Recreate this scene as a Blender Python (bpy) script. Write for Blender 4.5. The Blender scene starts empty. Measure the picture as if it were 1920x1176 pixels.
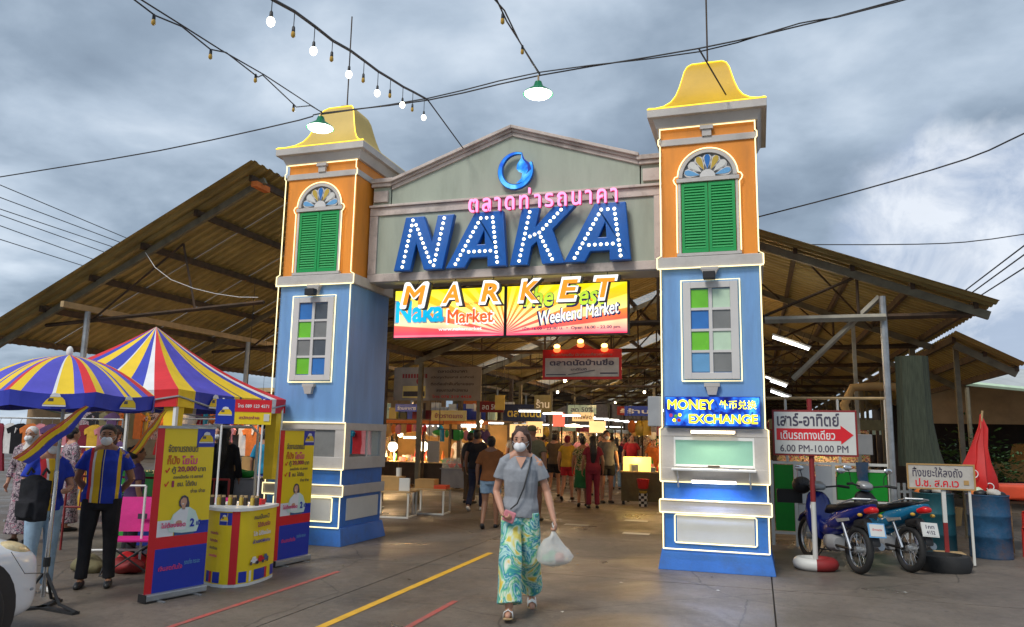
import bpy, bmesh, math, random
from mathutils import Vector, Matrix, noise
from mathutils.geometry import tessellate_polygon
random.seed(7)
R = math.radians; PI = math.pi
S = bpy.context.scene
COL = S.collection
# ---------------------------------------------------------------- camera
cam = bpy.data.cameras.new('camera'); camo = bpy.data.objects.new('camera', cam); COL.objects.link(camo)
cam.lens = 27; cam.sensor_width = 36; cam.clip_end = 2000; cam.clip_start = .05
_p, _r, _y = R(8.97), R(1.08), R(17.74)
_f = Vector((-math.sin(_y)*math.cos(_p), math.cos(_y)*math.cos(_p), math.sin(_p)))
_ri = Vector((math.cos(_y), math.sin(_y), 0)); _u = _ri.cross(_f)
_r2 = math.cos(_r)*_ri + math.sin(_r)*_u; _u2 = -math.sin(_r)*_ri + math.cos(_r)*_u
camo.matrix_world = Matrix(((_r2.x, _u2.x, -_f.x, 0), (_r2.y, _u2.y, -_f.y, 0), (_r2.z, _u2.z, -_f.z, 1.6), (0, 0, 0, 1)))
S.camera = camo
# ---------------------------------------------------------------- world: overcast evening sky
SUN_EL, SUN_AZ = R(48), R(200)          # azimuth clockwise from +Y: from behind the camera
W = bpy.data.worlds.new('World'); S.world = W; W.use_nodes = True
nt = W.node_tree; N = nt.nodes; L = nt.links; N.clear()
def nd(t, **k):
    n = N.new(t)
    for a, b in k.items(): setattr(n, a, b)
    return n
out = nd('ShaderNodeOutputWorld'); bg = nd('ShaderNodeBackground'); bg.inputs[1].default_value = .1
sky = nd('ShaderNodeTexSky', sky_type='NISHITA', sun_disc=False, sun_elevation=SUN_EL, sun_rotation=SUN_AZ)
tc = nd('ShaderNodeTexCoord'); sep = nd('ShaderNodeSeparateXYZ'); L.new(tc.outputs['Generated'], sep.inputs[0])
def mth(op, a, b=None, c=None, cl=False):
    n = nd('ShaderNodeMath', operation=op, use_clamp=cl)
    for i, v in enumerate((a, b, c)):
        if v is None: continue
        if isinstance(v, (int, float)): n.inputs[i].default_value = v
        else: L.new(v, n.inputs[i])
    return n.outputs[0]
zz = mth('ADD', mth('MAXIMUM', sep.outputs[2], 0), .22)
comb = nd('ShaderNodeCombineXYZ'); L.new(mth('DIVIDE', sep.outputs[0], zz), comb.inputs[0]); L.new(mth('DIVIDE', sep.outputs[1], zz), comb.inputs[1])
comb.inputs[2].default_value = 3.1
def nz(sc, det, ro, dist=0, vec=None):
    n = nd('ShaderNodeTexNoise'); n.inputs['Scale'].default_value = sc; n.inputs['Detail'].default_value = det
    n.inputs['Roughness'].default_value = ro; n.inputs['Distortion'].default_value = dist; L.new(vec or comb.outputs[0], n.inputs['Vector']); return n.outputs[0]
n1 = nz(1.15, 5, .5, .25); n2 = nz(3.6, 7, .55, .2)
v = mth('ADD', mth('MULTIPLY', n1, .7), mth('MULTIPLY', n2, .3))
cr = nd('ShaderNodeValToRGB'); L.new(v, cr.inputs[0])
e = cr.color_ramp.elements
e[0].position = .40; e[0].color = (1.55, 2.0, 2.6, 1)
e[1].position = .68; e[1].color = (5.2, 5.8, 6.5, 1)
k = e.new(.47); k.color = (2.05, 2.6, 3.3, 1)
k = e.new(.55); k.color = (3.1, 3.75, 4.55, 1)
# a bank of paler cumulus low in the sky beyond the right roof
dv = nd('ShaderNodeVectorMath', operation='DISTANCE'); L.new(tc.outputs['Generated'], dv.inputs[0])
dv.inputs[1].default_value = (.25, .95, .18)
cu = nz(7, 8, .55, .2, tc.outputs['Generated'])
m1 = mth('SUBTRACT', mth('ADD', .05, mth('MULTIPLY', cu, .30)), dv.outputs['Value'])
m1 = mth('MULTIPLY', m1, 16, cl=True)
ccol = nd('ShaderNodeValToRGB'); L.new(nz(11, 7, .6, .4, tc.outputs['Generated']), ccol.inputs[0])
ccol.color_ramp.elements[0].position = .42; ccol.color_ramp.elements[0].color = (3.0, 3.6, 4.7, 1)
ccol.color_ramp.elements[1].position = .64; ccol.color_ramp.elements[1].color = (6.0, 6.3, 6.8, 1)
mx = nd('ShaderNodeMixRGB'); L.new(mth('MULTIPLY', m1, .8), mx.inputs[0]); L.new(cr.outputs[0], mx.inputs[1]); L.new(ccol.outputs[0], mx.inputs[2])
mx2 = nd('ShaderNodeMixRGB'); mx2.inputs[0].default_value = .96; L.new(sky.outputs[0], mx2.inputs[1]); L.new(mx.outputs[0], mx2.inputs[2])
L.new(mx2.outputs[0], bg.inputs[0]); L.new(bg.outputs[0], out.inputs[0])
# ---------------------------------------------------------------- the sun behind thin cloud
sl = bpy.data.lights.new('sun', 'SUN'); sl.energy = 1.5; sl.angle = R(18); sl.color = (1, .95, .88)
so = bpy.data.objects.new('sun', sl); COL.objects.link(so)
sd = Vector((math.sin(SUN_AZ)*math.cos(SUN_EL), math.cos(SUN_AZ)*math.cos(SUN_EL), math.sin(SUN_EL)))
so.rotation_euler = sd.to_track_quat('Z', 'Y').to_euler(); so.location = sd*30
S.view_settings.view_transform = 'Standard'; S.view_settings.look = 'None'; S.view_settings.exposure = .65; S.view_settings.gamma = 1
S.view_settings.use_curve_mapping = False
S.render.engine = 'CYCLES'
S.cycles.use_denoising = True; S.cycles.max_bounces = 5; S.cycles.diffuse_bounces = 3; S.cycles.glossy_bounces = 2
S.cycles.transparent_max_bounces = 8; S.cycles.transmission_bounces = 3; S.cycles.sample_clamp_indirect = 4
# ---------------------------------------------------------------- materials
MT = {}
def mat(name, col, rough=.6, metal=0, var=.12, scale=4, bump=.15, bscale=None, emit=0, ecol=None, dirt=0, dcol=(.06, .045, .03), dscale=1.5, spec=None, stretch=None, alpha=1, trans=0):
    m = bpy.data.materials.new(name); m.use_nodes = True; t = m.node_tree; n = t.nodes; l = t.links; b = n['Principled BSDF']
    c = n.new('ShaderNodeTexCoord'); vec = c.outputs['Object']
    if stretch:
        mp = n.new('ShaderNodeMapping'); mp.inputs['Scale'].default_value = stretch; l.new(vec, mp.inputs[0]); vec = mp.outputs[0]
    tn = n.new('ShaderNodeTexNoise'); tn.inputs['Scale'].default_value = scale; tn.inputs['Detail'].default_value = 6; tn.inputs['Roughness'].default_value = .6; l.new(vec, tn.inputs['Vector'])
    mr = n.new('ShaderNodeMapRange'); l.new(tn.outputs[0], mr.inputs[0]); mr.inputs[1].default_value = .3; mr.inputs[2].default_value = .7
    mc = n.new('ShaderNodeMixRGB'); l.new(mr.outputs[0], mc.inputs[0])
    mc.inputs[1].default_value = tuple(x*(1-var) for x in col)+(1,); mc.inputs[2].default_value = tuple(min(1, x*(1+var)) for x in col)+(1,)
    o = mc.outputs[0]
    if dirt:
        t2 = n.new('ShaderNodeTexNoise'); t2.inputs['Scale'].default_value = dscale; t2.inputs['Detail'].default_value = 9; t2.inputs['Roughness'].default_value = .7; l.new(vec, t2.inputs['Vector'])
        m2 = n.new('ShaderNodeMapRange'); l.new(t2.outputs[0], m2.inputs[0]); m2.inputs[1].default_value = .48; m2.inputs[2].default_value = .72; m2.inputs[4].default_value = dirt
        x = n.new('ShaderNodeMixRGB'); l.new(m2.outputs[0], x.inputs[0]); l.new(o, x.inputs[1]); x.inputs[2].default_value = dcol+(1,); o = x.outputs[0]
    l.new(o, b.inputs['Base Color']); b.inputs['Roughness'].default_value = rough; b.inputs['Metallic'].default_value = metal
    if spec is not None: b.inputs['Specular IOR Level'].default_value = spec
    if trans: b.inputs['Transmission Weight'].default_value = trans
    if alpha < 1: b.inputs['Alpha'].default_value = alpha
    if bump:
        bn = n.new('ShaderNodeTexNoise'); bn.inputs['Scale'].default_value = bscale or scale*8; bn.inputs['Detail'].default_value = 4; l.new(vec, bn.inputs['Vector'])
        bp = n.new('ShaderNodeBump'); bp.inputs['Strength'].default_value = bump; bp.inputs['Distance'].default_value = .01; l.new(bn.outputs[0], bp.inputs['Height']); l.new(bp.outputs[0], b.inputs['Normal'])
    if emit: b.inputs['Emission Color'].default_value = (ecol or col)+(1,); b.inputs['Emission Strength'].default_value = emit
    MT[name] = m; return m
mat('blue_paint', (.155, .325, .62), .55, var=.12, scale=1.6, bump=.15, bscale=40, dirt=.45, dcol=(.12, .21, .36), dscale=2.2, stretch=(2.2, 2.2, .35))
mat('deep_blue_paint', (.035, .165, .53), .5, var=.16, scale=1.5, bump=.15, bscale=40, dirt=.55, dcol=(.05, .10, .20), dscale=4)
mat('orange_paint', (.76, .26, .02), .55, var=.12, scale=1.5, bump=.15, bscale=40, dirt=.45, dcol=(.46, .17, .03), dscale=2.2, stretch=(2.2, 2.2, .35))
mat('yellow_paint', (.68, .40, .008), .5, var=.12, scale=2, bump=.12, bscale=50, dirt=.25, dcol=(.38, .24, .02))
mat('pale_yellow_paint', (.64, .44, .09), .5, var=.1, scale=2, bump=.12, bscale=50, dirt=.2, dcol=(.4, .3, .1))
mat('stone_white', (.50, .47, .44), .6, var=.12, scale=2, bump=.2, bscale=50, dirt=.3, dcol=(.25, .21, .18), dscale=3)
mat('panel_white', (.62, .62, .58), .5, var=.06, scale=2, bump=.05, dirt=.12, dcol=(.4, .38, .34))
mat('frame_white', (.62, .60, .58), .5, var=.08, scale=3, bump=.05, dirt=.2, dcol=(.3, .27, .25))
mat('pink_stone', (.56, .48, .43), .7, var=.16, scale=2.5, bump=.25, bscale=40, dirt=.75, dcol=(.13, .10, .085), dscale=2.2)
mat('sage', (.36, .40, .325), .7, var=.08, scale=1.6, bump=.12, bscale=40, dirt=.45, dcol=(.22, .24, .19), dscale=1.8, stretch=(1.6, 1.6, .4))
mat('green_shutter', (.0, .32, .07), .5, var=.12, scale=3, bump=.1, dirt=.2, dcol=(.01, .13, .04))
mat('led', (.9, .8, .45), .4, emit=.95, ecol=(1, .82, .42), bump=0)
mat('led_yellow', (.9, .7, .1), .4, emit=.9, ecol=(1, .66, .02), bump=0)
mat('letter_blue', (.0, .10, .43), .35, var=.15, scale=3, bump=.1, dirt=.25, dcol=(.0, .03, .12))
mat('letter_rim', (.0, .16, .62), .35, var=.1, bump=.05)
mat('bulb_lit', (1, .9, .7), .3, emit=3.2, ecol=(1, .86, .62), bump=0)
mat('sign_bulb', (1, .95, .8), .3, emit=1.9, ecol=(1, .86, .52), bump=0)
mat('bulb_amber', (.55, .32, .04), .25, var=.1, bump=0)
mat('tube_lit', (1, 1, 1), .3, emit=4, ecol=(.95, .97, 1), bump=0)
mat('tube_warm', (1, .9, .7), .3, emit=3.5, ecol=(1, .82, .5), bump=0)
mat('lamp_face', (1, 1, 1), .3, emit=3.2, ecol=(1, 1, .93), bump=0)
mat('red_lit', (1, .1, .03), .3, emit=1.6, ecol=(1, .16, .04), bump=0)
mat('orange_lit', (1, .4, .1), .3, emit=5, ecol=(1, .5, .12), bump=0)
mat('enamel_green', (.0, .17, .06), .3, var=.1)
mat('black', (.012, .012, .013), .5, var=.3, bump=.1)
mat('rubber', (.018, .018, .018), .75, var=.3, bump=.3, bscale=40)
mat('cable', (.025, .022, .022), .6, var=.3)
mat('black_cloth', (.012, .012, .016), .9, var=.4, scale=8, bump=.4, bscale=90)
mat('galv', (.40, .42, .43), .45, .7, var=.25, scale=5, bump=.1, dirt=.3, dcol=(.15, .10, .06))
mat('chrome', (.7, .7, .7), .2, .95, var=.1, bump=0)
mat('rust_steel', (.075, .05, .032), .7, .3, var=.4, scale=6, bump=.2, dirt=.4, dcol=(.12, .05, .02))
mat('olive_steel', (.17, .15, .10), .6, .3, var=.3, scale=5, bump=.2)
mat('pale_steel', (.34, .32, .26), .6, .2, var=.25, scale=5, bump=.2, dirt=.3)
mat('roof_under', (.32, .245, .085), .55, .1, var=.35, scale=1.1, bump=.12, bscale=30, dirt=.6, dcol=(.12, .085, .03), dscale=.9)
mat('roof_pale', (.5, .52, .5), .5, .2, var=.2, scale=2)
mat('concrete', (.145, .118, .093), .42, var=.22, scale=1.1, bump=.5, bscale=120, dirt=.6, dcol=(.085, .07, .055), dscale=.9, spec=.55)
def ground_detail(m):
    t = m.node_tree; n = t.nodes; l = t.links; b = n['Principled BSDF']; c = n.new('ShaderNodeTexCoord'); v = c.outputs['Object']
    def tex(sc, det, ro=.6, dist=0):
        q = n.new('ShaderNodeTexNoise'); q.inputs['Scale'].default_value = sc; q.inputs['Detail'].default_value = det; q.inputs['Roughness'].default_value = ro; q.inputs['Distortion'].default_value = dist; l.new(v, q.inputs['Vector']); return q.outputs[0]
    def rng(a, lo, hi, o0=0, o1=1):
        q = n.new('ShaderNodeMapRange'); l.new(a, q.inputs[0])
        for k, x in zip((1, 2, 3, 4), (lo, hi, o0, o1)): q.inputs[k].default_value = x
        return q.outputs[0]
    def mix(f, a, col, mode='MIX'):
        q = n.new('ShaderNodeMixRGB'); q.blend_type = mode; l.new(f, q.inputs[0]); l.new(a, q.inputs[1]); q.inputs[2].default_value = col+(1,); return q.outputs[0]
    src = b.inputs['Base Color'].links[0].from_socket
    src = mix(rng(tex(.45, 5, .6, .6), .5, .68, 0, .75), src, (.060, .052, .044))        # damp patches
    src = mix(rng(tex(1.9, 8, .72, 1.2), .56, .70, 0, .6), src, (.20, .17, .135))         # dried pale patches
    src = mix(rng(tex(7, 4, .6), .64, .70, 0, .75), src, (.035, .030, .026))              # oil spots and gum
    src = mix(rng(tex(13, 8, .75), .50, .66, 0, .45), src, (.225, .19, .155)); src = mix(rng(tex(11, 8, .75), .52, .66, 0, .5), src, (.05, .042, .034))   # mottling
    src = mix(rng(tex(95, 2, .5), .56, .72, 0, .55), src, (.25, .215, .175)); src = mix(rng(tex(70, 2, .5), .58, .75, 0, .6), src, (.03, .025, .02))   # aggregate
    vo = n.new('ShaderNodeTexVoronoi'); vo.feature = 'DISTANCE_TO_EDGE'; vo.inputs['Scale'].default_value = .42
    w = n.new('ShaderNodeMixRGB'); w.inputs[0].default_value = .16; l.new(v, w.inputs[1]); q = n.new('ShaderNodeTexNoise'); q.inputs['Scale'].default_value = 1.7; q.inputs['Detail'].default_value = 6; l.new(v, q.inputs['Vector']); l.new(q.outputs[1], w.inputs[2]); l.new(w.outputs[0], vo.inputs['Vector'])
    src = mix(rng(vo.outputs[0], .0, .004, .8, 0), src, (.03, .025, .02))
    l.new(src, b.inputs['Base Color']); l.new(rng(tex(.6, 5, .6, .6), .42, .66, .62, .24), b.inputs['Roughness'])
ground_detail(MT['concrete'])
mat('joint', (.04, .033, .028), .8, var=.3)
mat('yellow_line', (.72, .40, .03), .6, var=.15, scale=6, bump=.2, bscale=90, dirt=.5, dcol=(.35, .2, .06), dscale=9)
mat('red_line', (.42, .085, .07), .6, var=.2, scale=6, bump=.2, bscale=90, dirt=.95, dcol=(.19, .14, .115), dscale=7)
mat('white', (.78, .78, .76), .5, var=.05, bump=.05)
mat('white_plastic', (.75, .75, .73), .35, var=.04, bump=.02)
mat('grey', (.30, .31, .32), .6, var=.12)
mat('silver_cloth', (.36, .38, .42), .5, .2, var=.2, scale=6, bump=.4, bscale=14)
mat('red', (.55, .015, .012), .5, var=.12, bump=.05)
mat('dark_red', (.23, .015, .015), .6, var=.2)
mat('magenta', (.62, .012, .22), .6, var=.12, scale=6, bump=.3, bscale=60)
mat('tent_blue', (.035, .05, .42), .55, var=.15, scale=3, bump=.7, bscale=7)
mat('tent_violet', (.085, .075, .50), .55, var=.18, scale=3, bump=.7, bscale=7)
mat('tent_yellow', (.83, .56, .015), .55, var=.1, scale=3, bump=.7, bscale=7)
mat('tent_red', (.62, .015, .02), .55, var=.12, scale=3, bump=.7, bscale=7)
mat('tent_white', (.75, .74, .74), .55, var=.08, scale=3, bump=.7, bscale=7)
mat('print_yellow', (.86, .62, .01), .35, var=.04, bump=.06, bscale=8)
mat('print_blue', (.01, .035, .40), .35, var=.05, bump=.06, bscale=8)
mat('print_red', (.68, .012, .02), .35, var=.04, bump=.06, bscale=8)
mat('print_white', (.8, .8, .8), .4, var=.04, bump=0)
mat('print_dark', (.07, .06, .09), .4, var=.1, bump=0)
mat('print_maroon', (.33, .02, .10), .4, var=.1, bump=0)
mat('print_pink', (.72, .06, .2), .4, var=.1, bump=0)
mat('print_skin', (.60, .33, .22), .5, var=.1, bump=0)
mat('print_mint', (.62, .78, .70), .5, var=.08, bump=0)
mat('print_jean', (.05, .11, .25), .5, var=.3, scale=9, bump=0)
mat('crate_green', (.03, .30, .04), .45, var=.15, bump=.1)
mat('crate_blue', (.02, .06, .42), .45, var=.15, bump=.1)
mat('car_white', (.78, .79, .80), .18, var=.02, bump=0, spec=.7)
mat('headlight', (.62, .48, .26), .12, var=.3, scale=9, bump=.1, spec=.8)
mat('dark_glass', (.02, .025, .03), .08, var=.2, bump=0, spec=.8)
mat('glass', (.8, .9, .87), .04, var=.02, bump=0, alpha=.28)
mat('green_glass', (.22, .42, .33), .08, var=.15, scale=2, bump=0, emit=.22, ecol=(.35, .62, .48), alpha=.7)
mat('pane_green', (.16, .55, .02), .15, var=.1, bump=0, spec=.7)
mat('pane_blue', (.03, .17, .50), .15, var=.1, bump=0, spec=.7)
mat('pane_sky', (.14, .36, .62), .15, var=.1, bump=0, spec=.7)
mat('pane_mint', (.52, .68, .50), .15, var=.1, bump=0, spec=.7)
mat('pane_grey', (.20, .20, .19), .15, var=.15, bump=0, spec=.7)
mat('pane_dark', (.075, .085, .10), .12, var=.2, bump=0, spec=.7)
mat('pane_yellow', (.55, .38, .06), .2, var=.1, bump=0)
mat('wall_green', (.0, .25, .015), .5, var=.1, bump=.08, dirt=.2, dcol=(.02, .09, .02))
mat('wall_white', (.50, .52, .53), .5, var=.08, bump=.1, dirt=.35, dcol=(.25, .24, .22))
mat('drum_blue', (.012, .07, .15), .65, .1, var=.45, scale=5, bump=.4, dirt=1, dcol=(.10, .05, .028), dscale=2.5)
mat('drum_teal', (.008, .08, .10), .5, .2, var=.35, scale=5, bump=.2, dirt=.8, dcol=(.05, .035, .025), dscale=2.5)
mat('net', (.045, .055, .035), .9, var=.35, scale=9, bump=.6, bscale=30, stretch=(6, 6, .5))
mat('bike_blue', (.005, .014, .16), .2, var=.1, bump=0, spec=.7)
mat('bike_cyan', (.01, .17, .33), .2, var=.1, bump=0, spec=.7)
mat('bike_grey', (.32, .33, .33), .3, .3, var=.1, bump=0)
mat('seat_black', (.015, .014, .014), .55, var=.2, bump=.2)
mat('tail_red', (.5, .01, .01), .15, var=.1, bump=0, emit=.08)
mat('wood', (.20, .115, .05), .6, var=.3, scale=5, bump=.3, stretch=(1, 1, 8), dirt=.3)
mat('pale_wood', (.45, .31, .15), .6, var=.2, scale=5, bump=.2)
mat('carton', (.42, .25, .09), .8, var=.12, bump=.2)
mat('banner_cloth', (.26, .22, .18), .8, var=.15, bump=.2)
mat('old_board', (.48, .45, .40), .7, var=.12, bump=.2, dirt=.4)
mat('tarp_orange', (.62, .07, .02), .5, var=.15, bump=.3, bscale=8)
mat('beige_wall', (.42, .28, .15), .8, var=.15, scale=2, dirt=.3)
mat('stainless', (.35, .36, .36), .3, .8, var=.15)
mat('dark_wood', (.035, .022, .015), .6, var=.4, bump=.2)
mat('yellow_box', (.8, .62, .12), .5, emit=1.1, ecol=(1, .72, .16), bump=0)
mat('plastic_bag', (.75, .77, .75), .3, var=.1, scale=9, bump=.6, bscale=25, alpha=.5)
mat('skin', (.50, .255, .165), .5, var=.1, scale=14, bump=.1, bscale=90)
mat('skin_tan', (.33, .155, .085), .5, var=.1, scale=14, bump=.1, bscale=90)
mat('hair_black', (.012, .010, .010), .45, var=.4, scale=20, bump=.8, bscale=60, stretch=(4, 4, .5))
mat('hair_brown', (.055, .022, .012), .45, var=.5, scale=20, bump=.8, bscale=60, stretch=(4, 4, .5))
mat('mask_white', (.78, .79, .80), .8, var=.03, bump=.15)
mat('eye_dark', (.02, .012, .01), .15, bump=0); mat('eye_white', (.7, .68, .65), .2, bump=0)
mat('lip', (.36, .10, .08), .5)
def cloth(n, c, var=.15): return mat(n, c, .85, var=var, scale=10, bump=.6, bscale=16)
cloth('tee_grey', (.27, .285, .31), .14); cloth('polo_blue', (.012, .04, .42)); cloth('jean_blue', (.17, .27, .40), .3); cloth('jean_pale', (.30, .43, .56), .2)
cloth('rust_top', (.30, .10, .025)); cloth('khaki', (.16, .14, .07)); cloth('grey_polo', (.10, .10, .11)); cloth('navy', (.015, .02, .05)); cloth('yellow_top', (.60, .36, .03))
cloth('red_cloth', (.50, .02, .03)); cloth('maroon', (.20, .012, .03)); cloth('green_skirt', (.01, .12, .04)); cloth('brown_tee', (.11, .075, .045)); cloth('teal', (.01, .22, .38)); cloth('pink_cloth', (.60, .22, .25)); cloth('white_cloth', (.62, .60, .58)); cloth('grey_cloth', (.22, .21, .22)); cloth('orange_cloth', (.60, .16, .03)); cloth('violet_cloth', (.10, .05, .14))
def ramp_mat(name, kind, scale, stops, rough=.6, dist=1.5, emit=0, detail=3):
    m = bpy.data.materials.new(name); m.use_nodes = True; t = m.node_tree; n = t.nodes; l = t.links; b = n['Principled BSDF']
    c = n.new('ShaderNodeTexCoord'); tx = n.new('ShaderNodeTexNoise'); tx.inputs['Scale'].default_value = scale; tx.inputs['Detail'].default_value = detail; tx.inputs['Distortion'].default_value = dist
    l.new(c.outputs['Object'], tx.inputs['Vector']); r = n.new('ShaderNodeValToRGB'); l.new(tx.outputs[0], r.inputs[0])
    el = r.color_ramp.elements
    while len(el) > 1: el.remove(el[-1])
    el[0].position = stops[0][0]; el[0].color = stops[0][1]+(1,)
    for p, q in stops[1:]: x = el.new(p); x.color = q+(1,)
    if kind == 'C': r.color_ramp.interpolation = 'CONSTANT'
    l.new(r.outputs[0], b.inputs['Base Color']); b.inputs['Roughness'].default_value = rough
    if emit: l.new(r.outputs[0], b.inputs['Emission Color']); b.inputs['Emission Strength'].default_value = emit
    MT[name] = m
ramp_mat('tie_dye', 'L', 3.6, [(.30, (.72, .50, .05)), (.37, (.70, .62, .15)), (.41, (.65, .78, .66)), (.45, (.20, .55, .25)), (.48, (.02, .28, .36)), (.52, (.45, .70, .62)), (.56, (.02, .20, .38)), (.60, (.10, .50, .30)), (.66, (.75, .80, .70)), (.74, (.75, .50, .05))], .8, 2.2)
ramp_mat('floral', 'C', 16, [(0, (.05, .04, .05)), (.42, (.25, .18, .22)), (.5, (.5, .42, .42)), (.56, (.08, .06, .1)), (.62, (.4, .15, .2))], .8)
ramp_mat('floral_green', 'C', 16, [(0, (.02, .07, .03)), (.44, (.3, .25, .05)), (.5, (.5, .42, .30)), (.56, (.02, .10, .05)), (.62, (.3, .05, .05))], .8)
ramp_mat('clutter', 'C', 9, [(0, (.05, .035, .02)), (.38, (.30, .22, .12)), (.45, (.5, .42, .3)), (.5, (.30, .05, .03)), (.54, (.08, .10, .14)), (.6, (.5, .4, .12)), (.66, (.06, .12, .05))], .7, detail=1)
def poly_mat(name, base): pass
# sunburst print on the two light boxes: rays from a corner over a vertical blend, lit from behind
def ray_mat(name, ox, oz):
    m = bpy.data.materials.new(name); m.use_nodes = True; t = m.node_tree; n = t.nodes; l = t.links; b = n['Principled BSDF']
    c = n.new('ShaderNodeTexCoord'); s = n.new('ShaderNodeSeparateXYZ'); l.new(c.outputs['Object'], s.inputs[0])
    def mm(op, a, b_=None, cl=False):
        q = n.new('ShaderNodeMath'); q.operation = op; q.use_clamp = cl
        for i, v in enumerate((a, b_)):
            if v is None: continue
            if isinstance(v, (int, float)): q.inputs[i].default_value = v
            else: l.new(v, q.inputs[i])
        return q.outputs[0]
    ang = mm('ARCTAN2', mm('SUBTRACT', s.outputs[2], oz), mm('SUBTRACT', s.outputs[0], ox))
    st = mm('MULTIPLY', mm('ADD', mm('SINE', mm('MULTIPLY', ang, 34)), .3), 3, True)
    hz = mm('MULTIPLY', mm('SUBTRACT', s.outputs[2], -.36), 1.39, True)
    r1 = n.new('ShaderNodeValToRGB'); l.new(hz, r1.inputs[0]); r1.color_ramp.elements[0].color = (.85, .03, .10, 1); r1.color_ramp.elements[1].color = (.95, .72, .0, 1)
    x = r1.color_ramp.elements.new(.3); x.color = (.9, .12, .05, 1); x = r1.color_ramp.elements.new(.6); x.color = (.95, .33, .02, 1)
    r2 = n.new('ShaderNodeValToRGB'); l.new(hz, r2.inputs[0]); r2.color_ramp.elements[0].color = (.9, .12, .2, 1); r2.color_ramp.elements[1].color = (.95, .85, .03, 1)
    x = r2.color_ramp.elements.new(.3); x.color = (.95, .72, .35, 1); x = r2.color_ramp.elements.new(.65); x.color = (.98, .80, .12, 1)
    mx = n.new('ShaderNodeMixRGB'); l.new(st, mx.inputs[0]); l.new(r1.outputs[0], mx.inputs[1]); l.new(r2.outputs[0], mx.inputs[2])
    l.new(mx.outputs[0], b.inputs['Base Color']); l.new(mx.outputs[0], b.inputs['Emission Color']); b.inputs['Emission Strength'].default_value = .75; MT[name] = m
ray_mat('rays_a', .95, -.34); ray_mat('rays_b', -.95, -.34)
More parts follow.
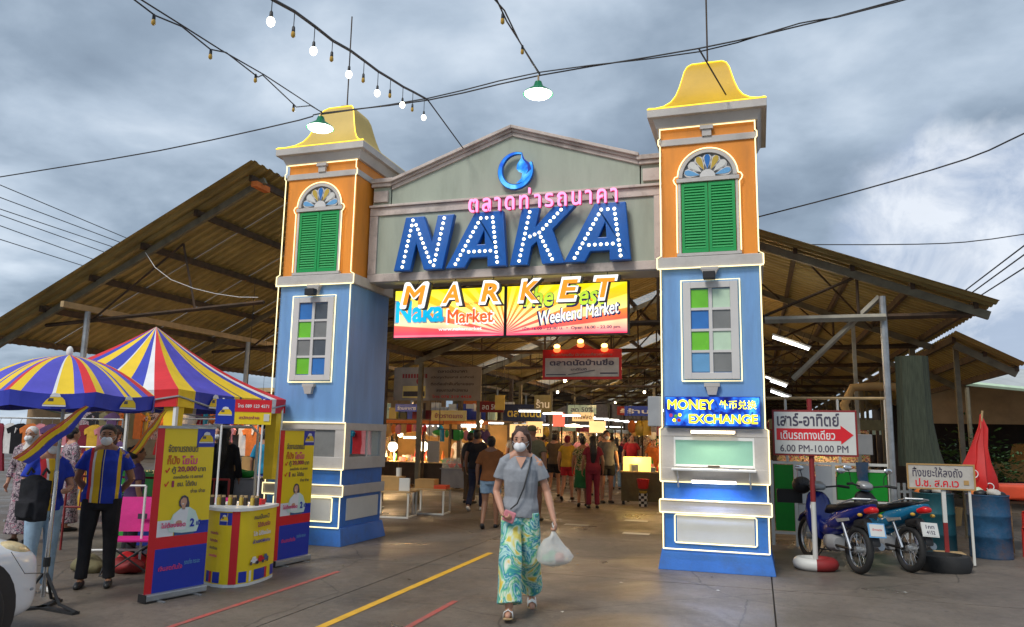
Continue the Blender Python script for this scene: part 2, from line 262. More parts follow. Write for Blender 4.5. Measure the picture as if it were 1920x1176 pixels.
# ---------------------------------------------------------------- helpers
class MB:
    def __init__(s): s.v = []; s.f = []
    def add(s, vs, fs):
        o = len(s.v); s.v += [tuple(v) for v in vs]; s.f += [tuple(i+o for i in f) for f in fs]; return s
    def box(s, x0, x1, y0, y1, z0, z1, tz=0, m=None):   # tz: rotation about z at centre
        vs = [(x, y, z) for z in (z0, z1) for x, y in ((x0, y0), (x1, y0), (x1, y1), (x0, y1))]
        if tz:
            cx, cy = (x0+x1)/2, (y0+y1)/2; c, q = math.cos(tz), math.sin(tz)
            vs = [(cx+(x-cx)*c-(y-cy)*q, cy+(x-cx)*q+(y-cy)*c, z) for x, y, z in vs]
        if m is not None: vs = [m @ Vector(v) for v in vs]
        return s.add(vs, [(0, 3, 2, 1), (4, 5, 6, 7), (0, 1, 5, 4), (1, 2, 6, 5), (2, 3, 7, 6), (3, 0, 4, 7)])
    def frustum(s, cx, cy, a0, b0, z0, a1, b1, z1):
        vs = [(cx+i*a, cy+j*b, z) for a, b, z in ((a0, b0, z0), (a1, b1, z1)) for i, j in ((-1, -1), (1, -1), (1, 1), (-1, 1))]
        return s.add(vs, [(0, 3, 2, 1), (4, 5, 6, 7), (0, 1, 5, 4), (1, 2, 6, 5), (2, 3, 7, 6), (3, 0, 4, 7)])
    def tube(s, pts, r, n=8, cap=True, ry=None, up=None):
        """pts: list of 3-vectors; r: number or list (or list of pairs for an ellipse)"""
        pts = [Vector(p) for p in pts]; k = len(pts)
        rs = [r]*k if not isinstance(r, (list, tuple)) else list(r)
        vs = []; prev = Vector(up) if up else None
        for i, p in enumerate(pts):
            d = (pts[min(i+1, k-1)]-pts[max(i-1, 0)])
            if d.length < 1e-9: d = Vector((0, 0, 1))
            d.normalize()
            if prev is None or abs(d.dot(prev)) > .98: prev = Vector((1, 0, 0)) if abs(d.x) < .8 else Vector((0, 1, 0))
            a = (prev-d*prev.dot(d)).normalized(); b = d.cross(a); prev = a
            ra, rb = rs[i] if isinstance(rs[i], (tuple, list)) else (rs[i], rs[i])
            for j in range(n):
                t = 2*PI*j/n; vs.append(p+a*ra*math.cos(t)+b*rb*math.sin(t))
        fs = [(i*n+j, i*n+(j+1) % n, (i+1)*n+(j+1) % n, (i+1)*n+j) for i in range(k-1) for j in range(n)]
        if cap: fs += [tuple(range(n-1, -1, -1)), tuple((k-1)*n+j for j in range(n))]
        return s.add(vs, fs)
    def limb(s, pts, r, n=12):
        """tube with rounded ends"""
        pts = [Vector(p) for p in pts]; r = list(r)
        d0 = (pts[0]-pts[1]).normalized(); d1 = (pts[-1]-pts[-2]).normalized()
        P, Q = [], []
        for t in (0, 30, 60):
            a = R(t); P.append(pts[0]+d0*r[0]*math.cos(a)); Q.append(max(r[0]*math.sin(a), r[0]*.05))
        P += pts; Q += r
        for t in (60, 30, 0):
            a = R(t); P.append(pts[-1]+d1*r[-1]*math.cos(a)); Q.append(max(r[-1]*math.sin(a), r[-1]*.05))
        return s.tube(P, Q, n)
    def ell(s, c, r, n=14, m=9, rot=None):
        vs = [(0, 0, -1)]
        for i in range(1, m):
            t = PI*i/m
            for j in range(n): a = 2*PI*j/n; vs.append((math.sin(t)*math.cos(a), math.sin(t)*math.sin(a), -math.cos(t)))
        vs.append((0, 0, 1)); k = len(vs)-1
        fs = [(0, 1+(j+1) % n, 1+j) for j in range(n)]
        fs += [(1+i*n+j, 1+i*n+(j+1) % n, 1+(i+1)*n+(j+1) % n, 1+(i+1)*n+j) for i in range(m-2) for j in range(n)]
        fs += [(k, 1+(m-2)*n+j, 1+(m-2)*n+(j+1) % n) for j in range(n)]
        out = []
        for v in vs:
            w = Vector((v[0]*r[0], v[1]*r[1], v[2]*r[2]))
            if rot is not None: w = rot @ w
            out.append(w+Vector(c))
        return s.add(out, fs)
    def lathe(s, prof, c=(0, 0, 0), n=24, cap=True):
        vs = [(c[0]+r*math.cos(2*PI*j/n), c[1]+r*math.sin(2*PI*j/n), c[2]+z) for r, z in prof for j in range(n)]
        fs = [(i*n+j, i*n+(j+1) % n, (i+1)*n+(j+1) % n, (i+1)*n+j) for i in range(len(prof)-1) for j in range(n)]
        if cap: fs += [tuple(range(n-1, -1, -1)), tuple((len(prof)-1)*n+j for j in range(n))]
        return s.add(vs, fs)
    def torus(s, c, R0, r, axis='x', n=24, m=8, sq=1):
        vs = []
        for i in range(n):
            a = 2*PI*i/n
            for j in range(m):
                b = 2*PI*j/m; q = R0+r*math.cos(b); w = r*math.sin(b)*sq
                p = {'x': (w, q*math.cos(a), q*math.sin(a)), 'y': (q*math.cos(a), w, q*math.sin(a)), 'z': (q*math.cos(a), q*math.sin(a), w)}[axis]
                vs.append((c[0]+p[0], c[1]+p[1], c[2]+p[2]))
        fs = [(i*m+j, ((i+1) % n)*m+j, ((i+1) % n)*m+(j+1) % m, i*m+(j+1) % m) for i in range(n) for j in range(m)]
        return s.add(vs, fs)
    def prism(s, poly, y0, y1, holes=(), plane='xz'):
        """polygon (x, z) extruded from y0 to y1"""
        loops = [list(poly)]+[list(h) for h in holes]
        tri = tessellate_polygon([[Vector((p[0], p[1], 0)) for p in lp] for lp in loops])
        flat = [p for lp in loops for p in lp]; n = len(flat)
        mk = (lambda p, y: (p[0], y, p[1])) if plane == 'xz' else ((lambda p, y: (y, p[0], p[1])) if plane == 'yz' else (lambda p, y: (p[0], p[1], y)))
        vs = [mk(p, y0) for p in flat]+[mk(p, y1) for p in flat]
        fs = [tuple(t) for t in tri]+[tuple(i+n for i in reversed(t)) for t in tri]
        o = 0
        for lp in loops:
            k = len(lp); fs += [(o+i, o+(i+1) % k, n+o+(i+1) % k, n+o+i) for i in range(k)]; o += k
        return s.add(vs, fs)
    def xf(s, M): s.v = [tuple(M @ Vector(v)) for v in s.v]; return s
    def jit(s, amp, sc, seed=0):
        s.v = [tuple(Vector(v)+noise.noise_vector(Vector(v)*sc+Vector((seed, seed*2, 0)))*amp) for v in s.v]; return s
    def mesh(s, name, m, smooth=False, sharp=40):
        me = bpy.data.meshes.new(name); me.from_pydata(s.v, [], s.f)
        bm = bmesh.new(); bm.from_mesh(me); bmesh.ops.recalc_face_normals(bm, faces=bm.faces); bm.to_mesh(me); bm.free()
        if m: me.materials.append(MT[m])
        if smooth:
            me.polygons.foreach_set('use_smooth', [True]*len(me.polygons))
            if sharp < 180: me.set_sharp_from_angle(angle=R(sharp))
        return me
    def build(s, name, m, parent=None, smooth=False, bev=0, sharp=40, **kw):
        return put(s.mesh(name, m, smooth, sharp), name, parent, bev=bev, **kw)
def put(me, name, parent=None, loc=(0, 0, 0), rz=0, rot=None, sc=None, bev=0, label=None):
    o = bpy.data.objects.new(name, me); COL.objects.link(o); o.parent = parent; o.location = loc
    o.rotation_euler = rot or (0, 0, rz)
    if sc: o.scale = sc
    if bev:
        b = o.modifiers.new('bevel', 'BEVEL'); b.width = bev; b.segments = 2; b.limit_method = 'ANGLE'; b.angle_limit = R(40)
    if label: o['label'] = label
    return o
def tag(o, label, cat, group=None):
    o['label'] = label; o['category'] = cat
    if group: o['group'] = group
    return o
def T(name, label, cat, loc=(0, 0, 0), rz=0, group=None):
    o = bpy.data.objects.new(name, None); COL.objects.link(o); o.location = loc; o.rotation_euler = (0, 0, rz); o.empty_display_size = .2
    return tag(o, label, cat, group)
def struct(o, kind='structure'): o['kind'] = kind; return o
def kids(o): return [c for c in bpy.data.objects if c.parent == o]
def dup(root, ch, loc, rz, label=None, group=None):
    """ch: nested list [(obj, [children...])] recorded once"""
    r = root.copy(); COL.objects.link(r); r.location = loc; r.rotation_euler = (0, 0, rz)
    if label: r['label'] = label
    if group: r['group'] = group
    def go(src, lst, par):
        for o, sub in lst:
            c = o.copy(); COL.objects.link(c); c.parent = par; go(o, sub, c)
    go(root, ch, r); return r
def tree(root): return [(o, tree(o)) for o in kids(root)]
TXT = {}
def text_mesh(body, m, w=None, h=None, depth=.004, off=0, shear=0, res=3, space=1):
    smear = off if (off and 'M' in body) else 0
    if smear: off = 0
    c = bpy.data.curves.new('lettering', 'FONT'); c.body = body; c.size = 1; c.extrude = depth/2 if not w else .01; c.offset = off; c.shear = shear; c.resolution_u = res
    c.align_x = 'CENTER'; c.space_character = space
    o = bpy.data.objects.new('lettering', c); TMP.collection.objects.link(o); TMP.view_layers[0].update()
    me = bpy.data.meshes.new_from_object(o.evaluated_get(TMP.view_layers[0].depsgraph)); bpy.data.objects.remove(o); bpy.data.curves.remove(c)
    vs = [v.co.copy() for v in me.vertices]
    x0, x1 = min(v.x for v in vs), max(v.x for v in vs); y0, y1 = min(v.y for v in vs), max(v.y for v in vs)
    z0, z1 = min(v.z for v in vs), max(v.z for v in vs)
    sx = w/(x1-x0) if w else (h/(y1-y0) if h else 1); sy = h/(y1-y0) if h else sx
    for v, q in zip(me.vertices, vs):
        v.co = ((q.x-(x0+x1)/2)*sx, -(q.z-z0)/(z1-z0)*depth, (q.y-(y0+y1)/2)*sy)
    if smear:      # bold by overlaying shifted copies, each a hair behind the last
        base = [v.co.copy() for v in me.vertices]; fs = [tuple(p.vertices) for p in me.polygons]; s_ = smear*(h or .1)*1.3; V, F = [], []
        for k in range(9):
            dx, dz = (0, 0) if k == 0 else (s_*math.cos(PI*k/4), s_*math.sin(PI*k/4)); o_ = len(V)
            V += [(c_.x+dx, c_.y+k*.0002, c_.z+dz) for c_ in base]; F += [tuple(i+o_ for i in f) for f in fs]
        me = bpy.data.meshes.new('lettering'); me.from_pydata(V, [], F)
    me.materials.clear(); me.materials.append(MT[m]); me.name = 'lettering'; return me
def text(body, m, parent, loc, w=None, h=None, depth=.004, off=.02, shear=0, name='lettering', rz=0, res=3, space=1):
    """text in the xz plane facing -y, its back at loc.y, centred on loc"""
    return put(text_mesh(body, m, w, h, depth, off, shear, res, space), name, parent, loc, rz)
TMP = bpy.data.scenes.new('workbench')
ORD = ['first', 'second', 'third', 'fourth', 'fifth', 'sixth', 'seventh', 'eighth', 'ninth', 'tenth', 'eleventh', 'twelfth', 'thirteenth', 'fourteenth', 'fifteenth', 'sixteenth', 'seventeenth', 'eighteenth', 'nineteenth', 'twentieth']+['twenty-'+w for w in ('first', 'second', 'third', 'fourth', 'fifth', 'sixth', 'seventh', 'eighth', 'ninth')]
def remesh(mb, name, m, vox=.01, smooth=2):
    me = mb.mesh('t', None); o = bpy.data.objects.new('t', me); TMP.collection.objects.link(o)
    r = o.modifiers.new('r', 'REMESH'); r.mode = 'VOXEL'; r.voxel_size = vox; r.use_smooth_shade = True
    if smooth: q = o.modifiers.new('s', 'SMOOTH'); q.iterations = smooth; q.factor = .5
    TMP.view_layers[0].update()
    n = bpy.data.meshes.new_from_object(o.evaluated_get(TMP.view_layers[0].depsgraph)); bpy.data.objects.remove(o); bpy.data.meshes.remove(me)
    n.name = name; n.materials.clear(); n.materials.append(MT[m]); n.polygons.foreach_set('use_smooth', [True]*len(n.polygons)); return n
def lamp(name, parent, loc, e, col=(1, .8, .5), r=.1):
    l = bpy.data.lights.new(name, 'POINT'); l.energy = e*.65; l.color = col; l.shadow_soft_size = r
    o = bpy.data.objects.new(name, l); COL.objects.link(o); o.parent = parent; o.location = loc; return o
# ================================================================ ground
g0 = MB(); g0.add([(-300, -60, -.03), (300, -60, -.03), (300, 400, -.03), (-300, 400, -.03)], [(0, 1, 2, 3)])
ground = struct(g0.build('ground', 'joint'))
def slab(x0, x1, y0, y1):
    m = MB(); g = .008; m.box(x0+g, x1-g, y0+g, y1-g, -.028, 0)
    return m.build('concrete_slab', 'concrete', ground)
XS = [-60, -30, -16, -12, -8, -3.98, 0.1, 4.2, 8.4, 30, 60]
YS = [-30, 0, 4.4, 9.1, 14, 19, 25, 32, 45, 90]
for i in range(len(XS)-1):
    for j in range(len(YS)-1): slab(XS[i], XS[i+1], YS[j], YS[j+1])
def stripe(name, m, pts, w, z):
    b = MB()
    for i in range(len(pts)-1):
        (x0, y0), (x1, y1) = pts[i], pts[i+1]; b.add([(x0-w/2, y0, z), (x0+w/2, y0, z), (x1+w/2, y1, z), (x1-w/2, y1, z)], [(0, 1, 2, 3)])
    return struct(b.build(name, m))
stripe('yellow_road_line', 'yellow_line', [(-3.5, 1), (-3.49, 5.9), (-3.53, 10.28)], .085, .004)
stripe('red_road_line', 'red_line', [(-4.60, 4.1), (-4.61, 5.4), (-4.67, 8.2)], .06, .004)
for _x, _y in ((-2.3, 15.2), (-1.9, 17.0), (-3.2, 14.0), (-2.0, 13.2)): stripe('white_floor_mark', 'panel_white', [(_x, _y), (_x, _y+.22)], .45, .004)
stripe('red_road_line', 'red_line', [(-2.81, 5.0), (-2.84, 7.25)], .06, .004)
# ================================================================ the two gate towers
def led(parent, pts, y, m='led', r=.0085):
    b = MB()
    P = [(p[0], y, p[1]) if len(p) == 2 else p for p in pts]
    b.tube(P, r, 6); return b.build('light_strip', m, parent, smooth=True)
def ring(parent, name, m, half, z0, z1, bev=.006):
    return MB().box(-half, half, -half, half, z0, z1).build(name, m, parent, bev=bev)
slat_me = MB().box(-.135, .135, -.006, .006, -.017, .017).xf(Matrix.Rotation(R(-28), 4, 'X')).mesh('slat', 'green_shutter')
def tower(label, loc, left):
    t = T('gate_tower', label, 'tower', loc, 0, 'towers of the market gate')
    MB().frustum(0, 0, .69, .69, 0, .645, .645, .245).build('plinth', 'deep_blue_paint', t, bev=.006)
    ring(t, 'base_block', 'deep_blue_paint', .615, .245, .69)
    ring(t, 'ledge', 'stone_white', .655, .69, .835, .008)
    ring(t, 'blue_band', 'deep_blue_paint', .615, .835, 1.06)
    ring(t, 'window_sill', 'stone_white', .65, 1.06, 1.235); ring(t, 'window_head', 'stone_white', .65, 1.62, 1.725)
    for sx in (-1, 1):
        for sy in (-1, 1): MB().box(*sorted((sx*.645, sx*.485)), *sorted((sy*.645, sy*.485)), 1.235, 1.62).build('corner_post', 'stone_white', t)
    # base panels, front and right side
    MB().box(-.46, .46, -.632, -.61, .335, .645).build('base_panel', 'panel_white', t, bev=.006)
    MB().box(.61, .632, -.46, .50, .335, .645).build('base_panel', 'panel_white', t, bev=.006)
    led(t, [(-.47, .325), (.47, .325), (.485, .34), (.485, .645), (.47, .66), (-.47, .66), (-.485, .645), (-.485, .34), (-.47, .325)], -.635)
    ring(t, 'blue_shaft', 'blue_paint', .61, 1.725, 3.78); ring(t, 'ledge', 'stone_white', .66, 3.78, 3.93, .008)
    ring(t, 'orange_shaft', 'orange_paint', .60, 3.93, 5.72); ring(t, 'white_band', 'stone_white', .625, 5.47, 5.56, .006)
    MB().box(-.06, .06, -.645, -.59, 5.56, 5.65).box(-.085, .085, -.665, -.59, 5.65, 5.70).build('keystone', 'stone_white', t)
    MB().frustum(0, 0, .645, .645, 5.72, .70, .70, 5.84).build('eave_soffit', 'stone_white', t)
    MB().box(-.765, .765, -.765, .765, 5.84, 5.95).build('eave', 'stone_white', t, bev=.006)
    # bell shaped cap
    prof = [(.755, 5.952), (.74, 5.972), (.66, 5.995), (.56, 6.045), (.47, 6.12), (.41, 6.21), (.365, 6.32), (.33, 6.43), (.30, 6.53), (.262, 6.60), (.21, 6.645), (.14, 6.67)]
    prof = [(h, 5.952+(z-5.952)*1.22) for h, z in prof]
    ym = 'pale_yellow_paint' if left else 'yellow_paint'
    b = MB(); sg = 4
    vs = []; fs = []
    for hw, z in prof:
        for c in ((-1, -1), (1, -1), (1, 1), (-1, 1)):
            nx = {(-1, -1): (1, -1), (1, -1): (1, 1), (1, 1): (-1, 1), (-1, 1): (-1, -1)}[c]
            for q in range(sg): vs.append((hw*(c[0]+(nx[0]-c[0])*q/sg), hw*(c[1]+(nx[1]-c[1])*q/sg), z))
    n = 4*sg
    fs = [(i*n+j, i*n+(j+1) % n, (i+1)*n+(j+1) % n, (i+1)*n+j) for i in range(len(prof)-1) for j in range(n)]+[tuple((len(prof)-1)*n+j for j in range(n))]
    b.add(vs, fs); b.build('cap_roof', ym, t, smooth=True, sharp=50)
    MB().box(-.075, .075, -.075, .075, 6.825, 6.89).build('finial', 'pale_wood', t)
    MB().tube([(0, 0, 6.89), (0, 0, 9.6 if not left else 8.5)], .012, 6).build('spire_rod', 'rust_steel', t)
    # light strips on the cap: two front hips and the eave edge
    for sx in (-1, 1): led(t, [(sx*(h+.004), -(h+.004), z) for h, z in prof[:-1]], 0, 'led_yellow')
    led(t, [(-.765, 5.955), (.765, 5.955)], -.765, 'led_yellow'); led(t, [(-.21, 6.80), (.21, 6.80)], -.215, 'led_yellow')
    # light strips that follow the front corners
    for sx in (-1, 1):
        led(t, [(sx*.625, .25), (sx*.625, .67), (sx*.665, .69), (sx*.665, .83), (sx*.625, .85), (sx*.625, 1.05), (sx*.655, 1.07), (sx*.655, 1.71), (sx*.62, 1.73), (sx*.62, 3.76), (sx*.665, 3.79), (sx*.665, 3.92), (sx*.61, 3.95), (sx*.61, 5.45), (sx*.632, 5.48), (sx*.632, 5.55), (sx*.61, 5.57), (sx*.61, 5.70)], -.665)
    for z, h in ((.25, .625), (.685, .665), (.84, .665), (1.06, .655), (1.725, .655), (3.775, .665), (5.705, .61)):
        if left or z != 1.725: led(t, [(-h, z), (h, z)], -.668 if z < 5 else -.632)
    # ---- shuttered window with a fanlight
    MB().box(-.405, .405, -.66, -.60, 3.935, 3.975).box(-.385, -.35, -.635, -.60, 3.975, 4.93).box(.35, .385, -.635, -.60, 3.975, 4.93).build('shutter_frame', 'stone_white', t)
    for sx in (-1, 1):
        cx = sx*.172
        f = MB()
        for a0, a1, z0, z1 in ((-.168, -.13, 3.985, 4.925), (.13, .168, 3.985, 4.925), (-.13, .13, 3.985, 4.035), (-.13, .13, 4.875, 4.925)): f.box(cx+a0, cx+a1, -.632, -.608, z0, z1)
        f.box(cx-.168, cx+.168, -.606, -.602, 3.985, 4.925)
        sh = f.build('shutter', 'green_shutter', t)
        for i in range(22): put(slat_me, 'slat', sh, (cx, -.618, 4.055+i*.038))
    MB().box(-.40, .40, -.655, -.60, 4.935, 4.99).build('shutter_head', 'stone_white', t, bev=.004)
    def arc(r, a0=0, a1=180, n=18): return [(r*math.cos(R(a0+(a1-a0)*i/n)), 5.0+r*math.sin(R(a0+(a1-a0)*i/n))) for i in range(n+1)]
    fan = MB(); fan.prism(arc(.375)+arc(.325, 180, 0), -.65, -.60); fl = fan.build('fanlight', 'stone_white', t)
    MB().prism(arc(.326), -.612, -.6005).build('fanlight_back', 'pane_grey', t)
    for i, cm in enumerate(('pane_sky', 'panel_white', 'pane_yellow', 'pane_blue', 'pane_yellow', 'panel_white', 'pane_sky')):
        a = R(15+25*i)
        def petal(k, lift): return [(u*math.cos(a)-w*math.sin(a), 5.0+u*math.sin(a)+w*math.cos(a)) for u, w in ((.10+.0*k, .0), (.16, .022*k), (.22, .040*k), (.265, .044*k), (.29+.01*k, .024*k), (.297+.01*k, 0), (.29+.01*k, -.024*k), (.265, -.044*k), (.22, -.040*k), (.16, -.022*k))]
        MB().prism(petal(1.35, 0), -.628, -.6125).build('petal_frame', 'frame_white', t)
        MB().prism(petal(.85, 0), -.633, -.6285).build('pane', cm, t)
    MB().prism([(.10*math.cos(R(q)), 5.0+.10*math.sin(R(q))) for q in range(0, 181, 20)], -.634, -.6125).build('fanlight_hub', 'frame_white', t)
    led(t, [(-.40, 3.985), (-.40, 4.90), (-.425, 4.93), (-.44, 4.97), (-.42, 5.01), (-.385, 5.02)]+[(x*1.03, 5+(z-5)*1.03) for x, z in reversed(arc(.375, 5, 175))]+[(.385, 5.02), (.42, 5.01), (.44, 4.97), (.425, 4.93), (.40, 4.90), (.40, 3.985)], -.655)
    # ---- lower window with eight coloured panes
    fr = MB()
    for a in ((-.34, -.245, 2.34, 3.59), (.245, .34, 2.34, 3.59), (-.245, .245, 3.51, 3.59), (-.245, .245, 2.34, 2.42)): fr.box(a[0], a[1], -.65, -.605, a[2], a[3])
    wf = fr.build('window_frame', 'frame_white', t, bev=.004)
    g = MB().box(-.022, .022, -.64, -.612, 2.42, 3.51)
    for i in range(1, 4): z = 2.42+i*.2725; g.box(-.245, -.0225, -.638, -.612, z-.016, z+.016); g.box(.0225, .245, -.638, -.612, z-.016, z+.016)
    g.build('window_bar', 'frame_white', wf)
    cols = (('pane_blue', 'pane_dark'), ('pane_green', 'pane_grey'), ('pane_grey', 'pane_dark'), ('pane_green', 'pane_blue')) if left else (('pane_green', 'pane_mint'), ('pane_blue', 'pane_grey'), ('pane_green', 'pane_mint'), ('pane_sky', 'pane_grey'))
    for r_ in range(4):
        for c_ in range(2):
            z = 3.51-r_*.2725; x = -.134 if c_ == 0 else .134
            MB().box(x-.108, x+.108, -.622, -.6115, z-.258, z-.014).build('pane', cols[r_][c_], t)
    led(t, [(-.365, 2.315), (.365, 2.315), (.365, 3.615), (-.365, 3.615), (-.365, 2.315)], -.635)
    MB().frustum(0, -.64, .055, .035, 3.63, .10, .05, 3.74).box(-.11, .11, -.69, -.605, 3.742, 3.775).build('keystone', 'stone_white', t)
    MB().frustum(0, -.64, .05, .03, 2.14, .075, .04, 2.24).box(-.095, .095, -.68, -.605, 2.242, 2.29).build('window_bracket', 'stone_white', t)
    MB().box(-.075, .075, -.80, -.69, 3.60, 3.70).tube([(0, -.69, 3.65), (0, -.62, 3.68)], .015, 6).build('floodlight', 'black', t, bev=.01)
    if left:
        # open kiosk windows with glass, front and side
        MB().box(-.485, .485, -.62, -.612, 1.235, 1.62).build('window_pane', 'pane_grey', t)
        MB().box(.605, .613, .10, .485, 1.235, 1.62).build('window_pane', 'glass', t)
        MB().box(.60, .62, .06, .10, 1.235, 1.62).build('window_bar', 'frame_white', t)
        for yy in (-.51, .51): MB().box(-.53, .53, yy-.015, yy+.015, 1.24, 1.25).build('rail', 'frame_white', t)
    else:
        # exchange booth: recessed green glass, counter shelf and two tube lamps
        f = MB()
        for a in ((-.50, -.465, 1.245, 1.62), (.465, .50, 1.245, 1.62), (-.465, .465, 1.575, 1.62), (-.465, .465, 1.245, 1.275)): f.box(a[0], a[1], -.64, -.60, a[2], a[3])
        f.build('booth_window_frame', 'white', t, bev=.003)
        MB().box(-.465, .465, -.615, -.607, 1.275, 1.575).build('booth_glass', 'green_glass', t)
        MB().box(-.45, -.25, -.56, -.50, 1.275, 1.575).box(-.22, .45, -.57, -.55, 1.45, 1.56).build('booth_blind', 'panel_white', t)
        MB().box(-.5, .5, .45, .5, 1.236, 1.619).box(-.5, -.47, -.55, .45, 1.236, 1.619).box(.47, .5, -.55, .45, 1.236, 1.619).build('booth_lining', 'pane_mint', t)
        MB().box(-.07, .07, -.66, -.641, 1.25, 1.27).build('window_latch', 'rust_steel', t)
        MB().box(-.50, .50, -.84, -.655, 1.205, 1.232).build('counter_shelf', 'white', t, bev=.006)
        MB().box(.18, .30, -.80, -.72, 1.2322, 1.2342).build('counter_sticker', 'crate_blue', t)
        for x in (-.43, .43): MB().tube([(x, -.82, 1.20), (x, -.80, 1.12), (x, -.66, 1.0)], .012, 6).build('shelf_bracket', 'galv', t)
        a = MB().box(-.27, .27, -.72, -.655, 1.665, 1.70).build('lamp_batten', 'pink_stone', t)
        MB().tube([(-.26, -.735, 1.675), (.26, -.735, 1.675)], .016, 8).build('tube_lamp', 'tube_warm', a, smooth=True)
        a = MB().box(-.27, .27, -.72, -.655, 1.075, 1.095).build('lamp_batten', 'pink_stone', t)
        MB().tube([(-.26, -.735, 1.07), (.26, -.735, 1.07)], .016, 8).build('tube_lamp', 'tube_lit', a, smooth=True)
        l = bpy.data.lights.new('tube_glow', 'AREA'); l.shape = 'RECTANGLE'; l.size = .5; l.size_y = .04; l.energy = 5; l.color = (.35, .5, 1)
        o = bpy.data.objects.new('tube_glow', l); COL.objects.link(o); o.parent = t; o.location = (0, -.745, 1.055); o.rotation_euler = (R(-25), 0, 0)
        l = bpy.data.lights.new('tube_glow', 'AREA'); l.shape = 'RECTANGLE'; l.size = .5; l.size_y = .04; l.energy = 5; l.color = (1, .85, .6)
        o = bpy.data.objects.new('tube_glow', l); COL.objects.link(o); o.parent = t; o.location = (0, -.76, 1.65); o.rotation_euler = (R(-40), 0, 0)
    return t
LT = tower('blue and orange gate tower with pale yellow cap, beside the striped tent', (-6.31, 10.58, 0), True)
RT = tower('blue and orange gate tower with money exchange booth and bright yellow cap', (-.535, 10.62, 0), False)
# ---- money exchange sign
es = T('exchange_sign', 'dark blue light box reading money exchange on the booth', 'sign', (-.54, 9.93, 1.93))
MB().box(-.575, .575, -.03, .03, -.185, .185).build('sign_box', 'print_blue', es)
ramp_mat('blue_swirl', 'L', 3, [(.3, (.0, .0, .05)), (.45, (.0, .01, .18)), (.56, (.01, .10, .55)), (.68, (.05, .35, .75)), (.75, (.0, .02, .2))], .3, 1.5, .9)
MB().box(-.565, .565, -.036, -.031, -.175, .175).build('sign_face', 'blue_swirl', es)
mat('neon_yellow', (.9, .8, .02), .3, emit=1.1, ecol=(1, .85, .02), bump=0)
text('MONEY', 'neon_yellow', es, (-.255, -.0375, .085), w=.56, h=.115, depth=.003, off=.035)
text('外币兑换', 'neon_yellow', es, (.31, -.0375, .085), w=.44, h=.11, depth=.003, off=.012)
text('EXCHANGE', 'neon_yellow', es, (.13, -.0375, -.09), w=.82, h=.115, depth=.003, off=.035)
for i, (x, z, m_) in enumerate(((-.5, -.05, 'print_pink'), (-.44, -.06, 'pane_green'), (-.39, -.045, 'neon_yellow'), (-.46, -.11, 'neon_yellow'), (-.40, -.11, 'tent_red'), (-.44, -.145, 'pane_sky'))):
    MB().lathe([(.022, 0), (.022, .003)], n=12).xf(Matrix.Translation((x, -.037, z)) @ Matrix.Rotation(R(90), 4, 'X')).build('coin_mark', m_, es)
sb = MB().box(-.09, .09, -.03, .06, -.19, .19).build('junction_box', 'grey', bev=.01); sb.location = (-1.25, 10.0, 1.93)
tag(sb, 'pale grey flat box on the side of the exchange tower', 'box')
# ================================================================ the beam and pediment between the towers
gb = T('gate_beam', 'sage green sign beam with weathered pediment between the towers', 'gateway', (-3.42, 10.4, 0))
def gbox(name, m, *a, bev=.006): return MB().box(*a).build(name, m, gb, bev=bev)
gbox('beam_panel', 'sage', -2.27, 2.27, .03, .5, 3.90, 5.05, bev=0)
gbox('bottom_board', 'pink_stone', -2.27, 2.27, 0, .029, 3.88, 4.005); gbox('top_board', 'pink_stone', -2.27, 2.27, 0, .029, 4.93, 5.055)
gbox('end_board', 'pink_stone', -2.27, -2.13, .001, .0295, 4.008, 4.927); gbox('end_board', 'pink_stone', 2.13, 2.27, .001, .0295, 4.008, 4.927)
gbox('cap_board', 'pink_stone', -2.27, 2.27, -.04, .52, 5.057, 5.095)
gbox('soffit', 'grey', -2.27, 2.27, .03, .52, 3.87, 3.898)
sh = [(-1.93, 5.097), (1.93, 5.097), (1.93, 5.43), (.03, 6.05), (-1.93, 5.37)]
MB().prism(sh, .06, .35).build('pediment', 'sage', gb)
def rail(p, q, a, b_, y0, y1, nm='cornice'):
    MB().prism([(p[0], p[1]+a), (q[0], q[1]+a), (q[0], q[1]+b_), (p[0], p[1]+b_)], y0, y1).build(nm, 'pink_stone', gb, bev=.005)
for p, q in (((-1.93, 5.35), (.028, 6.03)), ((.032, 6.03), (1.93, 5.41))):
    rail(p, q, 0, .06, .03, .36); rail(p, q, .061, .10, .0, .38); rail(p, q, .101, .15, -.05, .40)
for s_ in (-1, 1):
    a = lambda *q: sorted((s_*q[0], s_*q[1]))
    gbox('pillar', 'sage', *a(1.95, 2.25), .05, .4, 5.096, 5.40); gbox('pillar_block', 'pink_stone', *a(1.98, 2.22), .0, .049, 5.15, 5.33)
    gbox('pillar_cap', 'pink_stone', *a(1.93, 2.27), .0, .42, 5.401, 5.46); gbox('pillar_cap', 'pink_stone', *a(1.90, 2.27), -.03, .44, 5.461, 5.53)
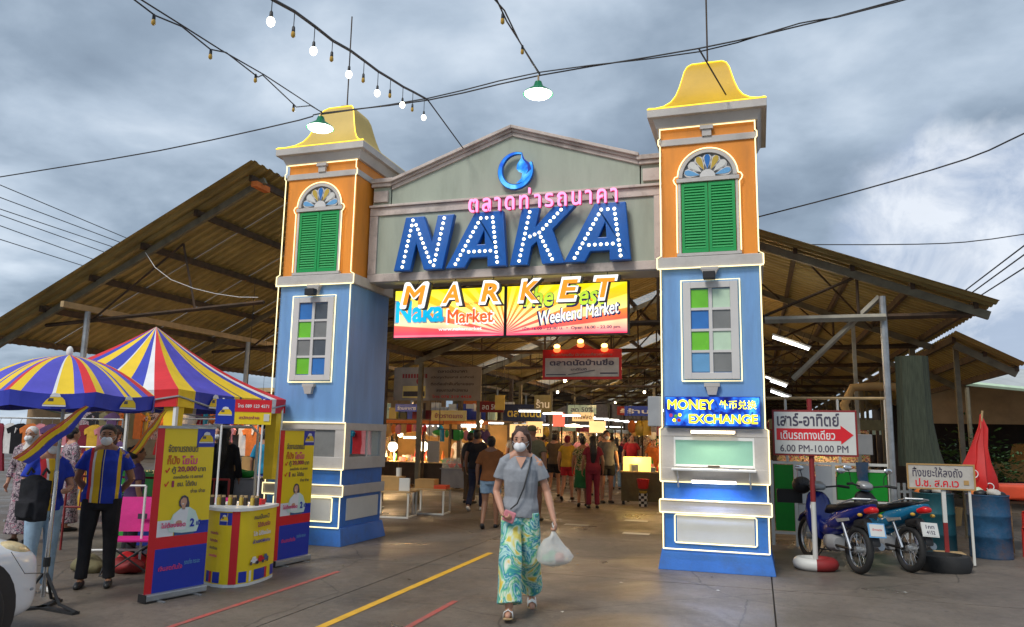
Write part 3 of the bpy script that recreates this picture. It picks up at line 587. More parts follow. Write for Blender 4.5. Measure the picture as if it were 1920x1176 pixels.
# ---- round blue emblem above
em = T('emblem_sign', 'bright blue crescent ring emblem with a water drop on the pediment', 'emblem', (-3.30, 10.40, 5.45))
def crescent(k):
    o = [((.285+k)*math.cos(R(a)), (.305+k)*math.sin(R(a))) for a in range(62, 425, 9)]
    i = [(.035+(.235-k)*math.cos(R(a)), .03+(.25-k)*math.sin(R(a))) for a in range(405, 75, -9)]
    return o, i
O_, I_ = crescent(0)
ramp_mat('emblem_blue', 'L', 3.2, [(.35, (.01, .08, .55)), (.5, (.02, .25, .75)), (.62, (.15, .55, .9))], .25, .6, .45)
def cres(w0, sc, y0, y1, m_, off=(0, 0)):
    th = [(a, w0*(.35+.65*math.sin(R((a-70)*.5))**1.0)) for a in range(70, 386, 9)]
    pts = [(off[0]+(.275*sc)*math.cos(R(a)), off[1]+(.29*sc)*math.sin(R(a))) for a, w in th]+[(off[0]+(.275*sc-w)*math.cos(R(a)), off[1]+(.29*sc-w)*math.sin(R(a))) for a, w in reversed(th)]
    MB().prism(pts, y0, y1).build('ring', m_, em)
cres(.085, 1, -.05, .0, 'letter_blue'); cres(.062, .97, -.056, -.051, 'emblem_blue')
drop = [(.10, .27), (.085, .17), (.03, .09), (.02, .02), (.06, -.03), (.11, -.05), (.10, -.13), (.02, -.20), (.12, -.19), (.22, -.10), (.26, .0), (.22, .09), (.14, .16)]
MB().prism(drop, -.066, -.0565).build('drop', 'emblem_blue', em)
MB().prism([(.10, .27), (.11, .17), (.19, .07), (.2, -.02), (.17, -.07), (.25, .0), (.22, .09), (.14, .16)], -.072, -.0665).build('drop_shade', 'print_blue', em)  # darker blue part of the emblem's drop
# ---- NAKA letters with bulbs
nk = T('name_sign', 'large deep blue slanted letters studded with round bulbs on the beam', 'sign', (-3.39, 10.36, 4.0))
H_ = .83; SHR = .17
def LP(pts): return [(x*.78+z*SHR, z*H_) for x, z in pts]
bulb_me = MB().ell((0, 0, 0), (.0235, .018, .0235), 10, 6).mesh('bulb', 'sign_bulb', True)
def letter(x0, wd, outl, holes, strokes):
    sx = lambda pts: [(x0+x*wd+z*SHR, z*H_) for x, z in pts]
    b = MB().prism(sx(outl), -.10, 0, [sx(h) for h in holes]); o = b.build('letter', 'letter_blue', nk, bev=.012)
    b = MB().prism(sx(outl), -.103, -.1015, [sx(h) for h in holes])
    for st in strokes:
        P = sx(st)
        for i in range(len(P)-1):
            d = math.hypot(P[i+1][0]-P[i][0], P[i+1][1]-P[i][1]); k = max(1, round(d/.077))
            for j in range(k+(1 if i == len(P)-2 else 0)):
                q = j/k; put(bulb_me, 'bulb', o, (P[i][0]+(P[i+1][0]-P[i][0])*q, -.112, P[i][1]+(P[i+1][1]-P[i][1])*q))
Nn = [(-.03, 0), (.34, 0), (.34, .49), (.64, 0), (1.04, 0), (1.04, 1), (.68, 1), (.68, .52), (.38, 1), (-.03, 1)]
letter(-1.76, .74, Nn, [], [[(.155, .07), (.155, .93)], [(.25, .84), (.75, .14)], [(.845, .07), (.845, .93)]])
Aa = [(-.10, 0), (.28, 0), (.345, .17), (.68, .17), (.72, 0), (1.09, 0), (.79, 1), (.24, 1)]
Ah = [(.44, .41), (.505, .66), (.575, .41)]
Ast = [[(.09, .07), (.39, .88), (.62, .88), (.90, .07)], [(.30, .28), (.72, .28)]]
letter(-.86, .80, Aa, [Ah], Ast)
Kk = [(-.03, 0), (.34, 0), (.34, .32), (.43, .40), (.64, 0), (1.09, 0), (.70, .60), (1.07, 1), (.62, 1), (.34, .66), (.34, 1), (-.03, 1)]
letter(.08, .72, Kk, [], [[(.155, .07), (.155, .93)], [(.27, .49), (.45, .55), (.80, .93)], [(.50, .47), (.83, .07)]])
letter(.93, .80, Aa, [Ah], Ast)
# ---- pink thai neon
mat('neon_pink', (.95, .2, .45), .4, emit=1.1, ecol=(1, .22, .45), bump=0)
tn = T('neon_sign', 'pink thai neon lettering standing above the blue letters', 'sign', (-2.87, 10.25, 4.97))
text('ตลาดท่ารถนาคา', 'neon_pink', tn, (0, -.012, 0), w=2.2, h=.30, depth=.035, off=.004, res=4, space=1.25)
text('ตลาดท่ารถนาคา', 'print_maroon', tn, (.012, .0, -.012), w=2.2, h=.30, depth=.006, off=.012, res=3, space=1.25)
for i in range(5): MB().tube([(-1.05+i*.52, .01, -.05), (-1.05+i*.52, .12, -.05)], .008, 5).build('bracket', 'rust_steel', tn)
mat('white_lit', (.8, .8, .8), .4, emit=.6, bump=0)
# ---- MARKET letters hanging under the beam
mat('market_orange', (.95, .22, .0), .4, emit=.55, ecol=(1, .26, .01), bump=0)
mk = T('market_sign', 'orange white-edged letters spelling market hanging under the beam', 'sign', (-3.39, 10.32, 3.62))
for ch, x in zip('MARKET', (-1.42, -.83, -.23, .36, .93, 1.45)):
    w_ = .34 if ch == 'M' else .27
    o = text(ch, 'black', mk, (x+.022, .005, -.012), w=w_+.10, h=.365, depth=.05, off=.05, shear=.18, name='letter_back')
    text(ch, 'white_lit', mk, (x, -.046, 0), w=w_+.08, h=.355, depth=.02, off=.05, shear=.18, name='letter')  # slight emission added to the rims so they read white
    text(ch, 'market_orange', mk, (x, -.067, 0), w=w_+.0, h=.27, depth=.006, off=.03, shear=.18, name='letter_face')
    MB().tube([(x, .0, .15), (x, .10, .25)], .006, 5).build('hanger', 'black', mk)
# ---- the two light boxes
def lightbox(label, x, m_, name='lightbox_sign'):
    t = T(name, label, 'sign', (x, 10.72, 3.41)); MB().box(-.91, .91, -.05, .07, -.385, .385).build('sign_box', 'black', t)
    MB().box(-.89, .89, -.056, -.051, -.365, .365).build('sign_face', m_, t); return t
a = lightbox('sunburst light box with blue and orange market name', -4.43, 'rays_a')
text('Naka', 'print_white', a, (-.47, -.057, .03), w=.84, h=.37, depth=.003, off=.045); mat('cyan_print', (.0, .45, .75), .4, emit=.5, bump=0); mat('redorange_print', (.85, .12, .02), .4, emit=.4, bump=0); mat('navy_print', (.02, .03, .16), .4, emit=.1, bump=0)
mat('white_lit', (.8, .8, .8), .4, emit=.6, bump=0)
text('Naka', 'cyan_print', a, (-.47, -.0605, .03), w=.80, h=.33, depth=.003, off=.035)
text('Market', 'white_lit', a, (.36, -.057, -.06), w=.76, h=.235, depth=.003, off=.035); text('Market', 'redorange_print', a, (.36, -.0605, -.06), w=.72, h=.20, depth=.003, off=.02)
text('ตลาดนัดนาคา ภูเก็ต', 'redorange_print', a, (.40, -.057, .13), w=.5, h=.07, depth=.002, off=.01)
text('www.nakamarket', 'white_lit', a, (.2, -.057, -.25), w=.7, h=.05, depth=.002, off=.02)
b_ = lightbox('sunburst light box with the words the best weekend market', -2.60, 'rays_b')
text('The  Best', 'navy_print', b_, (-.03, -.057, .19), w=1.32, h=.34, depth=.003, off=.04, shear=.2); mat('lime_print', (.55, .8, .05), .4, emit=.5, bump=0)
text('The  Best', 'lime_print', b_, (-.04, -.0605, .20), w=1.26, h=.30, depth=.003, off=.02, shear=.2)
text('Weekend Market', 'navy_print', b_, (.19, -.057, -.06), w=1.21, h=.215, depth=.003, off=.035, shear=.25).rotation_euler = (0, R(-7), 0)
text('Weekend Market', 'white_lit', b_, (.19, -.0605, -.055), w=1.17, h=.19, depth=.003, off=.015, shear=.25).rotation_euler = (0, R(-7), 0)
text('เปิด 16.00 - 22.00 น.  •  Open 16.00 - 22.00 pm.', 'navy_print', b_, (.08, -.057, -.28), w=1.45, h=.06, depth=.002, off=.02)
# ================================================================ market hall roofs
def corr(w, ln, pitch=.225, d=.04, nseg=1):
    """corrugated sheet: w across (local y), ln down the slope (local x)"""
    b = MB(); k = int(round(w/pitch)); ys = []
    for i in range(k):
        y = i*pitch; ys += [(y, 0), (y+.32*pitch, 0), (y+.5*pitch, d), (y+.82*pitch, d)]
    ys.append((k*pitch, 0)); vs = [(x, y, z) for x in (0, ln) for y, z in ys]; n = len(ys)
    b.add(vs, [(i, i+1, n+i+1, n+i) for i in range(n-1)]); return b.mesh('roof_sheet', 'roof_under')
def slope(parent, xa, za, xb, zb, y0, y1, rafters, purl, w=.9):
    """roof plane from the low edge (xa, za) to the high edge (xb, zb)"""
    ln = math.hypot(xb-xa, zb-za); a = math.atan2(zb-za, xb-xa)
    me = corr(w, ln); n = int(math.ceil((y1-y0)/w))
    for i in range(n):
        o = put(me, 'roof_sheet', parent, (xa, y0+i*w, za+.13+(i % 2)*.004)); o.rotation_euler = (0, -a, 0)
    def P(t, dz=0): return (xa+(xb-xa)*t, za+(zb-za)*t+dz)
    sg = 1 if xb > xa else -1
    pm = MB().box(-.03, .03, 0, y1-y0-.2, -.06, .06).mesh('purlin', 'rust_steel')
    for i in range(purl+1):
        x, z = P(.04+.92*i/purl); o = put(pm, 'purlin', parent, (x, y0+.35, z+.055))
    rm = MB().box(.05, ln-.05, -.035, .035, -.07, .05).mesh('rafter', 'olive_steel')
    for y in rafters: o = put(rm, 'rafter', parent, (xa, y, za-.055)); o.rotation_euler = (0, -a, 0)
hall = T('market_hall', 'huge open sided market hall with corrugated gable roof behind the gate', 'market hall', (0, 0, 0))
bays = [12.5+i*4 for i in range(15)]
slope(hall, -7.7, 3.28, -2.0, 5.5, 12.1, 74, bays, 6); slope(hall, 3.27, 3.45, -2.0, 5.5, 12.1, 74, bays, 6)
MB().tube([(-2.0, 12.1, 5.66), (-2.0, 74, 5.66)], .1, 6).build('ridge_cap', 'roof_pale', hall)
def bar(nm, m_, par, p, q, r=.03, n=4): return MB().tube([p, q], r, n).build(nm, m_, par)
post_me = MB().box(-.05, .05, -.05, .05, 0, 3.4).mesh('post', 'olive_steel')
for i, y in enumerate(bays):
    bar('tie_beam', 'rust_steel', hall, (-7.5, y+.02, 3.45), (3.0, y+.02, 3.45), .045)
    if i:
        for x in ((-7.5, -3.6, 2.9) if i > 3 else (-7.5, 2.9)): put(post_me, 'post', hall, (x, y+.03, 0))
    xs = [-7.5+1.5*k for k in range(8)]
    zr = lambda x: 5.5-.389*abs(x+2.0)-.06
    for k in range(7):
        x0, x1 = xs[k], xs[k+1]
        bar('truss_web', 'rust_steel', hall, (x0, y+.02, 3.45), (x1, y+.02, zr(x1)), .022)
        if k < 6: bar('truss_web', 'rust_steel', hall, (x1, y+.02, 3.45), (x1, y+.02, zr(x1)), .022)
for y in bays[::1]:
    for x in (-6.6, -5.1, -.9, .8):
        bar('wind_brace', 'rust_steel', hall, (x, y, zr(x)+.0), (x+1.4, y+4, zr(x+1.4)+.0), .02)
# far ends
MB().box(-30, 3.2, 74.2, 74.4, 0, 7).build('end_wall', 'rust_steel', hall)
# left lean-to roof: high edge towards the hall
lr = T('side_roof', 'tall corrugated canopy sloping down over the stalls beside the gate', 'market hall', (0, 0, 0))
slope(lr, -14.75, 3.13, -8.43, 6.2, 11.0, 56, [11.5+i*5 for i in range(9)], 5)
MB().box(-12.44, -12.36, 11.0, 55, 3.82, 3.93).build('eave_beam', 'pale_wood', lr)
MB().box(-8.62, -8.50, 11.3, 11.7, 5.95, 6.05).build('beam_end', 'orange_cloth', lr)  # orange light on this beam piece is put into its colour
b = MB()
for i in range(10): b.tube([(-12.15+.12*0, 11.6+i*5, 0), (-12.15, 11.6+i*5, 3.8)], .055, 8)
for i in range(9):
  MB().tube([(-12.40, 11.6+i*5, 0), (-12.40, 11.6+i*5, 3.82)], .055, 8).build('post', 'galv', lr, smooth=True)
  if i: MB().box(-8.56, -8.44, 11.6+i*5, 11.72+i*5, 0, 6.1).build('post', 'rust_steel', lr)
for i in range(9):
    y = 11.75+i*5
    bar('tie_beam', 'rust_steel', lr, (-13.6, y, 3.6), (-8.5, y, 3.9), .04); bar('truss_web', 'rust_steel', lr, (-12.4, y, 3.7), (-10.4, y, 5.1), .025); bar('truss_web', 'rust_steel', lr, (-10.4, y, 5.1), (-10.0, y, 3.8), .025)
cb = [(-10.9, 11.35, 4.86), (-10.6, 11.3, 4.55), (-10.2, 11.28, 4.30), (-9.7, 11.3, 4.12), (-9.2, 11.3, 4.0), (-8.7, 11.3, 3.92), (-8.3, 11.3, 3.90)]
o = MB().tube(cb, .0055, 5).build('white_cable', 'white', smooth=True); tag(o, 'thin white cable sagging under the tall left canopy', 'cable')
# right lean-to
rr = T('side_roof', 'lower corrugated lean-to roof beyond the exchange tower', 'market hall', (0, 0, 0))
slope(rr, 4.25, 2.80, 3.25, 3.36, 14.6, 50, [15+i*4 for i in range(8)], 2)
for i in range(8): MB().box(3.35, 3.43, 15.3+i*4, 15.38+i*4, 0, 3.3).build('post', 'olive_steel', rr)
bar('tie_beam', 'pale_steel', hall, (.15, 12.35, 3.42), (1.85, 12.35, 3.42), .055, 4)
MB().tube([(1.83, 12.45, 0), (1.83, 12.45, 3.75)], .05, 8).build('front_post', 'galv', hall, smooth=True)
bar('brace', 'pale_steel', hall, (1.80, 12.5, 3.75), (.55, 12.9, 2.55), .045, 4)
MB().box(1.60, 1.66, 14.4, 14.46, 0, 3.6).build('post', 'pale_steel', hall)
# ================================================================ people
def lerp(a, b, t): return tuple(a[i]+(b[i]-a[i])*t for i in range(3))
def person(label, loc, rz, h=1.67, J=None, top='tee_grey', sleeve=.5, bot='pants', botm='jean_blue', skin='skin', hair='hair_black', style='short', mask=False, shoes='black', fine=False, wide=1.0, group='shoppers in the market', hands=True, sandals=False, hemz=.86):
    t = T('person', label, 'person', loc, rz, group); k = h/1.67
    j = dict(shA=(-.168, .0, 1.345), shB=(.168, .0, 1.345), elA=(-.235, .02, 1.10), elB=(.235, .02, 1.10), wrA=(-.245, -.05, .86), wrB=(.245, -.05, .86),
             hiA=(-.088, 0, .88), hiB=(.088, 0, .88), knA=(-.095, -.01, .48), knB=(.095, -.01, .48), anA=(-.1, .02, .085), anB=(.1, .02, .085), lean=0, turn=0)
    if J: j.update(J)
    vox = .0075 if fine else .0125
    def fin(mb, nm, m_, v=vox, par=t, sm=2):
        mb.v = [(x*k*(wide if .3 < z < 1.45 else 1), y*k, z*k) for x, y, z in mb.v]
        return put(remesh(mb, nm, m_, v*max(k, .8), sm), nm, par)
    B = MB()
    tor = [((0, .01, .80), .10, .075), ((0, .01, .86), .155, .105), ((0, .012, .93), .165, .115), ((0, .0, 1.04), .135, .092), ((0, -.008, 1.18), .148, .108), ((0, 0, 1.28), .160, .105), ((0, .005, 1.34), .145, .085), ((0, .01, 1.40), .09, .062), ((0, .005, 1.45), .055, .055), ((0, -.008, 1.53), .05, .052)]
    B.tube([a for a, _, _ in tor], [(x, y) for _, x, y in tor], 20, up=(1, 0, 0))
    for s, q in (('A', -1), ('B', 1)):
        sh, el, wr = j['sh'+s], j['el'+s], j['wr'+s]; hi, kn, an = j['hi'+s], j['kn'+s], j['an'+s]
        B.limb([(0, .005, 1.455), (q*.07, .005, 1.415), (q*.135, .003, 1.365)], [.042, .045, .045])
        B.limb([lerp(sh, (0, 0, 1.37), .25), sh, lerp(sh, el, .5), el, lerp(el, wr, .35), wr], [.045, .05, .042, .036, .036, .025])
        B.limb([hi, lerp(hi, kn, .4), kn, lerp(kn, an, .3), an], [.088, .078, .052, .052, .036])
        # foot
        f = Vector((0.02*q, -1, 0)); a = Vector(an); fl = j.get('foot'+s, 0)
        d = Vector((.05*q, -math.cos(fl), -math.sin(fl))); hz = a+Vector((0, .03, -.045))
        B.limb([hz, hz+d*.09+Vector((0, 0, .006)), hz+d*.185+Vector((0, 0, -.012))], [.034, .036, .024], 10)
        # hand: palm and five fingers
        w = Vector(wr); dr = (w-Vector(el)).normalized(); dr = (dr+Vector(j.get('hd'+s, (0, 0, 0)))).normalized()
        side = Vector((0, -1, 0)); side = (side-dr*side.dot(dr)).normalized(); nrm = dr.cross(side)
        pc = w+dr*.045; M = Matrix((side, nrm, dr)).transposed()
        B.ell(pc, (.040, .017, .052), 12, 8, M); cu = j.get('curl'+s, .35)
        for i, (o_, ln) in enumerate(((-.030, .062), (-.010, .076), (.011, .080), (.031, .070))):
            p0 = w+dr*.075+side*o_; p1 = p0+(dr*math.cos(cu*.6)-nrm*q*-math.sin(cu*.6))*ln*.45; p2 = p1+(dr*math.cos(cu*2)+nrm*q*math.sin(cu*2))*ln*.35; p3 = p2+(dr*math.cos(cu*3.4)+nrm*q*math.sin(cu*3.4))*ln*.3
            if not hands: continue
            B.limb([p0, p1, p2, p3], [.0095, .009, .0085, .0075], 8)
        p0 = w+dr*.02+side*.03; B.limb([p0, p0+side*.025+dr*.03, p0+side*.03+dr*.062], [.012, .011, .009], 8)
    # head
    hr = Matrix.Rotation(j['turn'], 4, 'Z') @ Matrix.Rotation(j.get('nod', 0), 4, 'X'); hc = Vector((0, -.005, 1.487))
    def H(x, y, z): return hc+(hr @ Vector((x, y, z)))
    h3 = hr.to_3x3()
    B.ell(H(0, -.012, .085), (.073, .092, .098), 18, 12, h3); B.ell(H(0, -.045, .03), (.055, .055, .06), 14, 9, h3)
    B.ell(H(0, -.06, -.0), (.034, .032, .028), 12, 8, h3)
    B.ell(H(0, -.105, .055), (.013, .02, .022), 10, 7, h3)
    for q in (-1, 1): B.ell(H(q*.074, .005, .07), (.008, .017, .03), 8, 7, h3)
    body = fin(B, 'body', skin)
    def piece(nm, m_, mb, sm=True):
        mb.v = [(x*k, y*k, z*k) for x, y, z in mb.v]; return mb.build(nm, m_, t, smooth=sm, sharp=180)
    for q in (-1, 1):
        piece('eye', 'eye_dark', MB().ell(H(q*.029, -.098, .085), (.011, .006, .006), 10, 6, h3))
        piece('eyebrow', hair, MB().ell(H(q*.029, -.099, .106), (.017, .006, .004), 8, 5, h3))
    if not mask: piece('mouth', 'lip', MB().ell(H(0, -.097, .012), (.022, .006, .006), 10, 6, h3))
    # hair
    Hh = MB()
    Hh.ell(H(0, .008, .112), (.084, .096, .088), 18, 12, h3); Hh.ell(H(0, .04, .07), (.08, .07, .08), 16, 10, h3)
    if style == 'short': pass
    if style == 'long':
        Hh.limb([H(0, .06, .08), H(0, .09, -.05), H(0, .10, -.22), H(.01, .09, -.40)], [.075, .085, .09, .055], 14)
    if style == 'bun': Hh.ell(H(.0, .11, .12), (.045, .04, .045), 12, 8, h3)
    if style == 'tied':
        Hh.limb([H(-.072, -.035, .13), H(-.083, -.01, .06), H(-.078, .0, -.01)], [.016, .016, .006], 8); Hh.limb([H(.072, -.035, .13), H(.088, -.01, .05), H(.085, .0, -.05), H(.08, .01, -.09)], [.018, .02, .014, .005], 8)
        Hh.limb([H(0, .10, .10), H(.03, .13, .02), H(.04, .12, -.10)], [.04, .035, .015], 10)
        for a in range(6): Hh.limb([H(-.05+.02*a, -.02, .175), H(-.055+.022*a, .03, .20+.008*(a % 2)), H(-.03+.01*a, .09, .17)], [.008, .011, .01], 6)
    if style == 'mop': Hh.ell(H(0, -.03, .15), (.07, .065, .04), 14, 8, h3)
    if style == 'cap':
        Hh = MB(); Hh.ell(H(0, .0, .125), (.086, .10, .07), 18, 10, h3); Hh.ell(H(0, -.11, .12), (.06, .06, .01), 12, 6, h3)
    if style == 'scarf':
        Hh.limb([H(0, .03, .05), H(0, .03, -.05), H(0, .02, -.15)], [.09, .085, .12], 14)
    Hh.jit(.005, 28, 3)
    fin(Hh, 'hair', hair, max(vox*.8, .007))
    if mask:
        mk_ = MB().ell(H(0, -.078, .018), (.058, .05, .05), 16, 11, h3); mk_.ell(H(0, -.118, .02), (.018, .016, .04), 10, 8, h3)
        fin(mk_, 'face_mask', 'mask_white', .007)
        ms = MB()
        for q in (-1, 1):
            for dz in (.035, -.02): ms.tube([H(q*.05, -.075, .018+dz), H(q*.078, -.03, .05+dz*.4), H(q*.078, .01, .065)], .0018, 5)
        piece('mask_strap', 'mask_white', ms)
    # shirt
    if top:
        C_ = MB(); hz = hemz
        cut = [c for c in tor if c[0][2] >= 1.0 and c[0][2] <= 1.42]
        sec = [((0, .01, hz), .190, .138), ((0, .01, hz+.02), .189, .138), ((0, .01, .95), .184, .134)]+[(a, x+.018, y+.018) for a, x, y in cut]
        sec[-1] = ((0, .01, 1.40), .105, .075)
        C_.tube([a for a, _, _ in sec], [(x, y) for _, x, y in sec], 20, up=(1, 0, 0))
        for s, q in (('A', -1), ('B', 1)):
            sh, el, wr = j['sh'+s], j['el'+s], j['wr'+s]
            C_.limb([(q*.055, .008, 1.412), (q*.10, .005, 1.392), (q*.145, .003, 1.358)], [.04, .05, .055])
            if sleeve <= 1: C_.tube([lerp(sh, (0, 0, 1.32), .5), sh, lerp(sh, el, sleeve*.6), lerp(sh, el, sleeve)], [.050, .060, .059, .066], 14)
            else: C_.tube([lerp(sh, (0, 0, 1.32), .5), sh, el, lerp(el, wr, sleeve-1)], [.052, .062, .052, .046], 14)
        C_.jit(.016 if fine else .009, 8, 1).jit(.009 if fine else .006, 20, 5)
        fin(C_, 'shirt', top, vox, sm=1)
    if bot in ('pants', 'wide', 'shorts'):
        P_ = MB(); P_.tube([(0, .01, .99), (0, .01, .92), (0, .01, .85), (0, .01, .79)], [(.146, .102), (.168, .120), (.172, .122), (.15, .11)], 20, up=(1, 0, 0))
        for s in 'AB':
            hi, kn, an = Vector(j['hi'+s]), Vector(j['kn'+s]), Vector(j['an'+s])
            if bot == 'shorts': P_.tube([hi+Vector((0, 0, .02)), lerp(hi, kn, .35), lerp(hi, kn, j.get('short', .62))], [.098, .098, .092], 14)
            elif bot == 'pants': P_.tube([hi+Vector((0, 0, .02)), lerp(hi, kn, .5), kn, lerp(kn, an, .5), an+Vector((0, 0, .0))], [.096, .084, .068, .062, .062], 14)
            else: P_.tube([hi+Vector((0, 0, .02)), lerp(hi, kn, .5), kn, lerp(kn, an, .5), lerp(kn, an, .93)], [(.10, .10), (.102, .10), (.102, .098), (.108, .10), (.118, .108)], 18)
        if bot == 'wide': P_.jit(.022, 6, 2).jit(.012, 15, 9)
        else: P_.jit(.008, 9, 2)
        fin(P_, 'trousers' if bot != 'shorts' else 'shorts', botm, vox, sm=1)
    if bot in ('skirt', 'longskirt', 'dress'):
        zb = .45 if bot != 'longskirt' else .14
        P_ = MB(); P_.tube([(0, .01, 1.0), (0, .01, .90), (0, .01, (zb+.9)/2), (0, .0, zb)], [(.15, .11), (.185, .135), (.20, .16), (.225, .19)], 22, up=(1, 0, 0)); P_.jit(.018, 8, 2)
        fin(P_, 'skirt', botm, vox, sm=1)
    if shoes:
        for s, q in (('A', -1), ('B', 1)):
            a = Vector(j['an'+s]); fl = j.get('foot'+s, 0); d = Vector((.05*q, -math.cos(fl), -math.sin(fl))); hz = a+Vector((0, .03, -.045))
            if sandals:
                m_ = MB(); up = Vector((0, -math.sin(fl), math.cos(fl))); sd_ = Vector((1, 0, 0))
                P = [hz+d*u-up*.036 for u in (-.03, .02, .09, .15, .205)]
                m_.tube(P, [(.030, .009), (.036, .011), (.044, .011), (.046, .011), (.030, .009)], 12, up=(1, 0, 0))
                piece('sandal_sole', 'pale_wood', m_)
                m_ = MB()
                for u in (.085, .14): m_.tube([hz+d*u+sd_*x-up*(.03-z_) for x, z_ in ((-.042, 0), (-.036, .042), (0, .066), (.036, .042), (.042, 0))], [(.022, .004)]*5, 8, up=tuple(d))
                piece('sandal_strap', 'white', m_)
            else:
                m_ = MB().limb([hz+Vector((0, 0, -.008)), hz+d*.09+Vector((0, 0, -.005)), hz+d*.195+Vector((0, 0, -.015))], [.042, .042, .032], 10)
                m_.v = [(x, y, max(z, .006)) for x, y, z in m_.v]
                piece('shoe', shoes, m_)
    return t
walk = dict(knA=(-.09, -.19, .50), anA=(-.085, -.27, .10), knB=(.10, .04, .485), anB=(.12, .30, .15), footB=.45, footA=-.10)
back = dict(knA=(-.09, -.12, .49), anA=(-.09, -.14, .085), knB=(.09, .0, .48), anB=(.10, .22, .13), footB=.5, elA=(-.24, .08, 1.10), wrA=(-.26, .10, .86))
# the woman walking out of the market
wp = (-2.13, 7.02, .0)
woman = person('woman in grey t-shirt, white mask and tie-dye trousers walking with a shopping bag', wp, R(17), 1.66,
    dict(walk, shA=(-.165, 0, 1.345), shB=(.165, 0, 1.345), elA=(-.235, .03, 1.08), wrA=(-.165, -.15, .895), hdA=(.5, -.5, -.1), curlA=.8,
         elB=(.255, .03, 1.09), wrB=(.32, -.08, .845), curlB=.9, turn=R(-10), nod=R(4)),
    'tee_grey', .55, 'wide', 'tie_dye', 'skin', 'hair_brown', 'tied', True, 'white', True, .97, 'shoppers in the market', True, True)
# necklace / v neck and shoulder strap of her bag
def local(p): return p
m_ = MB().tube([(.10, -.03, 1.405), (.075, -.125, 1.30), (.03, -.142, 1.12), (-.03, -.15, .98), (-.09, -.155, .93)], [(.007, .003)]*5, 6)
m_.build('bag_strap', 'black', woman, smooth=True)
MB().prism([(-.05, 1.40), (0, 1.29), (.05, 1.40)], -.004, .004).xf(Matrix.Translation((0, -.118, 1.29)) @ Matrix.Rotation(R(-22), 4, 'X') @ Matrix.Translation((0, -.012, -1.29))).build('neckline', 'skin', woman)
o = MB().box(-.055, .055, -.018, .018, -.05, .05).build('phone_purse', 'pink_cloth', bev=.012); o.matrix_world = Matrix.Translation(wp) @ Matrix.Rotation(R(17), 4, 'Z') @ Matrix.Translation((-.10, -.20, .87)) @ Matrix.Rotation(R(20), 4, 'Y')
tag(o, "small pink phone purse held at the walking woman's hip", 'purse')
# her plastic bag
b = MB(); prof = [(0, .012), (-.03, .018), (-.07, .045), (-.13, .085), (-.20, .125), (-.27, .155), (-.31, .145), (-.325, .08)]
b.tube([(0, 0, z) for z, r in prof], [(r*1.0, r*.62) for z, r in prof], 20, up=(1, 0, 0)); b.jit(.045, 8, 4).jit(.014, 26, 8)
bagt = T('shopping_bag', 'translucent white plastic shopping bag with vegetables hanging from her hand', 'bag', (-1.80, 6.985, .775), R(17))
b.build('bag_film', 'plastic_bag', bagt, smooth=True, sharp=180)
MB().tube([(0, 0, 0), (-.012, 0, .035), (0, 0, .05), (.012, 0, .035), (0, 0, 0)], [(.006, .003)]*5, 6).build('handle', 'white_plastic', bagt, smooth=True)
MB().ell((-.05, 0, -.27), (.06, .05, .035)).ell((.0, .01, -.25), (.05, .04, .05)).jit(.012, 18).build('greens', 'wall_green', bagt, smooth=True)
MB().ell((.055, -.01, -.26), (.05, .045, .045)).build('food_pack', 'orange_cloth', bagt, smooth=True)
def striped_cloth(name, stripes):
    m = mat(name, (.012, .04, .42), .85, var=.15, scale=10, bump=.35, bscale=22); t = m.node_tree; n = t.nodes; l = t.links; b = n['Principled BSDF']
    src = b.inputs['Base Color'].links[0].from_socket; c = n.new('ShaderNodeTexCoord'); s_ = n.new('ShaderNodeSeparateXYZ'); l.new(c.outputs['Object'], s_.inputs[0])
    fr_ = n.new('ShaderNodeMath'); fr_.operation = 'LESS_THAN'; l.new(s_.outputs[1], fr_.inputs[0]); fr_.inputs[1].default_value = -.01
    for x0, x1, col in stripes:
        q = n.new('ShaderNodeMath'); q.operation = 'COMPARE'; l.new(s_.outputs[0], q.inputs[0]); q.inputs[1].default_value = (x0+x1)/2; q.inputs[2].default_value = (x1-x0)/2
        w = n.new('ShaderNodeMath'); w.operation = 'MULTIPLY'; l.new(q.outputs[0], w.inputs[0]); l.new(fr_.outputs[0], w.inputs[1])
        x = n.new('ShaderNodeMixRGB'); l.new(w.outputs[0], x.inputs[0]); l.new(src, x.inputs[1]); x.inputs[2].default_value = col+(1,); src = x.outputs[0]
    l.new(src, b.inputs['Base Color'])
striped_cloth('polo_man', ((-.135, -.105, (.62, .03, .04)), (-.105, -.083, (.72, .70, .68)), (-.083, -.022, (.72, .46, .02)), (-.022, -.014, (.02, .02, .04)), (-.006, .0, (.75, .6, .2)), (.125, .155, (.72, .46, .02))))
striped_cloth('polo_girl', ((-.10, -.05, (.62, .03, .04)), (-.05, -.03, (.72, .70, .68)), (-.03, .03, (.72, .46, .02))))
# the two people of the loan stand
man = person('man in blue striped polo and white mask standing by the folding chairs', (-6.47, 6.47, 0), R(38), 1.62,
    dict(elA=(-.25, .06, 1.10), wrA=(-.12, .14, .93), elB=(.25, .06, 1.10), wrB=(.12, .14, .93), anA=(-.13, .02, .085), anB=(.13, .02, .085), knA=(-.11, 0, .48), knB=(.11, 0, .48)),
    'polo_man', .55, 'pants', 'black_cloth', 'skin_tan', 'hair_black', 'mop', True, 'black', True, 1.05, 'staff of the loan stand')
girl = person('woman with long hair in blue polo and pale jeans behind the silver pole', (-6.72, 6.02, 0), R(68), 1.52,
    dict(elA=(-.24, -.02, 1.12), wrA=(-.13, -.24, 1.05), elB=(.22, -.06, 1.10), wrB=(.10, -.27, 1.07), curlB=.9), 'polo_girl', .6, 'pants', 'jean_pale', 'skin', 'hair_black', 'long', True, 'white', False, 1.0, 'staff of the loan stand')
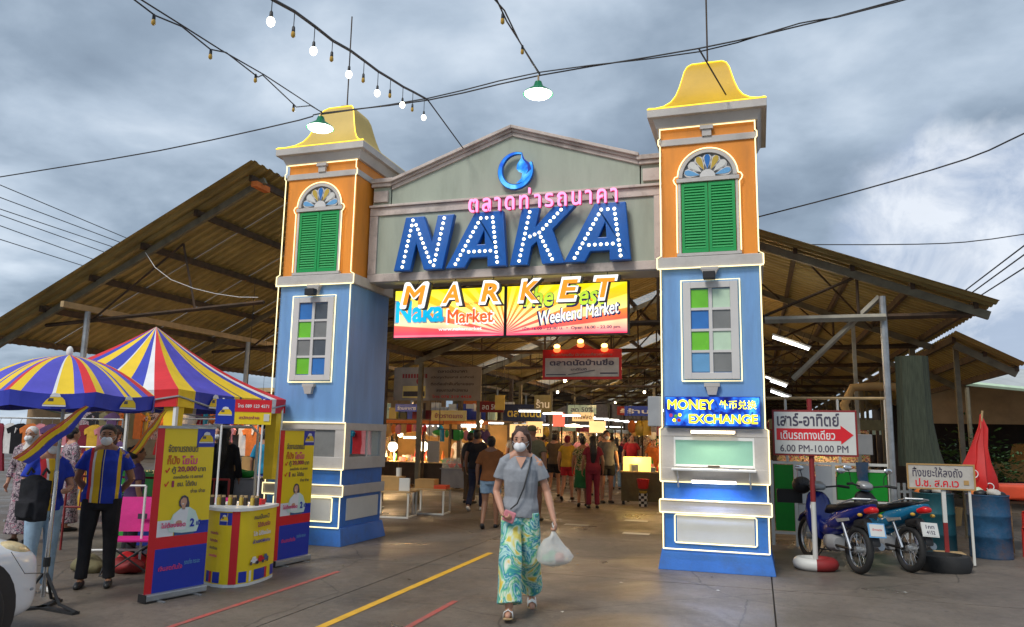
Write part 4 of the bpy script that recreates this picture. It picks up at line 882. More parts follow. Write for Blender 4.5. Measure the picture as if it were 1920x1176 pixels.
# people further in
A_ = lambda **q: q
person('woman in rust brown top and denim shorts walking into the market', (-4.46, 12.9, 0), R(190), 1.56, dict(back), 'rust_top', .75, 'shorts', 'jean_pale', 'skin_tan', 'hair_black', 'bun', shoes='black', wide=1.06)
person('man in black t-shirt and dark trousers walking away beside the left stall', (-5.75, 15.7, 0), R(185), 1.68, dict(back), 'black_cloth', .5, 'pants', 'navy', 'skin_tan', 'hair_black', 'short', shoes='white')
person('shopper with pale grey top carrying a black backpack by the display case', (-6.5, 17.3, 0), R(170), 1.62, None, 'grey_cloth', .5, 'pants', 'brown_tee', 'skin_tan', 'hair_black', 'short')
o = MB().ell((0, 0, 0), (.17, .11, .24), 16, 12).build('backpack', 'black', smooth=True); o.location = (-6.47, 17.08, 1.18); tag(o, 'black backpack worn by the shopper near the display case', 'backpack')
person('tall person in olive khaki shirt and cap walking behind the masked woman', (-4.10, 14.2, 0), R(175), 1.78, dict(back), 'khaki', .6, 'shorts', 'khaki', 'skin_tan', 'khaki', 'cap', wide=1.12)
person('man in dark grey polo and black shorts with a face mask', (-3.57, 19.0, 0), R(30), 1.74, A_(elA=(-.24, .06, 1.1)), 'grey_polo', .55, 'shorts', 'black_cloth', 'skin', 'hair_black', 'short', True, wide=1.1)
person('woman in yellow top and red shorts walking away in the aisle', (-4.65, 19.4, 0), R(180), 1.60, dict(back), 'yellow_top', .4, 'shorts', 'red_cloth', 'skin', 'maroon', 'short')
person('woman in patterned top and green skirt in the aisle', (-3.9, 17.8, 0), R(195), 1.58, dict(back), 'floral_green', .5, 'skirt', 'green_skirt', 'skin_tan', 'hair_black', 'bun')
person('woman in dark red patterned dress beside the green skirt', (-3.60, 17.5, 0), R(200), 1.60, None, 'maroon', .5, 'pants', 'maroon', 'skin_tan', 'hair_black', 'long')
person('man in brown t-shirt and black shorts in the crowded aisle', (-5.2, 20.2, 0), R(185), 1.66, dict(back), 'brown_tee', .5, 'shorts', 'black_cloth', 'skin', 'hair_black', 'short')
person('distant shopper in bright yellow shirt', (-6.95, 25.5, 0), R(180), 1.62, None, 'yellow_top', .5, 'pants', 'navy', 'skin_tan')
CR = [('white_cloth', 'jean_blue', 'distant shopper in white top and jeans', -5.9, 27, 180), ('pink_cloth', 'black_cloth', 'distant shopper in pink top and black trousers', -4.9, 25, 10), ('navy', 'jean_blue', 'distant shopper in navy shirt and jeans', -4.2, 24, 185),
      ('orange_cloth', 'brown_tee', 'stall keeper in orange shirt behind the lit counter', -2.75, 21.6, 10), ('brown_tee', 'navy', 'stall keeper in brown shirt beside the yellow lit box', -2.0, 22.6, 0), ('teal', 'jean_blue', 'distant shopper in teal shirt far down the aisle', -6.3, 31, 180), ('maroon', 'black_cloth', 'distant shopper in maroon shirt far down the aisle', -5.6, 34, 0), ('grey_cloth', 'black_cloth', 'distant shopper in grey shirt near the far stalls', -4.6, 30, 180),
      ('black_cloth', 'black_cloth', 'vendor in black shirt behind the left food counter', -10.2, 22.8, 0), ('white_cloth', 'black_cloth', 'vendor in white shirt behind the left food counter', -9.0, 22.9, 10)]
for tm, bm_, lb, x, y, rz in CR: person(lb, (x, y, 0), R(rz), 1.6+random.uniform(-.05, .08), None, tm, .5, 'pants', bm_, random.choice(['skin', 'skin_tan']), 'hair_black', random.choice(['short', 'bun', 'long']), hands=False)
# people under and behind the tent
person('person in black clothes leaning at the back of the striped tent', (-7.75, 10.0, 0), R(200), 1.62, None, 'black_cloth', 1.8, 'pants', 'black_cloth', 'skin_tan', 'hair_black', 'long', shoes='white')
person('masked person in black jacket under the striped tent', (-8.3, 10.5, 0), R(30), 1.64, None, 'black_cloth', 1.8, 'pants', 'navy', 'skin', 'hair_black', 'short', True)
person('woman in floral blouse and white head scarf at the frame edge by the car', (-9.75, 8.4, 0), R(20), 1.58, None, 'floral', 1.7, 'longskirt', 'floral', 'skin', 'white_cloth', 'scarf', True)
person('woman in grey flowered dress browsing the clothes rack', (-10.3, 9.6, 0), R(160), 1.58, None, 'floral', 1.5, 'longskirt', 'floral', 'skin', 'hair_black', 'bun')
person('shopper in white shirt beside the green crates', (-9.2, 11.0, 0), R(200), 1.6, None, 'white_cloth', .6, 'pants', 'jean_blue', 'skin_tan', 'hair_black', 'short')
person('shopper with black hair crouching low behind the man in polo', (-7.7, 8.2, -.18), R(150), 1.55, None, 'violet_cloth', .6, 'pants', 'black_cloth', 'skin_tan', 'hair_black', 'bun', hands=False)
person('shopper in grey t-shirt near the back clothes racks', (-9.9, 12.4, 0), R(30), 1.6, None, 'grey_cloth', .6, 'pants', 'navy', 'skin_tan', 'hair_black', 'short')
person('shopper in violet dress by the hanging garments', (-11.8, 12.0, 0), R(180), 1.56, None, 'violet_cloth', .6, 'longskirt', 'violet_cloth', 'skin', 'hair_brown', 'long')
# ================================================================ loan stand: tent, umbrella, banners, counter
def canopy(t, corners, apex, zval, bands, sag=.12, vm=None, nseg=8):
    """corners: list of (x, y, z); bands: per face list of (fraction, material)"""
    n = len(corners); A = Vector(apex)
    for i in range(n):
        P, Q = Vector(corners[i]), Vector(corners[(i+1) % n]); bl = bands[i % len(bands)]
        if not bl: continue
        f0 = 0
        for f1, m_ in bl:
            vs = []; k = max(1, round((f1-f0)*6))
            for s_ in range(nseg+1):
                u = s_/nseg
                for q in range(k+1):
                    f = f0+(f1-f0)*q/k; E_ = P+(Q-P)*f; p = A+(E_-A)*u
                    p.z -= sag*math.sin(PI*u)*(1-.0*u)+.03*math.sin(PI*f)*u*u
                    vs.append(p)
            w = k+1; fs = [(a*w+b, a*w+b+1, (a+1)*w+b+1, (a+1)*w+b) for a in range(nseg) for b in range(k)]
            b = MB().add(vs, fs); b.build('canopy_panel', m_, t, smooth=True)
            b = MB(); vs = []
            nrm = (Q-P).cross(Vector((0, 0, 1))).normalized()
            for q in range(k+1):
                f = f0+(f1-f0)*q/k; E_ = P+(Q-P)*f; E_.z -= .03*math.sin(PI*f)
                wv = .012*math.sin(f*17+i)
                vs += [E_, E_-nrm*(.01)+Vector((0, 0, -(zval*.5)))+nrm*wv*.5, E_-nrm*.015+Vector((0, 0, -zval))+nrm*wv]
            b.add(vs, [(3*q+r, 3*q+r+1, 3*q+r+4, 3*q+r+3) for q in range(k) for r in range(2)]); b.build('valance', vm or (m_ if m_ != 'tent_violet' else 'tent_blue'), t, smooth=True)
            f0 = f1
def loan_logo(par, loc, rz, w, name='logo'):
    """little yellow cab emblem with white roof: flat print"""
    def P(pts): return [(x*w, z*w) for x, z in pts]
    M = Matrix.Translation(loc) @ Matrix.Rotation(rz, 4, 'Z')
    MB().prism(P([(-.5, -.22), (.5, -.22), (.44, .02), (.30, .16), (-.18, .16), (-.34, .02)]), -.002, 0).xf(M).build(name, 'tent_yellow', par)
    MB().prism(P([(-.22, .17), (.26, .17), (.20, .32), (-.02, .36), (-.16, .30)]), -.0025, 0).xf(M).build(name, 'tent_white', par)
    MB().prism(P([(-.5, -.30), (.5, -.30), (.5, -.235), (-.5, -.235)]), -.0025, 0).xf(M).build(name, 'tent_white', par)
    MB().prism(P([(-.30, -.05), (-.05, -.05), (-.05, .10), (-.24, .10)]), -.0035, -.0021).xf(M).build(name, 'print_dark', par)
N_ = Vector((-6.35, 7.3, 0)); d1 = Vector((-.119, .993, 0)); d2 = Vector((-.993, -.119, 0)); sd = 2.62
tt = T('striped_tent', 'pop-up tent with blue, yellow, red and white stripes next to the gate tower', 'tent', tuple(N_))
cs = [Vector((0, 0, 2.05)), d1*sd+Vector((0, 0, 2.05)), (d1+d2)*sd+Vector((0, 0, 2.05)), d2*sd+Vector((0, 0, 2.05))]
bR = [(.05, 'tent_yellow'), (.13, 'tent_yellow'), (.46, 'tent_violet'), (.51, 'tent_yellow'), (.53, 'print_dark'), (.73, 'tent_yellow'), (.82, 'tent_blue'), (.89, 'tent_white'), (1, 'tent_red')]
bL = [(.10, 'tent_red'), (.2, 'tent_blue'), (.35, 'tent_yellow'), (.55, 'tent_blue'), (.57, 'tent_white'), (.72, 'tent_yellow'), (.82, 'tent_blue'), (.88, 'tent_white'), (1, 'tent_red')]
canopy(tt, cs, (d1+d2)*sd/2+Vector((0, 0, 2.97)), .20, [bR, bL, bR, bL], .10)
rzR = math.atan2(d1.y, d1.x)
loan_logo(tt, d1*.75+Vector((.012, 0, 1.93)), rzR, .26)
for c in cs:
    q = Vector((c.x, c.y, 0)); q = q+((d1+d2)*sd/2-q)*.03
    MB().box(q.x-.02, q.x+.02, q.y-.02, q.y+.02, 0, 2.04).build('leg', 'white_plastic', tt)
for c in (cs[0], cs[1]):
    q = Vector((c.x, c.y, 0)); q = q+((d1+d2)*sd/2-q)*.09
    MB().frustum(q.x, q.y, .07, .05, 1.2 if c is cs[0] else .9, .09, .06, 1.90).jit(.01, 6).build('leg_cover', 'tent_yellow', tt, smooth=True)
for i in range(4):
    a, b_ = cs[i]-Vector((0, 0, .08)), cs[(i+1) % 4]-Vector((0, 0, .08)); MB().tube([a, (a+b_)/2-Vector((0, 0, .2)), b_], .012, 5).build('scissor_bar', 'galv', tt)
# umbrella
ut = T('market_umbrella', 'large round umbrella of blue, yellow and red segments with logos on its rim', 'umbrella', (-6.1, 5.55, 0))
uc = [Vector((.82*math.cos(R(-26+45*k)), .82*math.sin(R(-26+45*k)), 1.895)) for k in range(8)]
u1 = [(.13, 'tent_yellow'), (.47, 'tent_violet'), (.54, 'tent_yellow'), (.585, 'tent_blue'), (.775, 'tent_yellow'), (.885, 'tent_violet'), (.985, 'tent_red'), (1, 'tent_yellow')]
u2 = [(.12, 'tent_yellow'), (.48, 'tent_violet'), (.52, 'tent_white'), (.74, 'tent_yellow'), (.86, 'tent_violet'), (1, 'tent_red')]
canopy(ut, uc, (0, 0, 2.26), .125, [u1, u2], -.075, 'tent_blue')
for k, rr_ in ((7, 0), (0, 0)):
    P, Q = uc[k], uc[(k+1) % 8]; m_ = P.lerp(Q, .52); nn = (Q-P).cross(Vector((0, 0, 1))).normalized()
    loan_logo(ut, m_+nn*.014+Vector((0, 0, -.082)), math.atan2((Q-P).y, (Q-P).x), .17)
MB().tube([(0, 0, .1), (0, 0, 1.2)], .02, 10).build('pole', 'chrome', ut, smooth=True); MB().tube([(0, 0, 1.2), (0, 0, 2.25)], .016, 10).build('pole', 'galv', ut, smooth=True)
MB().ell((0, 0, 2.29), (.03, .03, .05), 10, 8).build('finial', 'white', ut, smooth=True); MB().lathe([(.03, .36), (.03, .44)], n=10).build('collar', 'black', ut)
for k in range(8): MB().tube([(0, 0, 1.75), uc[k]*.55+Vector((0, 0, .93)), ], .006, 4).build('rib', 'galv', ut)
for k, (a, ln) in enumerate(((R(-8), .46), (R(112), .30), (R(232), .36))):
    c, s_ = math.cos(a), math.sin(a)
    MB().tube([(c*.02, s_*.02, .30), (c*ln*.5, s_*ln*.5, .06), (c*ln, s_*ln, .02)], .014, 6).build('leg', 'black', ut); MB().box(-.04, ln, -.035, .035, .0, .022, m=Matrix.Rotation(a, 4, 'Z')).build('foot', 'black', ut)
# folded fabric flaps hanging from the rim
def flap(q, w, m_, p):
    n = 8; b = MB(); P, Q = Vector(p[0]), Vector(p[1]); side = Vector(p[2])
    for off, mm, ww in m_:
        vs = []
        for i in range(n+1):
            c = P.lerp(Q, i/n); k = .35+.65*min(1, i/3)
            for e_ in (off, off+ww): vs.append(c+side*(e_*k)+Vector((0, 0, .01*math.sin(i*1.7))))
        MB().add(vs, [(2*i, 2*i+1, 2*i+3, 2*i+2) for i in range(n)]).build('flap_stripe', mm, ut, smooth=True)
S1 = Vector((.35, .75, -.35)).normalized()
flap(0, 0, [(-.05, 'orange_cloth', .02), (-.029, 'tent_red', .012), (-.016, 'tent_yellow', .045), (.030, 'print_dark', .005), (.036, 'tent_blue', .05)], ((.70, -.40, 1.77), (.12, -.50, 1.30), S1))
flap(0, 0, [(-.04, 'tent_yellow', .08)], ((-.25, -.75, 1.77), (-.55, -.40, 1.15), Vector((1, .2, 0))))
flap(0, 0, [(-.03, 'orange_cloth', .02), (-.009, 'print_dark', .005), (-.003, 'tent_yellow', .03), (.028, 'orange_cloth', .015)], ((.78, .42, 1.77), (.55, .30, 1.36), S1))
bp = MB().box(-.11, .11, -.07, .07, -.19, .17).ell((0, 0, .10), (.13, .09, .12), 16, 10).ell((0, 0, -.08), (.135, .10, .13), 16, 10); bp.box(-.08, .08, -.13, -.06, -.16, -.02); o = remesh(bp.jit(.02, 9), 'backpack', 'black_cloth', .012)
o = put(o, 'backpack', None, (-6.24, 5.47, .95)); tag(o, 'bulky black backpack hanging on the silver umbrella pole', 'backpack')
for x in (-.09, .09): MB().tube([(x, -.02, .21), (x+.02, .0, .27), (x, .05, .23)], (.012), 6).build('strap', 'black', o)
# roll-up banners
def thai(par, body, m_, x, z, w, h, y=-.0045, off=.012): text(body, m_, par, (x, y, z), w=w, h=h, depth=.001, off=off, res=2)
def rollup(label, loc, rz, seed):
    t = T('rollup_banner', label, 'banner', loc, rz, 'roll-up banners of the loan stand')
    MB().box(-.34, .34, -.05, .05, .012, .075).build('base_bar', 'galv', t, bev=.012); MB().box(-.345, -.335, -.055, .055, .008, .08).build('end_cap', 'black', t)
    for x in (-.2, .2): MB().box(x-.015, x+.015, -.13, .13, 0, .012).build('foot', 'galv', t)
    MB().box(-.335, .335, -.012, .008, 1.60, 1.625).build('top_bar', 'galv', t); MB().tube([(0, .03, .07), (0, .012, 1.6)], .008, 6).build('pole', 'galv', t)
    def sheet(nm, m_, x0, x1, z0, z1, y=0, dy=.0012):
        b = MB(); n = 10; vs = []
        for i in range(n+1):
            z = z0+(z1-z0)*i/n; w = .0012*math.sin(z*9+seed)
            for x in (x0, x1): vs.append((x, y+w, z))
        b.add(vs, [(2*i, 2*i+1, 2*i+3, 2*i+2) for i in range(n)]); return b.build(nm, m_, t, smooth=True)
    sheet('banner_sheet', 'print_yellow', -.33, .33, .07, 1.60)
    sheet('banner_stripe', 'print_red', -.33, -.25, .07, 1.60, -.002); sheet('banner_band', 'print_blue', -.25, .33, .07, .47, -.002); sheet('banner_band', 'print_red', -.25, .33, .47, .58, -.002)
    sheet('banner_band', 'print_blue', -.06, .33, .58, .70, -.002); sheet('banner_patch', 'print_white', -.25, -.07, .58, .73, -.002); sheet('logo_patch', 'print_blue', .12, .33, 1.42, 1.60, -.002)
    loan_logo(t, (.225, -.006, 1.51), 0, .17)
    thai(t, 'จัดงานรถยนต์', 'print_dark', -.03, 1.41, .34, .075); thai(t, 'ก็ปัง', 'orange_cloth', -.13, 1.30, .14, .09, off=.03); thai(t, 'โยโม', 'print_pink', .05, 1.295, .18, .085, off=.03)
    thai(t, '✓', 'print_red', -.19, 1.20, .05, .055, off=.03); thai(t, 'กู้', 'print_dark', -.12, 1.20, .045, .07); thai(t, '20,000', 'print_maroon', .03, 1.205, .22, .06, off=.03); thai(t, 'บาท', 'print_dark', .20, 1.20, .09, .04)
    thai(t, 'ดอกเบี้ยเริ่ม 10 สตางค์', 'print_dark', .05, 1.135, .34, .035); thai(t, '✓', 'print_red', -.19, 1.07, .05, .055, off=.03); thai(t, '1', 'print_maroon', -.12, 1.07, .025, .06, off=.04)
    thai(t, 'ชม. ได้เงิน', 'print_dark', .04, 1.07, .22, .055); thai(t, 'ง่าย ง่าย', 'print_dark', .17, .995, .17, .04)
    # printed woman
    def pr_(nm, m_, pts, k): MB().prism(pts, -.004-.0007*k-.0006, -.004-.0007*k).build(nm, m_, t)
    el = lambda cx, cz, a, b_, n=16: [(cx+a*math.cos(2*PI*i/n), cz+b_*math.sin(2*PI*i/n)) for i in range(n)]
    pr_('printed_hair', 'print_dark', [(-.03, .86), (-.035, .90), (-.01, .945), (.03, .955), (.065, .935), (.085, .88), (.085, .80), (.10, .70), (.085, .62), (.065, .64), (.06, .78)], 2)
    pr_('printed_hips', 'print_jean', [(-.06, .58), (.16, .58), (.15, .74), (-.05, .74)], 1)
    pr_('printed_coat', 'print_mint', [(-.14, .66), (-.12, .62), (.02, .60), (.19, .60), (.22, .68), (.16, .80), (.09, .84), (.0, .84), (-.09, .78)], 3)
    pr_('printed_blouse', 'print_white', [(-.06, .63), (.06, .63), (.08, .83), (.03, .84), (-.03, .82), (-.09, .76)], 4)
    pr_('printed_neck', 'print_skin', [(.0, .82), (.04, .82), (.04, .88), (.0, .88)], 4); pr_('printed_face', 'print_skin', el(.017, .895, .036, .048), 5)
    pr_('printed_hair', 'print_dark', [(-.022, .91), (-.01, .948), (.02, .957), (.055, .94), (.06, .90), (.045, .93), (.01, .935)], 6)
    pr_('printed_hand', 'print_skin', el(-.02, .70, .035, .022), 6); pr_('printed_smile', 'print_white', el(.01, .875, .012, .005, 8), 7)
    thai(t, 'ไม่ต้องจอด', 'print_pink', -.08, .685, .27, .05, y=-.011, off=.03); thai(t, '2', 'print_blue', .13, .69, .05, .08, y=-.011, off=.04); thai(t, 'เดือน', 'print_blue', .24, .685, .12, .05, y=-.011, off=.03)
    thai(t, 'เงินสดทันใจ', 'print_pink', -.07, .29, .26, .05, off=.02); thai(t, 'รถเก๋ง กระบะ', 'pane_sky', .17, .32, .18, .05)
    return t
rollup('yellow roll-up banner standing nearest the camera between the man in polo and the counter', (-5.38, 6.36, 0), math.atan2(.64, .14), 0)
rollup('yellow roll-up banner standing behind the counter in front of the gate tower', (-5.47, 8.44, 0), math.atan2(.64, .06), 2)
# curved promotion counter
ct = T('promo_counter', 'yellow promotion counter with curved front, white top and header board', 'counter', (-5.4, 7.3, 0))
out_ = [(-.17, -.30), (.0, -.375), (.14, -.385), (.24, -.33), (.30, -.20), (.30, .0), (.275, .18), (.23, .34)]
def wall_strip(pts, z0, z1, nm, m_, off=0):
    b = MB(); vs = []
    for i, (x, y) in enumerate(pts):
        d = Vector((x+.1, y-.0, 0)).normalized()*off
        vs += [(x+d.x, y+d.y, z0), (x+d.x, y+d.y, z1)]
    b.add(vs, [(2*i, 2*i+2, 2*i+3, 2*i+1) for i in range(len(pts)-1)]); return b.build(nm, m_, ct, smooth=True)
MB().prism(out_+[(-.35, .34), (-.35, -.25)], .0, .03, plane='xy').build('base_plate', 'white_plastic', ct); MB().prism([(x*1.06, y*1.06) for x, y in out_]+[(-.38, .36), (-.38, -.27)], .76, .79, plane='xy').build('counter_top', 'white_plastic', ct)
wall_strip(out_, .03, .76, 'front_panel', 'print_yellow')
def along(f):
    d = [0]
    for i in range(len(out_)-1): d.append(d[-1]+math.dist(out_[i], out_[i+1]))
    q = f*d[-1]
    for i in range(len(out_)-1):
        if q <= d[i+1]+1e-9:
            u = (q-d[i])/(d[i+1]-d[i]); a, b_ = out_[i], out_[i+1]; return (a[0]+(b_[0]-a[0])*u, a[1]+(b_[1]-a[1])*u), math.atan2(b_[1]-a[1], b_[0]-a[0])
def cstrip(f0, f1, z0, z1, nm, m_, off): wall_strip([along(f0+(f1-f0)*i/4)[0] for i in range(5)], z0, z1, nm, m_, off)
cstrip(.33, .40, .03, .76, 'front_stripe', 'print_red', .004)
for f0, f1, m_ in ((.05, .10, 'print_blue'), (.10, .14, 'print_red'), (.16, .24, 'print_blue'), (.42, .50, 'print_blue'), (.53, .56, 'print_white'), (.60, .78, 'print_blue'), (.78, .82, 'print_red'), (.90, .99, 'print_blue')): cstrip(f0, f1, .04, .15, 'front_patch', m_, .003)
cstrip(.20, .33, .62, .745, 'logo_patch', 'print_blue', .004)
def ctext(body, m_, f, z, w, h, off=.02):
    (x, y), a = along(f); text(body, m_, ct, (x+math.sin(a)*.012, y-math.cos(a)*.012, z), w=w, h=h, depth=.001, off=off, rz=a, res=2)
(x_, y_), a_ = along(.26); loan_logo(ct, (x_+math.sin(a_)*.01, y_-math.cos(a_)*.01, .69), a_, .10)
for i, (b1, m_) in enumerate((('รถแลกเงิน', 'print_maroon'), ('จำนำทะเบียน', 'print_maroon'), ('ประกันรถ', 'print_dark'), ('มอเตอร์ไซค์', 'print_pink'))): ctext(b1, m_, .16, .54-i*.075, .16, .03)
ctext('คนเป็นหนี้', 'print_dark', .66, .69, .26, .05); ctext('ได้เงินจริง', 'print_maroon', .70, .61, .28, .055); ctext('โปร ไม่ต้องโอน', 'tent_white', .68, .52, .30, .05, .04); ctext('ส่วนลดพิเศษ', 'print_blue', .68, .44, .30, .045)
for f, m_ in ((.58, 'print_white'), (.68, 'print_red'), (.77, 'print_jean')):
    (x, y), a = along(f); M = Matrix.Translation((x+math.sin(a)*.014, y-math.cos(a)*.014, .24)) @ Matrix.Rotation(a, 4, 'Z')
    MB().prism([(-.06, -.02), (.06, -.02), (.062, .015), (.035, .02), (.02, .045), (-.03, .045), (-.04, .02), (-.06, .012)], -.001, 0).xf(M).build('printed_car', m_, ct)
    MB().prism([(-.05+.02*math.cos(R(q)), -.02+.018*math.sin(R(q))) for q in range(0, 360, 30)], -.0022, -.0011).prism([(.04+.02*math.cos(R(q)), -.02+.018*math.sin(R(q))) for q in range(0, 360, 30)], -.0022, -.0011).xf(M).build('printed_wheel', 'print_dark', ct)
for x, y in ((-.36, .05), (.02, .27)): MB().tube([(x, y, .79), (x, y, 1.95)], .011, 8).build('pole', 'white_plastic', ct, smooth=True)
hb = math.atan2(.22, .38)
Mh = Matrix.Translation((-.16, .16, 1.80)) @ Matrix.Rotation(hb, 4, 'Z')
MB().box(-.30, .30, -.008, .008, -.14, .14).xf(Mh).build('header_board', 'print_yellow', ct); MB().box(-.30, -.10, -.012, -.0085, -.14, .14).xf(Mh).build('header_patch', 'print_blue', ct); MB().box(-.098, .30, -.012, -.0085, 0, .14).xf(Mh).build('header_patch', 'print_red', ct)
q = Mh @ Vector((-.2, -.014, .0)); loan_logo(ct, q, hb, .15)
q = Mh @ Vector((.10, -.013, .07)); text('โทร 089 123 4571', 'tent_white', ct, q, w=.34, h=.045, depth=.001, rz=hb, res=2); q = Mh @ Vector((.06, -.013, -.06)); text('สมัครง่าย', 'print_maroon', ct, q, w=.22, h=.035, depth=.001, rz=hb, res=2)
q = Mh @ Vector((.25, -.013, -.06)); MB().box(-.03, .03, -.001, 0, -.04, .04).xf(Matrix.Translation(q) @ Matrix.Rotation(hb, 4, 'Z')).build('header_note', 'panel_white', ct)
jar = [MB().lathe([(.022, 0), (.024, .01), (.024, .07), (.018, .085)], n=12).mesh('jar', m_, True) for m_ in ('dark_wood', 'pane_yellow')]
lid = MB().lathe([(.020, .085), (.020, .105)], n=12).mesh('lid', 'pale_wood', True)
for i in range(9):
    o = put(jar[i % 2], 'jar', None, (-5.66+i*.058, 7.16+.018*i+.02*(i % 2), .79)); put(lid, 'lid', o)
    tag(o, ORD[i]+' small jar from the left on the white counter top', 'jar', 'jars on the promotion counter')
o = MB().prism([(-.06, 0), (.06, 0), (.07, .06), (-.05, .06)], -.04, .04).build('tissue_box', 'tent_red'); o.location = (-5.28, 7.45, .79); tag(o, 'small red and white packet at the end of the counter top', 'packet')
# ---- the things behind the counter
tb = T('covered_table', 'folding table under a crumpled silver cloth behind the counter', 'table', (-7.75, 10.4, 0), R(10))
b = MB().box(-.5, .42, -.32, .32, .0, .86); b.build('table_cloth', 'silver_cloth', tb, bev=.03); MB().box(-.51, .43, -.33, .33, .861, .872).build('table_top', 'grey', tb)
o = MB().lathe([(.035, 0), (.035, .15), (.014, .2), (.014, .24)], n=14).build('water_bottle', 'pane_mint', smooth=True); o.location = (-7.9, 10.2, .872); MB().lathe([(.036, .05), (.036, .12)], n=14, cap=False).build('bottle_label', 'crate_blue', o); MB().lathe([(.016, .24), (.016, .265)], n=10).build('cap', 'white', o); tag(o, 'clear water bottle standing on the silver covered table', 'bottle')
o = put(remesh(MB().ell((0, 0, .06), (.15, .10, .07)).jit(.03, 9), 'food_bag', 'wall_green', .012), 'food_bag', None, (-7.52, 10.25, .872)); tag(o, 'crumpled green plastic bag lying on the silver covered table', 'bag')
person('person in bright teal shirt at the back right of the striped tent', (-8.35, 11.9, 0), R(200), 1.62, None, 'teal', .8, 'pants', 'crate_blue', 'skin_tan', 'hair_black', 'short')
for i, (x, y, z, m_, lb) in enumerate(((-8.7, 9.4, .0, 'crate_green', 'lowest green plastic crate beside the red rail'), (-8.7, 9.4, .33, 'crate_green', 'middle green plastic crate of the stack by the red rail'), (-8.72, 9.42, .66, 'crate_green', 'top green plastic crate of the stack behind the magenta chair'), (-8.0, 9.1, .0, 'crate_blue', 'blue plastic crate on the ground behind the magenta chair'), (-8.0, 9.1, .33, 'crate_blue', 'blue plastic crate stacked on another behind the magenta chair'), (-7.95, 9.15, .66, 'crate_green', 'green plastic crate on top of two blue crates'))):
    c = T('plastic_crate', lb, 'crate', (x, y, z), R(random.uniform(-6, 6)), 'crates behind the folding chairs')
    f = MB()
    for a in ((-.30, .30, -.21, -.19), (-.30, .30, .19, .21), (-.30, -.28, -.19, .19), (.28, .30, -.19, .19)): f.box(*a, 0, .31)
    f.build('crate_wall', m_, c); MB().box(-.28, .28, -.19, .19, .0, .015).build('crate_floor', m_, c); MB().box(-.315, .315, -.225, .225, .29, .312).build('rim', m_, c)
# folding camp chairs in magenta
def camp(label, loc, rz):
    t = T('folding_chair', label, 'chair', loc, rz, 'magenta folding chairs')
    MB().box(-.24, .24, -.22, .20, .36, .375).jit(.01, 5).build('seat', 'magenta', t, smooth=False)
    MB().add([(-.25, .20, .42), (.25, .20, .42), (.26, .30, .80), (-.26, .30, .80), (-.25, .21, .42), (.25, .21, .42), (.26, .31, .80), (-.26, .31, .80)], [(0, 1, 2, 3), (7, 6, 5, 4), (0, 4, 5, 1), (1, 5, 6, 2), (2, 6, 7, 3), (3, 7, 4, 0)]).build('backrest', 'magenta', t)
    MB().box(-.05, .05, .194, .199, .56, .62).build('badge', 'print_dark', t)
    for p in (((-.26, -.24, .37), (.26, -.24, .0)), ((.26, -.24, .37), (-.26, -.24, .0)), ((-.26, .24, .37), (.26, .24, .0)), ((.26, .24, .37), (-.26, .24, .0)), ((-.27, -.24, 0), (-.27, .24, .38)), ((.27, -.24, 0), (.27, .24, .38)), ((-.27, .22, 0), (-.27, .32, .82)), ((.27, .22, 0), (.27, .32, .82))):
        MB().tube(p, .010, 6).build('leg', 'black', t)
camp('magenta folding chair directly beside the near banner, closest to the man in polo', (-6.72, 7.25, 0), R(28)); camp('second magenta folding chair set half behind the near banner', (-6.0, 7.55, 0), R(35))
# red rail
rl = T('barrier_rail', 'dark red steel barrier rail behind the magenta chairs', 'barrier', (-7.6, 8.45, 0), R(14))
for z in (.55, .95): MB().tube([(-1.2, 0, z), (1.0, 0, z)], .016, 6).build('rail', 'dark_red', rl)
for i in range(12): MB().tube([(-1.2+i*.2, 0, .0 if i in (0, 6, 11) else .55), (-1.2+i*.2, 0, .95)], .010 if i not in (0, 6, 11) else .016, 6).build('bar', 'dark_red', rl)
wf_ = T('clothes_rail', 'white tubular garment frame standing behind the man in polo', 'rack', (-8.0, 9.9, 0), R(5))
for x in (-.85, .85): MB().tube([(x, 0, 0), (x, 0, 1.55), (x-(.1 if x > 0 else -.1), 0, 1.64)], .022, 8).build('post', 'white_plastic', wf_, smooth=True)
MB().tube([(-.75, 0, 1.64), (.75, 0, 1.64)], .022, 8).build('rail', 'white_plastic', wf_, smooth=True)
for x in (-.8, .8): MB().tube([(x, -.3, .03), (x, .3, .03)], .02, 8).build('foot', 'white_plastic', wf_)
wb = T('tube_rack', 'white tubular frame with a bag at the feet of the umbrella', 'rack', (-6.9, 7.1, 0), R(30))
for x in (-.3, .3): MB().tube([(x, 0, 0), (x, 0, .95)], .014, 6).build('post', 'white_plastic', wb)
for z in (.25, .95): MB().tube([(-.3, 0, z), (.3, 0, z)], .014, 6).build('rail', 'white_plastic', wb)
for i, (x, y, m_, lb) in enumerate(((-6.95, 7.5, 'tent_red', 'small red sack on the ground under the white frame'), (-6.55, 7.9, 'panel_white', 'white bundle on the ground beneath the magenta chair'), (-6.1, 8.0, 'tarp_orange', 'orange red bundle on the ground behind the near banner'), (-7.2, 7.1, 'khaki', 'olive shopping bag on the ground behind the woman in blue polo'), (-6.75, 7.2, 'dark_red', 'dark red folded mat on the ground behind the man in polo'))):
    o = put(remesh(MB().ell((0, 0, .08), (.22, .15, .09)).jit(.05, 6, i), 'bundle', m_, .02), 'bundle', None, (x, y, .0)); tag(o, lb, 'bag')
